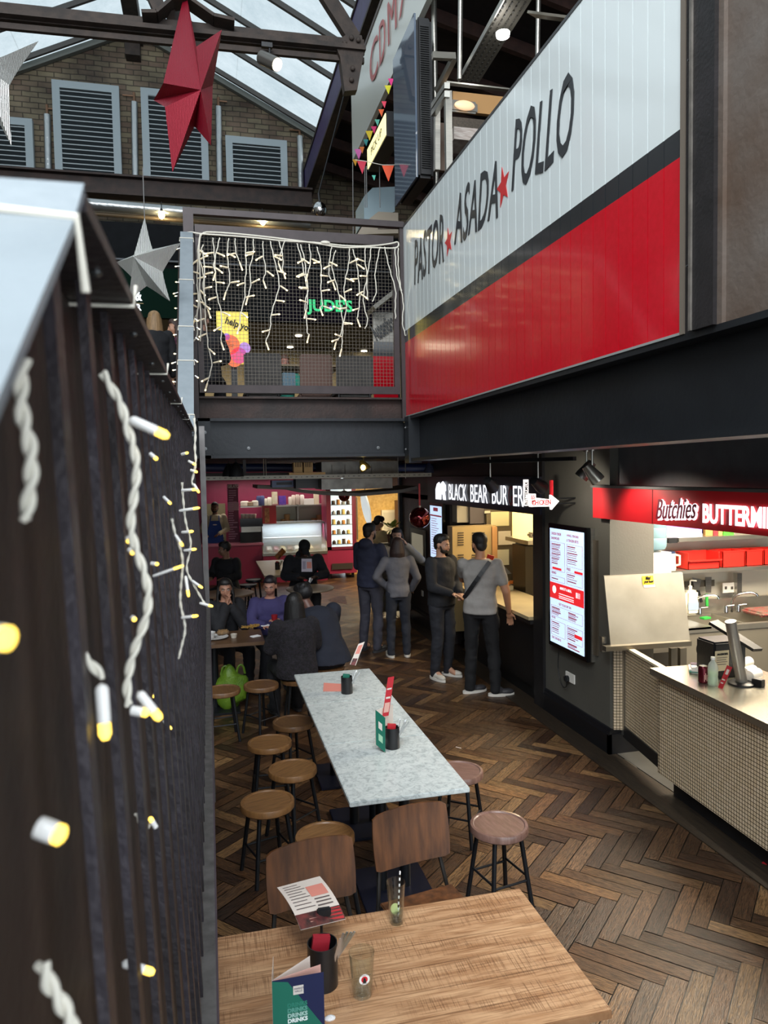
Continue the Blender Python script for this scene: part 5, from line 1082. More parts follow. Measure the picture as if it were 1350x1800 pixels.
# track lights under the beam
def track_light(label, px, py, y, body_w=.06, m=BLACK, tilt=(0, -1, -.4), top=None, beam=0):
    p = AY(px, py, y); t = thing('spotlight', label, 'spotlight', (p.x, p.y, p.z), world=True)
    zt_ = 2.66
    MB().tube([(p.x, y, p.z), (p.x, y, zt_)], .008, 8).lathe([(0, 0), (.03, 0), (.03, .07), (0, .07)], (p.x, y, zt_-.07), 16).build('stem', STEEL if top is None else top, t)
    d = V(tilt).normalized(); rot = d.to_track_quat('Z', 'Y').to_matrix(); MB().lathe([(0, -.08), (.035, -.075), (.055, .05), (.055, .075), (.04, .07), (0, .06)], p, 20, rot).build('lamp_head', m, t)
    if beam: spot('lamp_beam', p+d*.1, p+d, beam, (1, .9, .75), 125)
    return t
track_light('black track spotlight hanging over the burger sign, left one', 862, 851, 6.0, tilt=(.6, .6, -.5)); track_light('black track spotlight hanging over the arrow sign', 946, 851, 5.6, tilt=(.9, .5, -.5), beam=14)
track_light('silver bell-shaped spotlight under the beam near the arrow sign', 1041, 832, 5.0, m=STEELH, tilt=(.75, -.25, -1), beam=9); track_light('silver spotlight seen side-on just left of the bell-shaped one', 1031, 826, 5.2, m=mat('spot_grey', '74716c', .3, .7), tilt=(-.5, .3, -.8))
t = thing('lighting_track', 'black lighting track running under the right-hand beam above the burger sign', 'track', (2.6, 6, 2.55), world=True); MB().beam(AY(832, 812, 6.2), AY(1010, 806, 5.0), .035, .03).build('rail', BLACK, t)
# ================================================================== LOWER HALL, FAR END
def slabp(nm, p, q, y, th, m, par=None): a_, b_ = AY(*p, y), AY(*q, y); return MB().b2((a_.x, y, b_.z), (b_.x, y+th, a_.z)).build(nm, m, par)
CRIM = mat('crimson_panel', '96264a', .45)
YG = 16.7
gc_ = thing('gelato_counter', 'crimson gelato counter front left of the glass display', 'counter', AY(420, 1020, YG), world=True)
a_, b_ = AY(395, 957, YG), AY(463, 957, YG); MB().b2((a_.x-1.2, YG, 0), (b_.x, YG+.5, a_.z-.04)).build('front_panel', CRIM, gc_); MB().b2((a_.x-1.2, YG-.03, a_.z-.04), (b_.x, YG+.5, a_.z)).build('counter_top', mat('pink_top', 'c4718a', .4), gc_)
dc = thing('gelato_display', 'curved glass gelato display case lit from inside on a crimson base', 'display case', AY(520, 1010, YG), world=True)
a_, b_ = AY(462, 977, YG), AY(574, 977, YG); g0 = AY(462, 922, YG)
MB().b2((a_.x, YG-.1, 0), (b_.x, YG+.8, a_.z)).build('base', CRIM, dc); MB().b2((a_.x-.01, YG-.12, a_.z), (b_.x+.01, YG+.8, a_.z+.06)).build('silver_sill', STEELH, dc)
MB().b2((a_.x, YG+.7, a_.z), (b_.x, YG+.75, g0.z)).build('back_panel', mat('display_back', 'aeb6bb', .4), dc); MB().b2((a_.x, YG+.25, g0.z-.02), (b_.x, YG+.8, g0.z+.01)).build('top_glass', mat('display_top', 'b9c2c6', .2, .3), dc)
MB().quad((a_.x, YG-.08, a_.z+.06), (b_.x, YG-.08, a_.z+.06), (b_.x, YG+.25, g0.z), (a_.x, YG+.25, g0.z)).build('front_glass', mat('display_glass', 'cfe0e6', .05, alpha=.35), dc)
for f_ in (0, 1): x_ = a_.x if f_ == 0 else b_.x; MB().beam((x_, YG-.08, a_.z+.06), (x_, YG+.25, g0.z), .02, .02).build('glass_edge', STEEL, dc)
MB().b2((a_.x+.05, YG+.3, a_.z+.35), (b_.x-.05, YG+.6, a_.z+.37)).build('inner_shelf', mat('display_shelf', 'd5dbdd', .2), dc)
for i in range(9):
    x_ = a_.x+.1+i*.16; MB().bbox((x_+.06, YG+.2, a_.z+.12), (.13, .3, .08), Matrix.Rotation(.25, 3, 'X'), .02).build('gelato_pan', mat('gelato_'+str(i % 4), ('d9d2c8', 'b8828a', 'c9b48a', '8a6a5a')[i % 4], .5), dc)
area('gelato_case_lamp', ((a_.x+b_.x)/2, YG+.45, g0.z-.05), 1.4, 9, (.9, .96, 1), sizey=.3)
# upright cake fridge
fg = thing('display_fridge', 'tall crimson upright fridge with a brightly lit glass door', 'fridge', AY(605, 1015, YG), world=True)
a_, b_ = AY(573, 860, YG), AY(628, 1013, YG); za = a_.z
MB().b2((a_.x, YG+.02, .12), (b_.x, YG+.75, 2.15)).build('cabinet', CRIM, fg)
d0_, d1_ = AY(581, 866, YG), AY(620, 965, YG)
MB().b2((a_.x, YG, .75), (b_.x, YG+.02, d1_.z)).b2((a_.x, YG, d1_.z), (d0_.x, YG+.02, 2.1)).b2((d1_.x, YG, d1_.z), (b_.x, YG+.02, 2.1)).build('door_frame', mat('crimson_frame', '6f2038', .4), fg)
MB().b2((d0_.x, YG+.015, d1_.z), (d1_.x, YG+.02, 2.1)).build('lit_interior', emis('fridge_glow', 'cfe0e4', .75), fg)
for i in range(5):
    z_ = d1_.z+.12+i*.23; MB().b2((d0_.x, YG+.0, z_), (d1_.x, YG+.012, z_+.015)).build('shelf', STEELH, fg)
    for j in range(4): x_ = d0_.x+.06+j*.115; MB().lathe([(0, 0), (.045, 0), (.04, .06+.03*((i+j) % 3)), (0, .1)], (x_, YG-.0, z_+.015), 10).build('cake', mat('cake_%d' % ((i*3+j) % 5), ('3a2c26', 'd9c27a', '5a4a40', 'c28a4a', '8c8f90')[(i*3+j) % 5], .5), fg)
MB().b2((a_.x+.1, YG-.01, .22), (b_.x-.1, YG, .36)).build('vent_grille', mat('vent_dark', '3a3430', .5), fg)
for x_ in (a_.x+.08, b_.x-.08): MB().b2((x_-.03, YG+.1, 0), (x_+.03, YG+.16, .12)).build('castor', BLACK, fg)
MB().tube([(b_.x+.02, YG-.02, .9), (b_.x+.02, YG-.02, 1.9)], .018, 8).build('handle', STEEL, fg)
# back shelves with cups and bottles
YS = 17.9
bs = thing('back_shelf', 'steel back shelving above the gelato display with open compartments', 'shelf', AY(500, 890, YS), world=True)
z1_ = AY(480, 888, YS).z; xa, xb_ = AY(422, 888, YS).x, AY(570, 888, YS).x; z2_ = AY(480, 920, YS).z
MB().b2((xa, YS-.3, z1_-.03), (xb_, YS+.1, z1_)).build('top_board', STEELH, bs); MB().b2((xa, YS-.3, z2_-.03), (xb_, YS+.1, z2_)).build('lower_board', STEELH, bs)
for px in (462, 521, 569): x_ = AY(px, 900, YS).x; MB().b2((x_-.01, YS-.3, z2_), (x_+.01, YS+.1, z1_)).build('divider', STEEL, bs)
MB().b2((AY(462, 900, YS).x, YS+.1, z2_), (xb_, 18.3, z1_)).build('rear_panel', mat('steel_rear', 'a19d8c', .4, .4), bs)
items = [(430, .1, .12, 'd8cfc0', 'jar'), (439, .1, .1, '8a7560', 'jar'), (449, .09, .13, 'c9c2b6', 'jar'), (455, .06, .24, '2e3560', 'canister'), (461, .06, .24, '39406c', 'canister'), (467, .05, .17, 'cfcabb', 'bottle'), (474, .06, .2, 'd8d2c2', 'bottle'), (510, .045, .2, 'd9cfc2', 'cup_stack'), (516, .05, .24, 'c9b8ac', 'cup_stack'), (523, .055, .25, 'b9a79c', 'cup_stack'), (531, .055, .24, 'd8cdc4', 'cup_stack')]
pos_words = ['farthest left', 'second from the left', 'third from the left', 'left of the pair of navy', 'right of the pair of navy', 'short white', 'taller white', 'slim leftmost', 'second', 'third', 'rightmost']
for i, (px, r_, h_, c_, nm) in enumerate(items):
    p = AY(px, 884, YS-.1); o = MB().lathe([(0, 0), (r_*.8, 0), (r_, h_*.1), (r_, h_*.85), (r_*.7, h_), (0, h_)], (0, 0, 0), 14).build(nm, mat('item_'+c_, c_, .5)); o.location = (p.x, YS-.1, z1_); tag(o, {'jar': '%s pale jar', 'canister': '%s canisters', 'bottle': '%s bottle', 'cup_stack': '%s stack of paper cups'}[nm] % pos_words[i]+' on the top gelato shelf', nm.replace('_', ' '))
def bx(nm, lb, cat, p, q, y, th, m): o = slabp(nm, p, q, y, th, m); return tag(o, lb, cat)
bx('gift_bag', 'purple gift bag with a pink bow on the top gelato shelf', 'bag', (490, 872), (503, 887), YS-.15, .15, mat('purple_bag', '4a3590', .5, c2='6a3fa0', scale=20))
bx('striped_box', 'white box with a gold band on the top gelato shelf', 'box', (478, 865), (488, 886), YS-.15, .12, mat('striped_box', 'cfc9b4', .5, c2='a58a4a', scale=6))
bx('white_container', 'low white container at the right end of the top gelato shelf', 'container', (534, 877), (552, 887), YS-.15, .2, WHITEP)
bx('menu_tower', 'tall white panel standing at the far right of the gelato shelves', 'panel', (552, 868), (561, 888), YS-.15, .1, mat('cream_wall', 'd9cdb2'))
bx('red_poster', 'red advertising poster with an ice-cream figure above the coffee machine', 'poster', (461, 889), (486, 920), YG+.1, .03, mat('poster_red', 'b01a1e', .4))
o = slabp('poster_print', (465, 893), (474, 919), YG+.09, .008, mat('poster_tan', 'c98f5c', .5, c2='8a4a2c', scale=15)); tag(o, 'tan ice-cream picture on the red gelato poster', 'poster')
for i, px in enumerate((498, 505, 512, 545, 552, 561)):
    p = AY(px, 918, YS-.1); h_ = (.1, .22, .08, .05, .1, .18)[i]; o = MB().lathe([(0, 0), (.06, 0), (.07, h_), (0, h_)], (p.x, YS-.1, z2_), 12).build('cone_stack', mat('cone_tan', 'b08a58', .6)); tag(o, ('first', 'second, tallest', 'third', 'fourth, lowest', 'fifth', 'rightmost')[i]+' stack of wafer cones on the lower gelato shelf', 'cones')
cf = thing('coffee_machine', 'black and steel espresso machine on the crimson counter', 'coffee machine', AY(440, 950, YG+.3), world=True)
slabp('body', (422, 912), (462, 925), YG+.2, .5, mat('gloss_black', '0c0c0e'), cf); slabp('steel_front', (424, 925), (461, 936), YG+.3, .3, STEELH, cf); slabp('drip_base', (422, 936), (462, 953), YG+.2, .4, mat('gloss_black', '0c0c0e'), cf)
for i, px in enumerate((427, 434, 441, 447)):
    p = AY(px, 911, YG+.4); o = MB().lathe([(0, 0), (.04, 0), (.05, .1), (0, .1)], p, 12).build('coffee_cup', mat('cup_white', 'cfc9bc', .4)); tag(o, ('leftmost', 'second', 'third', 'rightmost')[i]+' white cup on top of the espresso machine', 'cup')
o = slabp('price_board', (399, 851), (421, 955), YG+.6, .03, mat('crimson_dark', '7a2845', .5)); bd = tag(o, 'tall crimson gelato price board with pale lettering', 'menu board'); 
bw = thing('price_board_lettering', 'pale heading and price list on the crimson gelato board', 'lettering', AY(410, 900, YG+.58), world=True)
fit_plane('GELATO', AY(400.5, 858, YG+.59), AY(420, 858, YG+.59), .08, PAP, bw)
for i in range(22):
    if i == 8: continue
    slabp('price_line', (402, 862+i*4), (402+rnd.randint(8, 16), 863.4+i*4), YG+.59, .005, mat('price_pink', 'c98aa0', .5), bw)
slabp('pale_block', (400, 883), (420, 897), YG+.593, .005, mat('board_pale', 'b98a94', .5), bw)
slabp('steel_wall_panel', (356, 886), (398, 960), 18.2, .05, mat('steel_splash', '8f8566', .4, .5)).update_tag(); o = [x for x in bpy.data.objects if x.name.startswith('steel_wall_panel')][0]; tag(o, 'brushed steel wall panel behind the man in the blue apron', 'panel')
# round white shop sign and door in the warm shop
dr = thing('whiteboard', 'white framed board leaning on the yellow tiled wall of the warm shop', 'board', AY(685, 960, 17.2), world=True)
slabp('frame', (671, 897), (699, 950), 17.2, .1, mat('white_frame', 'e2dac4', .5), dr); slabp('panel', (674, 901), (695, 948), 17.18, .02, mat('white_board', 'cfc9b4', .4), dr)
rd = thing('round_mirror', 'round white rimmed sign at the edge of the warm shop beside the crimson fridge', 'sign', AY(641, 895, 15), world=True)
MB().lathe([(.22, 0), (.36, 0), (.36, .03), (.22, .03)], AY(642, 893, 15), 28, Matrix.Rotation(R(80), 3, 'Y') @ Matrix.Identity(3)).build('ring', emis('round_sign_glow', 'dfe8ea', .5), rd)
p = AY(642, 893, 15); MB().tube([p+V((0, 0, .34)), V((p.x, p.y, 2.66))], .01, 6).build('hanging_rod', BLACK, rd)
sg2 = thing('glazed_case', 'small glazed cake case set in the right wall by the bauble', 'display case', AX(725, 960, XW), world=True)
a_, b_ = AX(722, 935, XW-.02), AX(748, 990, XW-.02)
MB().b2((XW-.03, b_.y, b_.z-.05), (XW-.01, a_.y, a_.z+.08)).build('frame', mat('case_grey', '8a8a7c', .4), sg2); MB().b2((XW-.036, b_.y+.1, b_.z+.1), (XW-.03, a_.y-.1, a_.z)).build('display', emis('case_glow', 'a8a08a', .35), sg2)
pl_ = thing('potted_plant', 'small green leafy plant at the corner of the warm shop', 'plant', AY(714, 945, 12.0), world=True)
m = MB(); pc = AY(711, 928, 11.9)+V((-.22, 0, 0))
for i in range(46): 
    d = V((rnd.gauss(0, 1), rnd.gauss(0, 1), rnd.gauss(.3, .8))).normalized(); s_ = d.cross(V((0, 0, 1))).normalized()*.035; p = pc+d*rnd.uniform(.02, .13); m.quad(p-s_*.2, p+d*.06+s_, p+d*.12, p+d*.06-s_)
m.build('leaves', mat('leaf_green', '7f9a3a', .5, c2='c2c862', scale=20), pl_); MB().lathe([(0, 0), (.07, 0), (.09, .14), (0, .14)], pc+V((0, 0, -.24)), 14).build('pot', mat('terracotta', '6d4a38'), pl_); MB().b2(pc+V((-.2, -.1, -1.4)), pc+V((.25, .1, -.24))).build('plinth', mat('stone_plinth', '5e5548', .7, c2='7a6f5c', scale=20), pl_)
bsx = thing('shop_shelf', 'brown shelving with a bottle at the right of the warm shop', 'shelf', AY(710, 900, 16.5), world=True)
slabp('side_panel', (699, 880), (722, 960), 16.5, .3, mat('brown_shelving', '5d4028', .6), bsx); slabp('board', (704, 905), (720, 908), 16.3, .2, mat('pale_board', 'a89a80', .5), bsx); slabp('shelf_bottle', (711, 895), (716, 905), 16.35, .1, mat('bottle_cream', 'cfc2a0'), bsx)

# ---- ceiling services in the lower hall
YR = 9.5
tyy = thing('cable_tray', 'long slotted metal cable tray hung under the lower ceiling', 'cable tray', AY(550, 841, YR), world=True)
a_, b_ = AY(352, 844, YR), AY(756, 837, YR)
dv = (b_-a_); m = MB(); m.beam(a_, b_, .12, .012).beam(a_+V((0, -.06, .02)), b_+V((0, -.06, .02)), .008, .05)
m.build('tray_channel', mat('galvanised', '8a857a', .45, .6), tyy)
m = MB(); n_ = 44
for i in range(n_): p = a_.lerp(b_, (i+.5)/n_)+V((0, -.066, .02)); m.box(p, (.03 if i % 3 else .012, .004, .010))
m.build('slots', mat('socket_hole', '4a4640'), tyy)
for px in (464, 468, 700, 713): p = AY(px, 841, YR); MB().tube([p, V((p.x, p.y, 2.66))], .006, 6).build('hanger_rod', STEEL, tyy)
o = MB().tube([AY(352, 822, 10.5), AY(760, 822, 10.5)], .06, 14).build('blue_pipe', mat('dark_blue_pipe', '1d2a52', .4)); tag(o, 'dark blue pipe running across the lower ceiling behind the cable tray', 'pipe')
p = AY(430, 835, 10); o = MB().beam(AY(352, 836, 10), AY(520, 834, 10), .1, .06).b2((p.x-.02, 9.98, p.z), (p.x+.02, 10.02, 2.66)).build('dark_trunking', mat('trunking', '3b3632', .5)); tag(o, 'brown conduit running left under the lower ceiling behind the tray', 'conduit')
hv = thing('ventilation_unit', 'dull stainless ventilation box hung above the curved canopy', 'duct', AY(635, 835, 9.9), world=True)
slabp('upper_box', (565, 812), (700, 838), 9.9, .6, mat('dull_stainless', '6a6660', .35, .7, var=.3, scale=6), hv); slabp('lower_box', (565, 842), (690, 858), 9.9, .6, mat('dull_stainless', '6a6660'), hv); slabp('side_box', (520, 842), (565, 858), 10.2, .3, mat('duct_grey', '4b4a4a', .5, .4), hv)
for px in (583, 606, 630, 653): slabp('panel_seam', (px, 817), (px+1, 838), 9.89, .01, mat('socket_hole', '4a4640'), hv)
tn_ = thing('ballast_box', 'pair of tan slotted electrical boxes on the cable tray', 'electrical box', AY(532, 825, 9.6), world=True)
for (x0_, x1_) in ((516, 532), (534, 550)):
    q_ = slabp('housing', (x0_, 813), (x1_, 831), 9.45, .15, mat('tan_box', 'c29a5c', .5), tn_)
    for i in range(4): slabp('slot', (x0_+3+i*3, 812), (x0_+4.2+i*3, 821), 9.44, .01, mat('slot_dark', '3a2c18'), tn_)
slabp('bracket_shelf', (508, 831), (572, 834), 9.42, .18, mat('tan_box', 'c29a5c'), tn_)
cn_ = thing('canopy', 'wide shallow curved canopy edge hanging over the gelato display', 'canopy', AY(600, 862, 11.5), world=True)
pts = [AY(*p, 11.5) for p in ((448, 855), (500, 857), (522, 862), (560, 866), (620, 868), (690, 862), (716, 856))]
m = MB()
for a_, b_ in zip(pts[:-1], pts[1:]): m.beam(a_, b_, 1.2, .05)
m.build('canopy_edge', mat('canopy_taupe', '6f675c', .5), cn_)
sb_ = thing('speaker_panel', 'blue-grey slotted unit hanging left of the ventilation box', 'ceiling unit', AY(500, 850, 10.5), world=True); slabp('casing', (478, 845), (522, 856), 10.5, .3, mat('unit_blue', '59688f', .4), sb_); slabp('dark_slot', (486, 848), (513, 852), 10.49, .02, BLACK, sb_)
def pend(label, px, py, y, m, s=.1, tilt=(0, 0, -1), top=2.66):
    p = AY(px, py, y); t = thing('pendant_lamp', label, 'lamp', p, world=True); rot = V(tilt).normalized().to_track_quat('-Z', 'Y').to_matrix()
    MB().lathe([(s, -s*.9), (s*.9, -s*.3), (s*.45, s*.7), (s*.2, s), (0, s), (0, s*.9), (s*.4, s*.6), (s*.85, -s*.35), (s*.95, -s*.9)], p, 22, rot).build('lamp_shade', m, t); MB().tube([p+V((0, 0, s*.8)), V((p.x, p.y, top))], .006, 6).build('rod', m, t); return t
pend('dark bell pendant lamp hanging at the left under the cross beam', 415, 826, 8.8, BLACK, .09); pend('second dark bell lamp just left of the other under the cross beam', 402, 827, 9.0, BLACK, .08)
pend('small dark cone lamp hanging near the right beam end', 754, 823, 8.2, mat('navy_lamp', '20253c'), .06)
gl = pend('lit warm spotlight shining under the beam in front of the ventilation box', 639, 818, 8.6, mat('brass_lamp', 'a08a50', .35, .6), .07, (.5, -.2, -1)); p = AY(638, 819, 8.57); MB().ell(p+V((-.01, -.05, -.02)), (.03, .02, .035), n=10, m=8).build('glowing_bulb', emis('bulb_glow', 'ffe08a', 6), gl)
# red baubles
RBL = mat('red_mirror_bauble', '7e0a12', .08, .85, coat=1)
def bauble(label, px, py, y, r, ytop):
    c = AY(px, py, y); t = thing('bauble', label, 'bauble', c, world=True)
    MB().ell(c, (r, r, r), n=32, m=20).build('ball', RBL, t); MB().lathe([(0, 0), (r*.14, 0), (r*.14, r*.14), (0, r*.16)], c+V((0, 0, r*.98)), 14).build('cap', STEEL, t); MB().b2((c.x-.012, c.y, c.z+r*1.12), (c.x+.012, c.y+.002, ytop)).build('ribbon', mat('red_ribbon', 'a3202c', .5), t)
bauble('large shiny red bauble on a red ribbon beside the burger menu screen', 738, 910, YR-.1, 19.5/1277*9.4, AY(738, 850, YR-.1).z)
bauble('smaller dark red bauble hanging in front of the lit cake fridge', 605, 872, 13, 10/1277*13, 2.6)

# ---- tables in the lower hall
TW = mat('dark_wood_top', '4a3524', .35, c2='5e452f', scale=4)
def rect_table(label, x0, x1, y0_, y1_, m, nm='cafe_table', z=.75):
    t = thing(nm, label, 'table', ((x0+x1)/2, (y0_+y1_)/2, 0), world=True); MB().bbox(((x0+x1)/2, (y0_+y1_)/2, z-.018), (x1-x0, y1_-y0_, .036), None, .004).build('tabletop', m, t)
    cx, cy = (x0+x1)/2, (y0_+y1_)/2; MB().tube([(cx, cy, .02), (cx, cy, z-.03)], .04, 12).build('column', LEG, t); MB().bbox((cx, cy, .012), (.5, .5, .024), None, .004).build('base_plate', LEG, t); return t
rect_table('dark wooden table between the two pairs of seated diners', -.5, .52, 7.45, 8.08, TW)
rect_table('pale topped long table in front of the gelato display', .88, 1.42, 12.35, 14.6, mat('pale_top', 'a5977a', .4), z=.75)
def round_table(label, c, r, m, z=.75):
    t = thing('round_table', label, 'table', (c.x, c.y, 0)); MB().lathe([(0, z-.03), (r-.01, z-.03), (r, z-.02), (r, z-.005), (r-.005, z), (0, z)], n=36).build('tabletop', m, t, (0, 0, 0)); MB().tube([(0, 0, .02), (0, 0, z-.03)], .035, 12).build('column', LEG, t, (0, 0, 0)); MB().lathe([(0, 0), (.24, 0), (.22, .02), (0, .03)], n=28).build('base_plate', LEG, t, (0, 0, 0))
rc = AZ(545, 1033, .75); round_table('round pale table where the man in the cap sits', rc, .36, mat('round_top', '9a8a78', .4))
rc2 = AZ(400, 1042, .75); round_table('round brown table behind the laughing woman, at the left', rc2, .38, mat('round_top_brown', '6f5844', .4))
caddy('black tin holding orange leaflets on the pale long table', 488, 1001)
card('orange and black leaflet sticking out of the tin on the pale long table', [AY(482, 978, 13.2), AY(489, 985, 13.2), AY(503, 970, 13.25), AY(496, 963, 13.2)], .004, mat('leaflet_orange', 'a8672c', .5, c2='2a1c14', scale=20))
caddy('black tin in front of the man in the cap on the round table', 538, 1036)
yv = rc.y-.12
card('white menu card with a pink panel standing in front of the man in the cap', [AY(530, 1005, yv), AY(549, 1005, yv), AY(548, 982, yv+.02), AY(530, 982, yv+.02)], .003, mat('card_lilac', 'c3bccb', .5), [(.5, .95, .25, .75, mat('menu_salmon', 'd98a7c')), (.1, .4, .2, .8, mat('card_print', '9a93a8'))])
card('tilted menu board standing on the floor side of the round table', [AY(497, 1018, 11.6), AY(504, 1024, 11.4), AY(502, 1010, 11.4), AY(493, 1004, 11.6)], .004, mat('board_grey', '8a8684', .5), [(.1, .9, .1, .9, INK)])
card('dark photo menu held out beyond the leaning person in the blue jacket', [AZ(578, 1056, .92), AZ(610, 1062, .92), AZ(606, 1047, .92), AZ(592, 1048, .92)], .003, mat('photo_menu', '2a2020', .4, c2='7c4a38', scale=25))
# dark chairs/stools at the back
stool('black bar stool in front of the crimson counter, left one', 447, 1018, LEG, 0, .62, None, .15); stool('black bar stool right behind the round brown table', 436, 1027, LEG, .4, .60, None, .15)
# food on the dark table
def on_t(px, py): return AZ(px, py, .75)
tr_ = thing('serving_tray', 'white oval tray with a half-eaten sandwich on the dark wooden table', 'tray', on_t(378, 1122)); MB().lathe([(0, .002), (.11, .002), (.14, .018), (.135, .02), (.105, .008), (0, .008)], n=28).build('tray', mat('white_melamine', 'b9b7b4', .4), tr_, (0, 0, 0))
o = MB().bbox((0, 0, .03), (.12, .07, .05), None, .012).build('sandwich', mat('bread', '8a6a42', .8, c2='5c4a36', scale=30, bump=.5)); o.location = on_t(392, 1118)+V((0, 0, .012)); tag(o, 'half-eaten sandwich in paper on the white tray', 'sandwich')
o = MB().lathe([(0, 0), (.05, 0), (.065, .065), (.06, .065), (.047, .01), (0, .01)], on_t(368, 1124)+V((0, 0, .012)), 24).build('paper_bowl', mat('white_melamine', 'b9b7b4')); tag(o, 'white paper bowl standing on the tray at the left', 'bowl')
o = MB().lathe([(0, 0), (.028, 0), (.036, .04), (.033, .04), (.026, .005), (0, .005)], on_t(411, 1121), 18).build('dip_pot', mat('clear_pot', 'b5ada0', .3)); tag(o, 'small clear dip pot right of the tray on the dark table', 'pot')
fp = MB(); fc = on_t(442, 1104)
for i in range(26): fp.mi = 0; fp.box(fc+V((rnd.uniform(-.09, .09), rnd.uniform(-.05, .05), .012+.02*rnd.random())), (.06, .009, .009), Matrix.Rotation(rnd.uniform(0, 3), 3, 'Z'))
o = fp.build('chips', mat('golden_chips', 'a5803c', .6)); o['kind'] = 'stuff'; tag(o, 'small pile of golden chips in front of the person in purple', 'chips')
for i, (px, py, rz) in enumerate(((449, 1119, .5), (466, 1100, .2))): boxy('paper_napkin', ('crumpled white napkin near the woman in the fur vest', 'white napkin beside the person in purple')[i], 'napkin', on_t(px, py), (.10, .07, .01), mat('tissue_white', 'e6e6e8'), rz, .003)
# green carrier bag on the floor
gbag = AZ(407, 1245, 0); t = thing('carrier_bag', 'crumpled lime green carrier bag on the floor between the two dark stools', 'bag', gbag)
def crumpled(c, r, seed, m, par, nm, amt=.35):
    b = MB().ell((0, 0, 0), r, n=26, m=16); vs = []
    for v in b.v: q = V(v); d = noise.noise(q*7+V((seed, 0, 0)))*amt+noise.noise(q*17+V((seed, 3, 0)))*amt*.4; vs.append(tuple(q*(1+d)+V(c)))
    b.v = vs; return b.build(nm, m, par, (0, 0, 0))
LIME = mat('lime_bag', '5c7a18', .5, c2='446214', scale=8, bump=.6)
crumpled((0, 0, .2), (.17, .12, .22), 1, LIME, t, 'bag_body'); 
for sx in (-.06, .1): MB().tube(smooth_path([(sx-.04, 0, .36), (sx-.02, .0, .45), (sx+.03, 0, .46), (sx+.05, 0, .36)]), .012, 6).build('bag_handle', LIME, t, (0, 0, 0))

# ================================================================== GALLERY INTERIOR AND UPPER HALL
YB_ = 14.2
GZ = 3.0
# back fascia over the gallery stalls
def gslab(nm, p, q, y, th, m, lb=None, cat=None, par=None):
    o = slabp(nm, p, q, y, th, m, par); 
    if lb: tag(o, lb, cat)
    return o
fas = mat('charcoal_fascia', '121417', .8, var=.15, spec=.15)
a_, b_ = AY(-60, 388, YB_), AY(720, 415, YB_); zc_f = AY(300, 560, YB_).z
struct(MB().b2((-6, YB_, zc_f), (8, YB_+.1, AY(345, 398, YB_).z)), 'wall_gallery_fascia', fas)
struct(MB().beam((-6, YB_-.05, AY(300, 462, YB_).z), (8, YB_-.05, AY(300, 462, YB_).z), .1, .03), 'trim_18', mat('fascia_line', '474b52', .5))
struct(MB().b2((-6, 17.4, 3.0), (8, 17.5, zc_f+.5)), 'wall_gallery_back', mat('warm_back_wall', '9a8a66', .6, var=.1))
struct(MB().b2((-6, YB_, zc_f+.0), (8, 17.5, zc_f+.05)), 'ceiling_gallery_stalls', mat('dark_soffit', '26201e', .6))
area('gallery_stall_light', (1, 15.8, zc_f-.1), 5, 55, (1, .85, .6), sizey=1)
gs = thing('green_sign', 'dark green stall sign with white and gold letters behind the silver star', 'sign', AY(280, 520, YB_-.1), world=True)
gslab('board', (205, 468), (318, 560), YB_-.08, .05, mat('dark_green_sign', '0a2119', .9, spec=.1), par=gs)
fit_plane('&', AY(238, 529, YB_-.1), AY(250, 529, YB_-.1), .2, SW, gs); fit_plane('R', AY(240, 546, YB_-.1), AY(249, 546, YB_-.1), .12, SW, gs); gslab('gold_rule', (232, 532), (252, 534), YB_-.1, .01, mat('gold_rule', '9a7d3c', .4), par=gs)
gj = thing('stall_sign', "green dotted illuminated JUDE'S sign seen through the wire mesh", 'sign', AY(580, 540, YB_-.1), world=True)
gslab('board', (480, 500), (690, 570), YB_-.06, .04, mat('dark_purple_board', '120d18', .9, spec=.1), par=gj)
fit_plane("JUDE'S", AY(540, 553, YB_-.1), AY(620, 555, YB_-.1), .30, emis('jude_green', '1fae6a', 1.1), gj)
MB().ell(AY(581, 541, YB_-.13), (.03, .02, .03), n=12, m=8).build('dot', emis('dot_purple', '7a5cc0', 1), gj)
ys = thing('yellow_screen', 'bright yellow and orange menu screen on the gallery stall behind the mesh', 'screen', AY(410, 600, 13), world=True)
q_ = gslab('display', (380, 547), (438, 640), 13, .05, emis('yellow_display', 'd9c24a', .75), par=ys); p = AY(410, 600, 13.06); MB().b2((p.x-.05, 13.05, 3.0), (p.x+.05, 13.1, p.z)).build('stand', BLACK, ys)
for (p, r_, c_) in (((404, 606), .17, 'd8602a'), ((420, 625), .14, 'c9447a'), ((430, 612), .1, 'a878c0'), ((412, 632), .13, 'd8602a'), ((404, 605), .07, '4a2c20'), ((398, 592), .06, '9a6ad0')): MB().lathe([(0, 0), (r_, 0), (r_, .01), (0, .01)], AY(*p, 12.99), 20, Matrix.Rotation(R(90), 3, 'X')).build('picture_spot', emis('spot_'+c_, c_, .6), ys)
fit_plane('help yo', AY(394, 572, 12.98), AY(434, 586, 12.98), .16, mat('ink_black', '141414'), ys, 'screen_text')
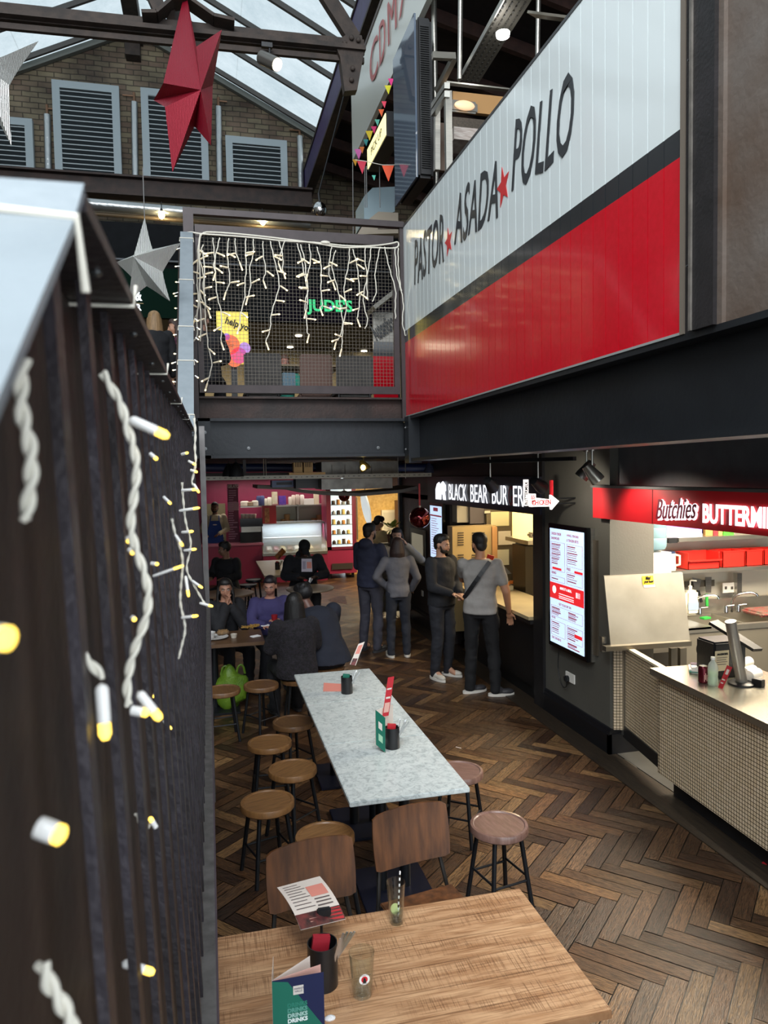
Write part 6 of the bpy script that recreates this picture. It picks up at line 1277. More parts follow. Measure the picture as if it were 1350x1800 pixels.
# brighter stall counter strip behind chairs
ow = thing('stall_booth', 'angled grey stall canopy with red and white boarded side seen through the mesh', 'stall', AY(680, 600, 11), world=True)
gslab('white_side', (656, 548), (700, 618), 11, .05, mat('booth_white', 'b9b6ae', .5), par=ow); gslab('black_side', (656, 600), (700, 640), 10.99, .03, BB, par=ow); gslab('red_side', (656, 626), (700, 700), 10.98, .03, RB, par=ow)
fit_plane('Autentico', AY(663, 600, 10.97), AY(700, 575, 10.97), .26, LET, ow, 'painted_word')
p = AY(680, 640, 11.06); MB().b2((p.x-.03, 11.05, 3.0), (p.x+.2, 11.12, p.z)).build('support', BLACK, ow)
a_, b_ = AY(650, 548, 10.9), AY(696, 512, 10.9); MB().beam(a_, b_, .6, .06).build('canopy_edge', mat('grey_canopy', '8a8880', .5), ow)
# chairs on the gallery
def gchair(label, px0, px1, pyt, y, m, frm=BLACK):
    a_, b_ = AY(px0, pyt, y), AY(px1, pyt, y); w = b_.x-a_.x; t = thing('lounge_chair', label, 'chair', ((a_.x+b_.x)/2, y, GZ)); zt_ = a_.z-GZ
    MB().bbox((0, 0, (zt_+.42)/2), (w, .06, zt_-.42), None, .02).build('backrest', m, t, (0, 0, 0)); MB().bbox((0, .25, .42), (w, .48, .09), None, .03).build('seat', m, t, (0, 0, 0))
    for sx in (-1, 1):
        for yy_ in (.02, .46): MB().tube([(sx*w*.42, yy_, .4), (sx*w*.45, yy_, 0)], .014, 8).build('leg', frm, t, (0, 0, 0))
    return t
QUI = mat('grey_upholstery', '3d3a38', .7, var=.2, bump=.4, bscale=40)
gchair('grey upholstered chair left of the wooden one behind the mesh', 428, 494, 620, 8.7, QUI); gchair('brown wooden-backed chair in the middle behind the mesh', 526, 583, 622, 8.9, mat('brown_chair', '5e4034', .5)); gchair('grey upholstered chair right of the wooden one behind the mesh', 590, 655, 625, 8.6, QUI)
o = slabp('gallery_table', (495, 640), (600, 645), 9.6, .7, mat('pale_table', '8f7a5c', .5)); tag(o, 'pale narrow table behind the gallery chairs', 'table')
o = slabp('yellow_stool', (554, 655), (580, 682), 9.4, .3, mat('mustard', 'b5973a', .6)); tag(o, 'mustard yellow seat behind the brown gallery chair', 'stool')
o = slabp('blue_stool', (533, 655), (553, 682), 9.6, .3, mat('faded_blue', '6f8ea0', .6)); tag(o, 'faded blue seat left of the mustard one on the gallery', 'stool')
o = slabp('blue_stool', (497, 655), (520, 690), 9.6, .3, mat('faded_blue', '6f8ea0')); tag(o, 'faded blue seat between the grey and the brown gallery chairs', 'stool')
# small downlights in the stall soffit
for i, (px, py) in enumerate(((525, 591), (510, 611), (640, 618))):
    p = AZ(px, py, zc_f-.02); o = MB().lathe([(0, 0), (.07, 0), (.07, .02), (0, .02)], p, 16).build('downlight', emis('downlight_glow', 'fff1d0', 8)); tag(o, ('upper', 'lower', 'right-hand')[i]+' round downlight glowing behind the wire mesh', 'downlight')
# silver insulated pipes, edison bulbs
FOIL = mat('foil_insulation', 'b4b7b8', .3, .8, bump=1, bscale=14)
o = MB().tube([AY(140, 357, 16), AY(545, 392, 16)], .11, 16).build('foil_pipe', FOIL); tag(o, 'long foil-wrapped pipe running under the brown girder', 'pipe')
o = MB().tube([AY(150, 374, 16.2), AY(545, 404, 16.2)], .05, 12).build('copper_pipe', mat('aged_pipe', '7a6a55', .4, .4)); tag(o, 'thin brown pipe below the foil-wrapped pipe', 'pipe')
EB = emis('edison_glow', 'ffe6a0', 14)
for i, (px, py) in enumerate(((284, 378), (462, 389))):
    p = AY(px, py, 15.85); t = thing('bare_bulb', ('left', 'right')[i]+' glowing bare bulb hanging below the foil pipe', 'light bulb', p, world=True)
    MB().ell(p, (.065, .065, .08), n=16, m=12).build('glass_bulb', EB, t); MB().lathe([(0, 0), (.025, 0), (.025, .07), (0, .07)], p+V((0, 0, .06)), 12).build('bulb_holder', BLACK, t); MB().tube([p+V((0, 0, .1)), p+V((0, .1, .30))], .008, 6).build('flex', BLACK, t)
    point('bulb_light', p+V((0, 0, -.12)), 12, (1, .8, .45), .06)
# louvres on the gable
FR_ = mat('blue_grey_frame', '98a3a8', .5, .1); SL = mat('louvre_slat', '3b4347', .6, .1); LB = mat('louvre_dark', '1d2124', .8); LIP = mat('louvre_lip_grey', '9ba3a6', .5, .2)
def louvre(label, x0, y0_, x1, y1_):
    Y = 17.85; a_, b_ = AY(x0, y0_, Y), AY(x1, y1_, Y); w = .16
    t = thing('louvre', label, 'louvre', ((a_.x+b_.x)/2, Y, b_.z), world=True)
    m = MB(); m.b2((a_.x, Y-.05, b_.z), (a_.x+w, Y+.1, a_.z)).b2((b_.x-w, Y-.05, b_.z), (b_.x, Y+.1, a_.z)).b2((a_.x+w, Y-.05, a_.z-w), (b_.x-w, Y+.1, a_.z)).b2((a_.x+w, Y-.05, b_.z), (b_.x-w, Y+.1, b_.z+.06)); m.build('frame', FR_, t)
    MB().b2((a_.x+w, Y+.08, b_.z), (b_.x-w, Y+.1, a_.z-w)).build('backing', LB, t); m = MB(); z = b_.z+.07
    while z < a_.z-w-.03: m.box(((a_.x+b_.x)/2, Y+.02, z), (b_.x-a_.x-2*w, .10, .012), Matrix.Rotation(R(-38), 3, 'X')); m.mi = 1; m.box(((a_.x+b_.x)/2, Y-.03, z+.035), (b_.x-a_.x-2*w, .008, .022)); m.mi = 0; z += .105
    m.build('slats', [SL, LIP], t)
louvre('tall louvred vent second from the left on the brick gable', 91, 141, 215, 320); louvre('tall louvred vent behind the red star', 247, 155, 368, 325); louvre('lower louvred vent at the right of the brick gable', 396, 239, 506, 335); louvre('louvred vent cut off at the left edge of the photo', -60, 200, 61, 303)
for i, (px, y0_, y1_) in enumerate(((83, 202, 303), (236, 180, 318), (384, 188, 330), (527, 240, 340))):
    p, q_ = AY(px, y0_, 17.91), AY(px+2, y1_, 17.91); t = thing('pipe_riser', ('leftmost', 'second', 'third', 'rightmost')[i]+' vertical foil-wrapped pipe on the brick gable', 'pipe', (p.x, 17.93, q_.z), world=True)
    MB().tube([p, q_], .075, 14).build('insulation', FOIL, t); MB().tube([p, p+V((0, 0, .22))], .03, 8).tube([p+V((0, 0, .14)), p+V((-.25 if i % 2 else .2, 0, .14))], .02, 8).build('copper_fitting', mat('copper_old', '7a5b45', .4, .5), t)
# hanging stars
def facet_star(label, cx, cy, Y, R_, r_, ang, depth, m, tilt=0, nm='paper_star', curve=0, cord_to=None, tips=None, inner=None, front=None):
    c = AY(cx, cy, Y); t = thing(nm, label, 'star decoration', c, world=True); pts = []
    if tips:
        T = [AY(p[0], p[1], Y+(p[2] if len(p) > 2 else 0)) for p in tips]
    else: T = [c+V((R_*sin(ang+i*2*PI/5), 0, R_*cos(ang+i*2*PI/5))) for i in range(5)]
    n = len(T); I = [];
    for i in range(n):
        mdl = ((T[i]-c).normalized()+(T[(i+1) % n]-c).normalized()).normalized(); I.append(c+mdl*r_)
    if inner: I = [AY(p[0], p[1], Y) for p in inner]
    f = c+V((0, -depth, 0)); b = c+V((0, depth, 0)); mb = MB()
    S = 6
    if front: f = AY(front[0], front[1], Y-depth)
    for i in range(n):
        for inner in (I[i], I[i-1]):
            for apex in (f, b):
                # a fin from the centre ridge to the tip, edges drawn in when curved
                vs = []; fs = []
                for k in range(S+1):
                    u = k/S; rd = apex.lerp(T[i], u); ed = inner.lerp(T[i], u); 
                    if curve:
                        mid = c.lerp(T[i], u*(1-0)+0); ax = c.lerp(T[i], .32+.68*u); s_ = 1-curve*4*u*(1-u); rd = ax.lerp(rd, s_) if u > 0 else rd; ed = ax.lerp(ed, s_) if u > 0 else ed
                    vs += [rd, ed]
                for k in range(S): fs.append((2*k, 2*k+1, 2*k+3, 2*k+2))
                mb.add(vs, fs)
    mb.dd = True; mb.build('star_body', m, t); tz = T[0]
    MB().tube([tz, tz+V((0, 0, cord_to or .5))], .004, 6).build('hanging_cord', mat('grey_cord', '6a6a6a'), t); return t
def pleat(name, c, c2, rough, metal, sc):
    m = mat(name, c, rough, metal); nt = m.node_tree; b = nt.nodes['Principled BSDF']; tc = nt.nodes.new('ShaderNodeTexCoord'); w = nt.nodes.new('ShaderNodeTexWave'); w.inputs['Scale'].default_value = sc; w.inputs['Distortion'].default_value = 1.2; nt.links.new(tc.outputs['Object'], w.inputs[0])
    bp = nt.nodes.new('ShaderNodeBump'); bp.inputs['Strength'].default_value = .5; bp.inputs['Distance'].default_value = .01; nt.links.new(w.outputs[0], bp.inputs['Height']); nt.links.new(bp.outputs[0], b.inputs['Normal'])
    rp = nt.nodes.new('ShaderNodeValToRGB'); rp.color_ramp.elements[0].color = lin(c); rp.color_ramp.elements[1].color = lin(c2); nt.links.new(w.outputs[0], rp.inputs[0]); nt.links.new(rp.outputs[0], b.inputs['Base Color']); return m
REDSTAR = pleat('red_metallic_paper', '7d0a1e', 'a01530', .45, .4, 30); SILV = pleat('silver_metallic_paper', 'b4b6b2', 'c4c6c2', .34, .5, 34)
RS_ = facet_star('large red metallic paper star hanging from the roof truss', 341, 152, 7.6, .8, .2, 0, .34, REDSTAR, tips=[(326, -20, .9), (390, 52, -.35), (371, 256, -.5), (303, 303, 0), (270, 176, .5)], inner=[(345, 82), (374, 150), (342, 222), (290, 188), (287, 146)], front=(353, 158), cord_to=.6)
facet_star('silver metallic paper star hanging beside the grey rising handrail', 238, 461, 6.4, .5, .13, 0, .16, SILV, curve=.05, tips=[(254, 382, 0), (318, 427, -.05), (299, 530, -.1), (226, 530, 0), (204, 461, .15)], inner=[(268, 438), (286, 478), (258, 503), (232, 488), (238, 447)], cord_to=.4)
facet_star('silver star cut off at the upper left corner of the photo', -20, 140, 6.0, .6, .17, 0, .2, SILV, curve=.12, tips=[(-30, 20, 0), (68, 72, -.1), (20, 256, -.1), (-70, 250, 0), (-120, 110, 0)], cord_to=.8)
# truss spotlight
ts = thing('spotlight', 'grey cylinder spotlight hanging below the roof truss', 'spotlight', AY(474, 103, YT-.1), world=True)
p = AY(460, 101, YT-.1); q_ = AY(488, 114, YT-.25); MB().tube([p, p.lerp(q_, .97)], .075, 20).build('housing', mat('spot_grey', '74716c', .3, .7), ts); MB().tube([p.lerp(q_, .97), q_], .066, 20).build('lens', emis('spot_lens', 'fff6dc', 5), ts); MB().tube([AY(474, 98, YT-.1), AY(474, 78, YT-.1)], .012, 8).box(AY(469, 80, YT-.1), (.12, .05, .05)).build('yoke', BLACK, ts)
# ---- upper right: white CDMX sign, TV, lightbox, bunting, hood
XS = 2.32
cd = thing('shop_sign', 'big white hanging sign board with red CDMX letters', 'sign', AX(640, 100, XS), world=True)
P = [AX(617, 152, XS), AX(617, 289, XS), AX(742, 18, XS), AX(742, -140, XS)]
yS0, yS1 = P[0].y, 6.0; zb_s = AX(617, 289, XS).z; zt_s = AX(617, 152, XS).z
MB().b2((XS, yS1, zb_s), (XS+.06, yS0, zt_s)).build('board', mat('sign_board_white', 'cdd0c8', .25, coat=.3), cd); MB().b2((XS-.01, yS1, zt_s), (XS+.08, yS0+.02, zt_s+.06)).build('top_edge', mat('brown_sign_edge', '4a3a33', .5), cd)
CR_ = mat('faded_red_letter', 'b5605e', .45)
for ch, xa, xb_, ya, yb2 in (('C', 651, 665, 84, 168), ('D', 668, 678, 62, 140), ('M', 683, 698, 20, 120), ('X', 702, 724, -30, 70)):
    p0, p1 = AX(xa, yb2, XS-.01), AX(xb_, yb2-20, XS-.01); zt2 = AX((xa+xb_)/2, ya, XS-.01).z; fit_text(ch, p0.y, p1.y, zb_s+(zt_s-zb_s)*.36, zb_s+(zt_s-zb_s)*.80, XS-.012, CR_, cd, 'sign_letter', .0)
tv = thing('wall_television', 'large portrait television seen almost edge-on beside the white sign, with a reflection put into its glass colour', 'television', AX(730, 200, 2.16), world=True)
ya_, yb3 = AX(692, 200, 2.14).y, AX(730, 200, 2.14).y; ztv = (AX(730, 12, 2.14).z+AX(693, 104, 2.14).z)/2; zbv = (AX(730, 312, 2.14).z+AX(694, 366, 2.14).z)/2
MB().b2((2.14, yb3, zbv), (2.16, ya_, ztv)).build('glass_front', mat('tv_glass_reflection_tint', '566170', .05, spec=1), tv); MB().bbox((2.25, (ya_+yb3)/2, (zbv+ztv)/2), (.17, ya_-yb3-.02, ztv-zbv-.02), None, .03).build('casing', mat('tv_casing', '1c1c1e', .5), tv)  # bluish sky reflection is put into the base colour of the screen glass
m = MB(); z = zbv+.1
while z < ztv-.1: m.box((2.25, yb3+.004, z), (.09, .012, .006)); z += .022
m.build('vent_slots', mat('tv_slots', '0c0c0c'), tv)
MB().tube([(2.45, yb3+.3, zbv-.2), (2.45, yb3+.3, 9)], .03, 10).build('support_pole', STEEL, tv)
lb = thing('lightbox', 'small cream lightbox reading PICK UP hanging below the white sign', 'sign', AX(665, 250, 2.26), world=True)
ya_, yb4 = AX(646, 260, 2.2).y, AX(679, 200, 2.2).y; zl1, zl0 = AX(646, 262, 2.2).z, AX(646, 303, 2.2).z
MB().b2((2.2, yb4, zl0), (2.38, ya_, zl1)).build('case', BLACK, lb); MB().b2((2.19, yb4+.02, zl0+.02), (2.2, ya_-.02, zl1-.02)).build('lit_face', emis('lightbox_cream', 'f6e9a8', .95), lb)
fit_text('PICK UP', ya_-.25, yb4+.2, zl0+.1, zl1-.1, 2.188, mat('ink_black', '141414'), lb, ext=.001)
# bunting
bt = thing('paper_bunting', 'string of small coloured cut-paper pennants along the foot of the white sign', 'bunting', AX(640, 280, 2.15), world=True)
def penn(px, py, s, c_, y): a_ = AY(px-s*.5, py, y); b_ = AY(px+s*.5, py, y); c2_ = AY(px+1, py+s*1.35, y); MB().prism([a_, b_, c2_], (0, .002, 0)).build('pennant', mat('pennant_'+c_, c_, .6), bt)
for px, py, s, c_ in ((630, 262, 14, 'd86ab0'), (624, 280, 9, 'e8a52c'), (636, 258, 9, 'e07a2c'), (649, 230, 13, 'e6c82a'), (643, 245, 9, '3f9a98'), (657, 222, 10, 'd82c6c'), (663, 210, 9, '58b09a'), (670, 192, 10, 'e0622c'), (675, 178, 9, 'e0405a'), (682, 150, 12, 'd8d02c'), (687, 138, 10, 'd82c7c'), (636, 283, 17, 'b81c3a'), (682, 291, 21, 'e0522c'), (657, 308, 7, '4fb09a')): penn(px, py, s, c_, 2.15*1277/(px-366)*.99 if py < 282 else 8.6)
MB().tube([AY(624, 281, 8.6), AY(640, 283, 8.6), AY(672, 290, 8.6), AY(694, 290, 8.6)], .004, 6).build('string', CABLE, bt)
# air conditioning cassette and cream housing
ac = thing('air_conditioner', 'pale blue and cream ceiling air conditioning unit at the gallery corner', 'air conditioner', AY(670, 360, 12), world=True)
q_ = [AY(640, 345, 12), AY(655, 330, 12), AY(694, 328, 12), AY(694, 372, 12), AY(640, 388, 12)]; MB().prism(q_, (0, .7, 0)).build('housing', mat('ac_pale_blue', '9fb4bd', .5), ac); q_ = [AY(640, 392, 11.9), AY(665, 372, 11.9), AY(700, 374, 11.9), AY(700, 410, 11.9), AY(628, 412, 11.9)]; MB().prism(q_, (0, .1, 0)).build('grille_panel', mat('ac_cream', 'b9ab98', .5), ac); q_ = [AY(672, 388, 11.88), AY(698, 388, 11.88), AY(698, 402, 11.88), AY(664, 402, 11.88)]; MB().prism(q_, (0, .02, 0)).build('grille', mat('ac_grille', '8a8074', .6), ac)
ml_ = thing('round_spotlight', 'round chrome floodlight beside the purple beam above the gallery rail', 'spotlight', AY(562, 366, 12), world=True); MB().ell(AY(562, 368, 12), (.11, .1, .12), n=20, m=14).build('reflector', mat('chrome', 'c9c9c9'), ml_); MB().tube([AY(562, 356, 12), AY(560, 340, 12)], .02, 8).tube([AY(560, 340, 12), (vx+.02, 12, vz-.3)], .012, 6).build('yoke', BLACK, ml_)
for i, px in enumerate((620, 641, 644, 667)): 
    o = MB().tube([AY(px, 292 if i else 285, 9.5), AY(px+1, 420 if i == 0 else 365, 9.5)], .006, 6).build('suspension_wire', mat('grey_cord', '6a6a6a')); tag(o, ('leftmost thin wire hanging under the white sign corner', 'second hanging wire, left of a close pair', 'third hanging wire, right of a close pair', 'rightmost hanging wire in front of the air conditioner')[i], 'wire')
# extractor hood and kitchen frames behind the panel
hk = thing('extractor_canopy', 'stainless kitchen extractor canopy with a lamp rising behind the white boards', 'extractor', AX(830, 180, 3.2), world=True)
yh = 6.4; WC = mat('warm_canopy_inside', 'b58a58', .45, .2)
slabp('front_lip', (785, 142), (902, 158), yh, .05, STEELH, hk); slabp('post', (783, 158), (796, 300), yh+.02, .05, STEEL, hk)
slabp('lit_underside', (796, 160), (900, 205), yh+.9, .05, WC, hk); slabp('mesh_filter', (796, 205), (880, 240), yh+.85, .05, mat('mesh_filter', '4d4338', .6, var=.3, scale=60), hk); slabp('lower_back', (770, 215), (783, 300), yh+.6, .05, mat('brown_back', '5a4434', .5), hk)
a_ = AY(815, 188, yh+.85); MB().bbox(a_, (.30, .03, .12), None, .02).build('lamp_frame', STEEL, hk); MB().ell(a_+V((0, -.03, 0)), (.11, .03, .05), n=16, m=10).build('lamp_glass', emis('hood_lamp', 'e0b890', .8), hk)
MB().beam(AY(762, 187, yh+.5), AY(786, 150, yh), .05, .05).beam(AY(762, 200, yh+.5), AY(786, 165, yh), .05, .05).beam(AY(768, 180, yh+.5), AY(768, 300, yh+.5), .06, .05).build('side_frame', STEEL, hk)
o = slabp('paper_stack', (798, 222), (840, 248), yh+.3, .3, mat('stacked_trays', '8a7c74', .5, c2='b5aca4', scale=12, stretch=(1, 1, 12))); tag(o, 'stack of crumpled foil trays under the extractor canopy', 'trays')
uf = thing('extractor_bracket', 'open stainless bracket frame above the extractor canopy', 'frame', AX(780, 110, 3), world=True); MB().beam(AY(760, 98, 7), AY(800, 100, 7), .05, .06).beam(AY(798, 102, 7), AY(768, 160, 7.3), .05, .06).build('bracket', STEELH, uf)
ctx = thing('perforated_tray', 'perforated galvanised cable tray slanting across the dark roof with a round lamp', 'cable tray', AX(870, 60, 3.2), world=True)
pa_, pb2 = AY(822, 140, 6.8), AY(938, -40, 5.0)
sxv = AY(862, 140, 6.8)-AY(806, 140, 6.8); m = MB()
Q = [AY(806, 142, 6.8), AY(842, 145, 6.8), AY(960, -40, 5.6), AY(905, -40, 5.6)]; m.prism(Q, (0, .0, .012)); m.build('tray_plate', mat('galvanised', '8a857a'), ctx)
m = MB()
for j in range(26):
    for k in range(4):
        u = (j+.5)/26; v = (k+.6)/4.4; p = (Q[0].lerp(Q[3], u)).lerp(Q[1].lerp(Q[2], u), v)+V((0, -.0, -.006)); m.box(p, (.012, .03, .006))
m.build('perforations', mat('socket_hole', '4a4640'), ctx); MB().beam(Q[0], Q[3], .01, .05).build('tray_lip', STEEL, ctx)
p = AY(884, 58, 6.0); MB().lathe([(0, -.03), (.055, -.03), (.06, 0), (0, 0)], p, 24).build('round_lamp', emis('white_lamp', 'ffffff', 12), ctx)
spot('tray_lamp_light', p+V((0, 0, -.05)), p+V((0, 0, -3)), 22, (1, .95, .85), 110)
o = MB().beam(AY(935, 25, 6.0), AY(1010, 35, 5.6), .12, .02).build('tray_branch', mat('galvanised', '8a857a')); tag(o, 'short galvanised tray branch running right behind the white boards', 'cable tray')
for i, (px, y0_, y1_) in enumerate(((808, -30, 140), (945, -30, 100))):
    o = MB().tube([AY(px+2, y0_, 6.4), AY(px, y1_, 6.4)], .022, 10).build('hanging_rod', STEEL); tag(o, ('left', 'right')[i]+' grey rod hanging from the dark roof beside the perforated tray', 'rod')
m = MB(); m.b2((3.0, 3.0, 3.0), (3.05, 7.4, 3.05)); 
struct(MB().b2((2.3, 7.62, 3.0), (4.2, 7.70, 4.9)), 'wall_upper_kitchen', mat('upper_dark_wall', '2a2422', .6))
# ================================================================== PEOPLE
def remesh(mb, vox, smooth_it=6):
    me = bpy.data.meshes.new('tmp'); me.from_pydata(mb.v, [], mb.f); me.update()
    bm = bmesh.new(); bm.from_mesh(me); bmesh.ops.recalc_face_normals(bm, faces=bm.faces); bm.to_mesh(me); bm.free()
    o = bpy.data.objects.new('tmp', me); COL.objects.link(o)
    r = o.modifiers.new('r', 'REMESH'); r.mode = 'VOXEL'; r.voxel_size = vox; r.use_smooth_shade = True
    s = o.modifiers.new('s', 'SMOOTH'); s.factor = .5; s.iterations = smooth_it
    bpy.context.view_layer.update(); me2 = bpy.data.meshes.new_from_object(o.evaluated_get(bpy.context.evaluated_depsgraph_get()))
    bpy.data.objects.remove(o); bpy.data.meshes.remove(me)
    for p in me2.polygons: p.use_smooth = True
    return me2
def capsule(mb, a, b, r0_, r1, n=12):
    a, b = V(a), V(b); mb.tube([a, b], [r0_, r1], n); mb.ell(a, (r0_,)*3, None, n, 8); mb.ell(b, (r1,)*3, None, n, 8)
def rings(mb, R_):
    vs = []; fs = []; n = 24
    for c, lat, fwv, a, b in R_:
        for k in range(n):
            t = 2*PI*k/n; ct, st_ = cos(t), sin(t); e = .85; vs.append(V(c)+V(lat)*a*math.copysign(abs(ct)**e, ct)+V(fwv)*b*math.copysign(abs(st_)**e, st_))
    for i in range(len(R_)-1):
        for k in range(n): fs.append((i*n+k, i*n+(k+1) % n, (i+1)*n+(k+1) % n, (i+1)*n+k))
    fs.append(tuple(reversed(range(n)))); fs.append(tuple((len(R_)-1)*n+k for k in range(n))); mb.add(vs, fs, True)
STAND = dict(pel=(0, 0, .95), neck=(0, 0, 1.49), head=(0, .02, 1.64), shL=(-.185, 0, 1.43), shR=(.185, 0, 1.43), elL=(-.24, -.03, 1.14), elR=(.24, -.03, 1.14), wrL=(-.25, .06, .90), wrR=(.25, .06, .90),
             hiL=(-.095, 0, .93), hiR=(.095, 0, .93), knL=(-.11, .03, .50), knR=(.11, .03, .50), anL=(-.12, -.02, .09), anR=(.12, -.02, .09), look=(0, 1, -.05))
SIT = dict(STAND, pel=(0, 0, .56), neck=(0, .06, 1.09), head=(0, .10, 1.24), shL=(-.185, .05, 1.03), shR=(.185, .05, 1.03), elL=(-.25, .12, .80), elR=(.25, .12, .80), wrL=(-.14, .33, .80), wrR=(.14, .33, .80),
           hiL=(-.1, .0, .55), hiR=(.1, .0, .55), knL=(-.13, .42, .54), knR=(.13, .42, .54), anL=(-.13, .40, .10), anR=(.13, .40, .10))
SKINS = {}
def person(label, x, y, heading, h=1.75, base=STAND, skin='b98a6c', hair='short', hairc='1f1712', top='3a3a3a', bottom='1b1c22', shoe='202020', sleeve='long', z=0, fat=1.0, collar=None, jacket=False, hood=False, beard=False, cap=None, extras=None, hang=None, texture=None, **pose):
    P = dict(base); P.update(pose); s = h/1.78; P = {k: V(v)*s if k != 'look' else V(v).normalized() for k, v in P.items()}
    t = thing('person', label, 'person', (x, y, z), heading)
    SK = mat('skin_'+skin, skin, .5, var=.06, scale=6); TP = mat('cloth_'+top, top, .85, var=.12, scale=6, bump=.35, bscale=25); BT = mat('cloth_'+bottom, bottom, .85, var=.15, scale=6, bump=.35, bscale=22)
    if texture: TP = texture
    HR = mat('hair_'+hairc, hairc, .55, var=.25, scale=30, bump=.5, bscale=90, stretch=(1, 1, .2))
    lat = (P['shR']-P['shL']).normalized(); plat = (P['hiR']-P['hiL']).normalized(); up = (P['neck']-P['pel']).normalized(); fwd = up.cross(lat).normalized(); pf = V((0, 0, 1)).cross(plat).normalized()
    if fwd.y*0+1: pass
    def torso(mb, g):
        A, B = P['pel'], P['neck']; L = lambda u: A.lerp(B, u)
        l_ = lambda u: plat.lerp(lat, u).normalized(); f_ = lambda u: pf.lerp(fwd, min(1, u*1.5)).normalized()
        k = s*fat
        bw = (P['shR']-P['shL']).length/2
        rings(mb, [(L(-.10 if g > .01 else -.14), l_(0), f_(0), (.168 if g > .01 else .12)*k+g*.9, (.118 if g > .01 else .09)*k+g*.9), (L(-.05), l_(0), f_(0), .165*k+g, .115*k+g), (L(.12), l_(.1), f_(.1), .165*k+g, .115*k+g), (L(.30), l_(.3), f_(.3), .145*k+g, .105*k+g), (L(.52), l_(.6), f_(.6), .155*k+g, .115*k+g), (L(.72), l_(.9), f_(.9), .17*k+g, .12*k+g), (L(.86), lat, fwd, bw*.93+g, .10*k+g), (L(.93), lat, fwd, bw*.72+g, .08*k+g), (L(1.0), lat, fwd, .075*s+g, .07*s+g)])
    def arm(mb, S, g, to=1.0, cuff=0):
        a, b, c = P['sh'+S], P['el'+S], P['wr'+S]; k = s*(.5+.5*fat)
        capsule(mb, a, b, .058*k+g, .046*k+g*.9)
        if to > .5: e = b.lerp(c, min(1, to*2-1)) if to < 1 else b.lerp(c, .97); capsule(mb, b, e, .045*k+g*.9, .029*k+g*1.1)
        # fuller deltoid
        mb.ell(a, (.058*k+g*.9,)*3, None, 12, 8)
    def leg(mb, S, g, w=1):
        a, b, c = P['hi'+S], P['kn'+S], P['an'+S]; k = s*(.6+.4*fat)
        capsule(mb, a, b, .088*k+g, .060*k+g); m_ = b.lerp(c, .35); capsule(mb, b, m_, .060*k+g, .058*k+g); capsule(mb, m_, c+V((0, 0, -.03*s if g else 0)), .058*k+g, .040*k+g*w)
    hd = P['head']; lk = P['look']; hr = V((0, 0, 1)) if abs(lk.z) < .9 else V((0, 1, 0)); hx = lk.cross(hr).normalized(); hu = hx.cross(lk).normalized(); HM = Matrix((hx, lk, hu)).transposed()
    q = lambda a, b, c: hd+HM @ V((a*s, b*s, c*s))
    def headshape(mb):
        mb.ell(q(0, -.012, .035), (.076*s, .093*s, .088*s), HM, 20, 14); mb.ell(q(0, .022, -.02), (.064*s, .072*s, .082*s), HM, 18, 12); mb.ell(q(0, .045, -.072), (.034*s, .034*s, .028*s), HM, 14, 10)
        mb.ell(q(0, .092, -.016), (.011*s, .017*s, .024*s), HM, 10, 8); mb.ell(q(0, .100, -.030), (.016*s, .012*s, .010*s), HM, 10, 8)
        mb.ell(q(0, .078, .020), (.052*s, .016*s, .010*s), HM, 12, 8); mb.ell(q(0, .080, -.056), (.024*s, .013*s, .011*s), HM, 10, 8)
        for sx in (-1, 1): mb.ell(q(sx*.078, -.008, -.012), (.010*s, .018*s, .032*s), HM, 10, 8); mb.ell(q(sx*.040, .058, -.030), (.022*s, .022*s, .022*s), HM, 10, 8)
        capsule(mb, P['neck']+V((0, 0, -.04*s)), q(0, -.018, -.065), .058*s, .052*s)
    def hand(mb, S, curl=.5, spread=.3):
        w = P['wr'+S]; d = (w-P['el'+S]).normalized()
        if hang and S in hang: d = V(hang[S]).normalized()
        sd = d.cross(V((0, 0, 1)));  sd = sd.normalized() if sd.length > .15 else V((1, 0, 0)) if S == 'L' else V((-1, 0, 0)); n_ = sd.cross(d).normalized()
        inn = 1 if S == 'L' else -1
        mb.ell(w+d*.045*s, (.040*s, .050*s, .017*s), Matrix((sd, d, n_)).transposed(), 14, 8)
        for i, (o_, L_) in enumerate(((-.031, .058), (-.011, .072), (.010, .075), (.030, .068))):
            b0 = w+d*.082*s+sd*o_*s; dd = (d+sd*o_*6*spread).normalized(); b1 = b0+dd*L_*.5*s-n_*.006*s; b2_ = b1+(dd-n_*curl).normalized()*L_*.35*s; b3 = b2_+(dd-n_*curl*2.2).normalized()*L_*.28*s
            mb.tube([b0, b1, b2_, b3], [.0092*s, .0085*s, .0078*s, .006*s], 8); mb.ell(b3, (.006*s,)*3, None, 8, 6)
        tb = w+d*.025*s+sd*inn*-.030*s; t1 = tb+(d*.7-sd*inn*.8-n_*.2).normalized()*.038*s; t2 = t1+(d-sd*inn*.2-n_*.3).normalized()*.032*s; mb.tube([tb, t1, t2], [.0125*s, .0105*s, .008*s], 8); mb.ell(t2, (.008*s,)*3, None, 8, 6)
    b = MB(); torso(b, 0); headshape(b)
    for S in 'LR': arm(b, S, 0); hand(b, S); leg(b, S, 0); capsule(b, P['an'+S], P['an'+S]+V((0, .12*s, -.05*s)), .04*s, .03*s)
    me = remesh(b, .0085, 2); me.materials.append(SK); me.name = 'body'; bo = bpy.data.objects.new('body', me); COL.objects.link(bo); bo.parent = t
    def part(mb, nm, m, vox=.013, sm=5):
        me = remesh(mb, vox, sm); me.materials.append(m); me.name = nm; o = bpy.data.objects.new(nm, me); COL.objects.link(o); o.parent = t; return o
    g = .034 if jacket else .022
    m_ = MB(); torso(m_, g)
    cut = None
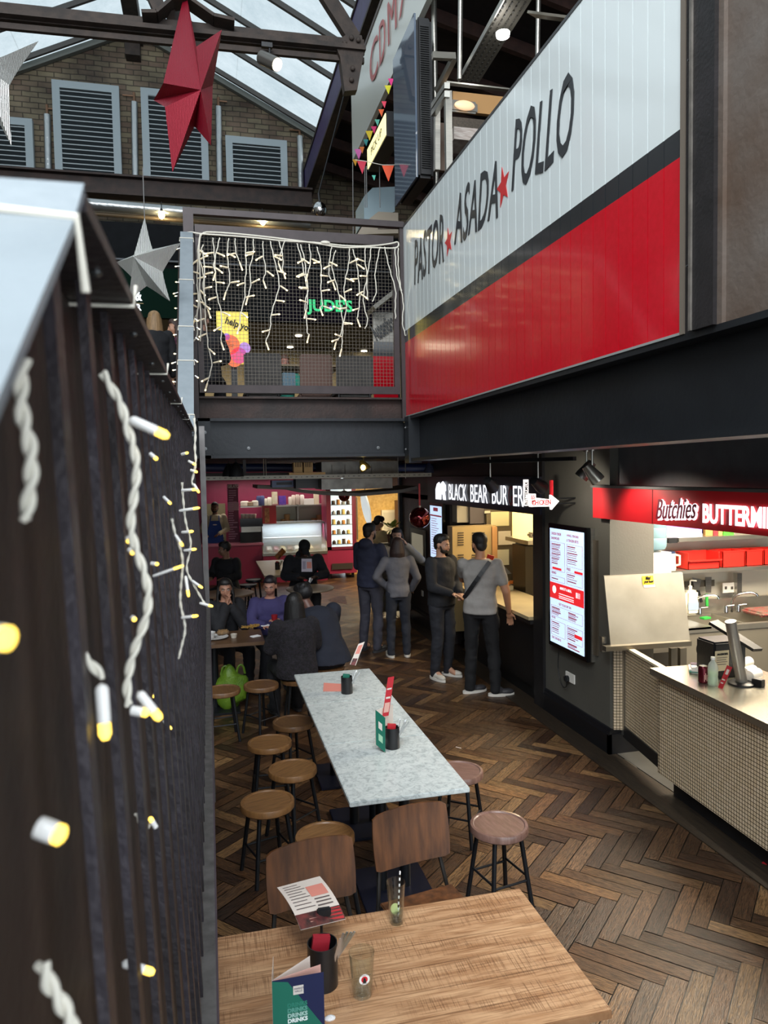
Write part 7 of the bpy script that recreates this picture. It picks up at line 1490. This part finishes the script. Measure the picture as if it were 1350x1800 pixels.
    for S in 'LR': arm(m_, S, g*.85, 1.0 if sleeve == 'long' else .5 if sleeve == 'short' else .5)
    if sleeve == 'short':
        m_ = MB(); torso(m_, g)
        for S in 'LR': capsule(m_, P['sh'+S], P['sh'+S].lerp(P['el'+S], .62), .070*s, .066*s)
    if hood: m_.ell(P['neck']+V((0, 0, .0))-fwd*.09*s, (.115*s, .07*s, .085*s), None, 16, 10)
    if collar: capsule(m_, P['neck']+V((0, 0, -.02)), P['neck']+up*.035*s, .072*s, .066*s)
    # gathers: a few soft folds
    if base is STAND or True:
        base_v = m_
    o = part(m_, 'jacket' if jacket else 'top', TP)
    for v in o.data.vertices:
        c = v.co; f = noise.noise(V((c.x*9, c.y*9, c.z*13)))*.010+noise.noise(c*26)*.003; n_ = (c-P['pel'].lerp(P['neck'], max(0, min(1, (c-P['pel']).dot(up)/(P['neck']-P['pel']).length)))); n_ = n_.normalized() if n_.length > 0 else n_; v.co = c+n_*f
    m_ = MB(); k = s*fat; rings(m_, [(P['pel']+V((0, 0, -.10*s)), plat, pf, .14*k, .10*k), (P['pel']+V((0, 0, -.04*s)), plat, pf, .172*k, .122*k), (P['pel']+V((0, 0, .05*s)), plat, pf, .160*k, .112*k)])
    for S in 'LR': leg(m_, S, .014, 1.3)
    o = part(m_, 'trousers', BT)
    for v in o.data.vertices:
        c = v.co; f = noise.noise(V((c.x*8, c.y*8, c.z*11)))*.014+noise.noise(V((c.x*20, c.y*20, c.z*34)))*.005; v.co = c+V((1 if c.x > 0 else -1, .6, 0))*f
    for S in 'LR':
        a = P['an'+S]; ft = V((P['kn'+S]-P['hi'+S]).xy.to_3d()) if base is SIT else V((.18 if S == 'R' else -.18, 1, 0)); 
        if 'ft'+S in P: ft = P['ft'+S]
        ft = ft.normalized() if ft.length > .05 else V((0, 1, 0)); sd = ft.cross(V((0, 0, 1))).normalized(); RM = Matrix((sd, ft, V((0, 0, 1)))).transposed(); zf = a.z-.09*s
        m_ = MB(); m_.ell(V((a.x, a.y, zf+.055*s))+ft*.02*s, (.040*s, .065*s, .055*s), RM, 14, 8); m_.ell(V((a.x, a.y, zf+.04*s))+ft*.12*s, (.046*s, .085*s, .036*s), RM, 14, 8); capsule(m_, V((a.x, a.y, zf+.06*s)), a+V((0, 0, .02*s)), .045*s, .044*s)
        so_ = part(m_, 'shoe', mat('shoe_'+shoe, shoe, .6, bump=.2), .009, 2)
        vs = []; n = 20
        mm = MB(); c0 = V((a.x, a.y, 0))+ft*.06*s
        pr_ = [c0+RM @ V((.050*s*cos(2*PI*i/n)*(1-.12*sin(2*PI*i/n)), .148*s*sin(2*PI*i/n), zf)) for i in range(n)]; mm.prism(pr_, (0, 0, .028*s)); mm.build('shoe_sole', mat('sole_pale' if shoe != '202020' else 'sole_dark', 'c9c4bb' if shoe != '202020' else '2a2a2c', .6), t, (0, 0, 0))
    # face parts
    for sx in (-1, 1):
        e = MB().ell(q(sx*.031, .083, .004), (.0115*s, .007*s, .0065*s), HM, 12, 8).build('eye', mat('eye_white', 'cfc8c0', .3), t, (0, 0, 0)); MB().ell(q(sx*.031, .0885, .004), (.0055*s, .003*s, .0058*s), HM, 10, 6).build('iris', mat('iris_dark', '20140f', .2), e, (0, 0, 0))
        MB().tube([q(sx*.014, .096, .022), q(sx*.032, .094, .028), q(sx*.05, .083, .022)], [.0035*s, .0045*s, .0025*s], 6).build('eyebrow', HR, t, (0, 0, 0))
    MB().ell(q(0, .091, -.052), (.021*s, .006*s, .0045*s), HM, 12, 6).ell(q(0, .090, -.059), (.018*s, .006*s, .005*s), HM, 12, 6).build('mouth', mat('lips_'+skin, '8f5a50', .5), t, (0, 0, 0))
    # hair
    if hair:
        m_ = MB()
        if hair == 'short': m_.ell(q(0, -.022, .050), (.083*s, .098*s, .086*s), HM, 22, 14); m_.ell(q(0, .02, .085), (.068*s, .068*s, .052*s), HM, 16, 10); m_.ell(q(0, -.06, -.01), (.066*s, .045*s, .07*s), HM, 14, 10)
        else:
            m_.ell(q(0, -.018, .045), (.088*s, .102*s, .094*s), HM, 22, 14); m_.ell(q(0, .015, .085), (.074*s, .074*s, .056*s), HM, 16, 10)
            ln = {'bob': .24, 'long': .33, 'bun': .05, 'messy': .08}[hair]
            if hair in ('bob', 'long'):
                for i in range(11):
                    a = PI*(i/10)*1.05+PI*.975; ca, sa = cos(a), sin(a); a0 = q(.078*ca, -.01+.085*sa, .03); a1 = a0+V((0, 0, -ln*.55*s))+HM @ V((.014*ca*s, .01*sa*s, 0)); a2 = a0+V((0, 0, -ln*s))+HM @ V((.01*ca*s, -.0*s, 0)); m_.tube([a0, a1, a2], [.026*s, .030*s, .016*s], 10)
                m_.ell(q(0, -.075, -.06), (.070*s, .035*s, .12*s), HM, 14, 10)
            if hair == 'bun': m_.ell(q(0, -.11, -.03), (.04*s, .04*s, .04*s), HM, 14, 10); m_.ell(q(0, -.05, -.01), (.07*s, .05*s, .06*s), HM, 14, 10)
            if hair == 'messy':
                for i in range(14): a = i*2.4; m_.ell(q(.06*cos(a), -.03+.06*sin(a), .08+.03*sin(i*1.7)), (.03*s, .03*s, .03*s), HM, 10, 8)
        # keep the face clear
        o = part(m_, 'hair', HR, .010, 3)
        bm = bmesh.new(); bm.from_mesh(o.data); inv = HM.transposed(); dl = []
        for v in bm.verts:
            p = inv @ (v.co-hd)/s
            fr = .074 if hair in ('short',) else .080
            if p.y > .030+max(0, (p.z-.035))*1.1 and p.z < (.066 if hair == 'short' else .060) and abs(p.x) < fr: dl.append(v)
        bmesh.ops.delete(bm, geom=dl, context='VERTS'); bm.to_mesh(o.data); bm.free()
    if beard:
        m_ = MB(); m_.ell(q(0, .034, -.068), (.057*s, .056*s, .040*s), HM, 18, 12); 
        for sx in (-1, 1): m_.tube([q(sx*.069, .015, -.01), q(sx*.060, .035, -.055), q(sx*.035, .065, -.08)], .013*s, 8)
        m_.tube([q(-.026, .082, -.044), q(0, .095, -.040), q(.026, .082, -.044)], .006*s, 6); part(m_, 'beard', HR, .007, 2)
    if cap:
        CM = mat('cloth_'+cap, cap, .85); m_ = MB(); m_.ell(q(0, -.008, .055), (.088*s, .104*s, .080*s), HM, 22, 14); m_.ell(q(0, .115, .042), (.062*s, .06*s, .010*s), HM @ Matrix.Rotation(-.25, 3, 'X'), 18, 8); part(m_, 'cap', CM, .008, 2)
    if extras: extras(t, P, s, q, fwd, up, lat)
    return t
def add(t, mb, nm, m): return mb.build(nm, m, t, (0, 0, 0))
def D(a): return R(a)
# heading: 0 faces +y (away from the viewer), 180 faces the viewer, +90 faces left, -90 faces right
# 1 man in grey T-shirt with a bag strap, seen from behind, pointing at the counter
def strap(t, P, s, q, fwd, up, lat):
    pts = []
    A, B = P['shR']+V((-.07, 0, .045)), P['pel']+V((-.17, 0, .12))
    for i in range(9):
        u = i/8; c = A.lerp(B, u); pts.append(c-fwd*(.105*math.sin(PI*min(1, u*.8+.15))+.062))
    m = MB()
    for a, b in zip(pts[:-1], pts[1:]): m.beam(a, b, .045, .008, up=tuple(fwd))
    add(t, m, 'bag_strap', BLACK)
person('man in grey T-shirt with a dark strap across his back pointing at the burger counter', 2.86, 7.42, D(-28), 1.79, skin='a9795c', top='8b8783', bottom='0a0a0d', shoe='2b2a2d', sleeve='short', hairc='15110f', extras=strap, beard=True,
       elL=(-.22, .20, 1.24), wrL=(-.02, .44, 1.16), elR=(.28, -.03, 1.14), wrR=(.30, .08, .90), look=(-.45, .8, -.1), head=(-.01, .03, 1.645), anL=(-.13, .03, .09), anR=(.16, -.02, .09), knL=(-.11, .04, .5), knR=(.13, .03, .5), hang={'L': (.8, .55, -.15)}, ftR=(.9, .35, 0), ftL=(.7, .5, 0))
person('bearded man in black sweater facing the man in the grey T-shirt', 2.66, 8.18, D(-150), 1.73, skin='a97e66', top='121319', bottom='1a1b22', shoe='b9b3a8', hairc='14100e', beard=True, elL=(-.24, .05, 1.14), wrL=(-.08, .22, 1.06), elR=(.24, .06, 1.15), wrR=(.1, .24, 1.08), look=(-.25, 1, -.12))
person('man in navy hoodie standing with arms folded in the group of three', 2.13, 9.72, D(-48), 1.78, skin='b08670', top='23263a', bottom='33323c', shoe='202020', hairc='1c1614', hood=True, beard=True, elL=(-.25, .06, 1.16), wrL=(.06, .20, 1.16), elR=(.25, .06, 1.16), wrR=(-.06, .22, 1.14), look=(.1, 1, -.05))
person('woman in grey sweater and black jeans with a brown bob, seen from behind', 2.42, 9.30, D(-5), 1.60, skin='b98a72', top='56555b', bottom='191c26', shoe='8f897c', hair='bob', hairc='2b1c18', fat=.9, collar=True, elL=(-.33, -.02, 1.2), wrL=(-.15, .1, 1.02), elR=(.29, -.02, 1.17), wrR=(.22, .12, .97), look=(-.1, 1, -.1))
person('woman in pale cardigan with dark hair holding her ear, facing the camera', 2.66, 10.25, D(172), 1.66, skin='c39a86', top='a8a39c', bottom='1c1c22', shoe='8f897c', hair='long', hairc='1d1414', fat=.88, elL=(-.38, .08, 1.26), wrL=(-.15, .10, 1.50), elR=(.24, .05, 1.15), wrR=(.08, .18, 1.0), look=(.05, 1, -.05), hang={'L': (.5, 0, .8)})
def phone(t, P, s, q, fwd, up, lat): add(t, MB().bbox(P['wrR']+V((-.02, .13, .02)), (.07, .012, .14), Matrix.Rotation(-.9, 3, 'X'), .004), 'phone', BLACK)
person('woman in cream puffer coat with dark tied hair looking at her phone', 2.93, 12.6, D(-75), 1.70, skin='c49a80', top='c9b48a', bottom='c2ae88', shoe='202020', hair='bun', hairc='1a1212', jacket=True, fat=.95, elR=(.25, .06, 1.18), wrR=(.1, .32, 1.28), elL=(-.24, .08, 1.16), wrL=(-.04, .32, 1.24), look=(0, 1, -.35))
for o in [x for x in bpy.data.objects if x.name.startswith('phone')]: pass
def apron(t, P, s, q, fwd, up, lat):
    m = MB(); AP = mat('apron_blue', '1f3f86', .8, bump=.2)
    m.prism([(-.11, .165, 1.42), (.11, .165, 1.42), (.18, .175, 1.15), (.2, .18, .55), (-.2, .18, .55), (-.18, .175, 1.15)], (0, .006, 0)); add(t, m, 'apron', AP)
    for sx in (-1, 1): add(t, MB().tube([(sx*.10, .17, 1.42), (sx*.09, .08, 1.53), (sx*.07, -.02, 1.54)], .012, 6), 'apron_strap', AP)
    m = MB().ell((.0, .174, 1.33), (.05, .004, .012)); add(t, m, 'apron_logo', PAP)
person('bearded man in a cream shirt and blue apron behind the gelato counter', .14, 17.35, D(176), 1.86, skin='6f4a36', top='c2b496', bottom='24242c', hairc='0e0c0c', beard=True, extras=apron, elL=(-.27, .04, 1.16), wrL=(-.10, .25, 1.08), elR=(.29, .06, 1.15), wrR=(.2, .3, 1.08), look=(.05, 1, -.05))
SEAT = SIT
# man in cap and hood at the round table
person('person in dark hooded jacket and black cap sitting at the round pale table, head bowed', rc.x-.02, rc.y+.62, D(180), 1.86, SEAT, skin='3f2c24', top='1c1e26', bottom='15161c', hair=None, cap='0f1014', jacket=True, hood=True, fat=1.12, z=.06, neck=(0, .10, 1.06), head=(0, .20, 1.19), shL=(-.21, .09, 1.01), shR=(.21, .09, 1.01), elL=(-.30, .25, .80), elR=(.30, .25, .80), wrL=(-.14, .45, .80), wrR=(.14, .45, .80), look=(0, 1, -.75))
person('person in black printed sweatshirt with dark hair seated at the far left, facing away right', AZ(385, 945, 1.25).x+.1, 12.2, D(150), 1.75, SEAT, skin='8a6450', top='131318', bottom='15161c', hair='messy', hairc='0f0c0c', fat=1.08, look=(.7, .5, -.1), z=.03)
# four diners at the dark table
person('laughing woman in a black jacket resting her chin on her hands at the dark table', .12, 8.55, D(205), 1.66, SEAT, skin='9d705a', top='131318', bottom='15161c', hair='long', hairc='120d0c', jacket=True, elL=(-.16, .26, .80), elR=(.18, .26, .80), wrL=(-.02, .2, 1.04), wrR=(.05, .2, 1.04), look=(.45, 1, -.1), hang={'L': (.2, 0, .9), 'R': (-.2, 0, .9)})
def cup(t, P, s, q, fwd, up, lat): add(t, MB().lathe([(0, 0), (.028, 0), (.036, .10), (0, .10)], P['wrL']+V((.07, .07, -.03)), 18), 'red_cup', mat('cup_red', '8f1620', .5))
person('person in purple sweatshirt with short dark hair holding a red cup at the dark table', .66, 8.60, D(186), 1.66, SEAT, skin='a87a66', top='38335f', bottom='15161c', hair='short', hairc='17121a', fat=1.2, extras=cup, look=(.4, 1, -.25), elL=(-.26, .2, .82), wrL=(-.06, .34, .86), elR=(.27, .2, .82), wrR=(.14, .36, .80))
FUR = mat('dark_fur', '0f0d0f', .95, c2='26222a', scale=40, bump=1.5, bscale=90)
person('woman with long dark hair in a black fur vest seen from behind on a stool', .80, 7.06, D(12), 1.66, SEAT, skin='6a4a3c', top='131114', bottom='101015', hair='long', hairc='0a0808', jacket=True, fat=1.12, texture=FUR, z=.0, look=(.5, .8, -.1), neck=(0.03, .12, 1.09), head=(.05, .19, 1.23))
person('person in dark blue jacket leaning in towards the woman in fur, seen from behind', 1.16, 7.36, D(24), 1.80, SEAT, skin='5f4036', top='141927', bottom='101015', hair='messy', hairc='0d0b0d', jacket=True, fat=1.22, neck=(-.03, .26, 1.02), head=(-.07, .36, 1.15), shL=(-.22, .20, .98), shR=(.2, .2, .98), elL=(-.26, .36, .80), elR=(.27, .34, .80), wrL=(-.1, .5, .80), wrR=(.14, .52, .80), look=(-.5, .8, -.2))
# people on the gallery
person('person in black padded coat sitting with their back to the wire mesh on the gallery', AY(385, 600, 8.35).x-.2, 8.35, D(-12), 1.70, SEAT, skin='b98f7c', top='1d1e24', bottom='17181d', hair='short', hairc='7a6a60', jacket=True, fat=1.2, z=3.0, look=(0, 1, -.1))
person('woman with long blonde hair in a black jacket seen from behind on the gallery', AY(272, 580, 10.2).x, 10.2, D(20), 1.66, skin='c49a80', top='17181c', bottom='17181d', hair='long', hairc='8f7250', z=3.0, jacket=True)
person('smiling woman with straight brown hair in a dark floral top on the gallery', AY(306, 600, 10.8).x+.03, 10.8, D(110), 1.68, skin='c08f74', top='2a1c26', bottom='17181d', hair='long', hairc='3a241c', z=3.0, texture=mat('floral_top', '1d141c', .8, c2='8a4a68', scale=60))
person('person in a green shirt seated far back on the gallery, behind the wire mesh', AY(497, 600, 11.6).x, 11.6, D(185), 1.72, SEAT, skin='b07868', top='2f8f7c', bottom='22303a', hair='short', hairc='5a3a2a', z=3.0)
for lb, (px, py) in (('plain dark stool under the laughing woman', (0, 0)),): pass
def seat_under(label, x, y, zz=.46, m=WOODS[1]):
    t = thing('stool', label, 'stool', (x, y, 0)); MB().lathe([(0, zz-.04), (.16, zz-.04), (.165, zz-.01), (.15, zz), (0, zz)], n=28).build('seat', m, t, (0, 0, 0))
    for k in range(4): a = PI/4+k*PI/2; MB().tube([(.11*cos(a), .11*sin(a), zz-.04), (.18*cos(a), .18*sin(a), 0)], .013, 8).build('leg', LEG, t, (0, 0, 0))
seat_under('dark stool under the woman in the fur vest', .80, 7.05); seat_under('dark stool under the person leaning in the blue jacket', 1.16, 7.36); seat_under('dark stool under the laughing woman', .12, 8.55); seat_under('dark stool under the person in the purple sweatshirt', .66, 8.6)
seat_under('dark stool under the person in the black cap', rc.x-.02, rc.y+.63, .5); seat_under('dark stool under the person in the printed black sweatshirt', AZ(385, 945, 1.25).x+.1, 12.2, .5)

for o in bpy.data.objects:
    if '_o' in o: del o['_o']
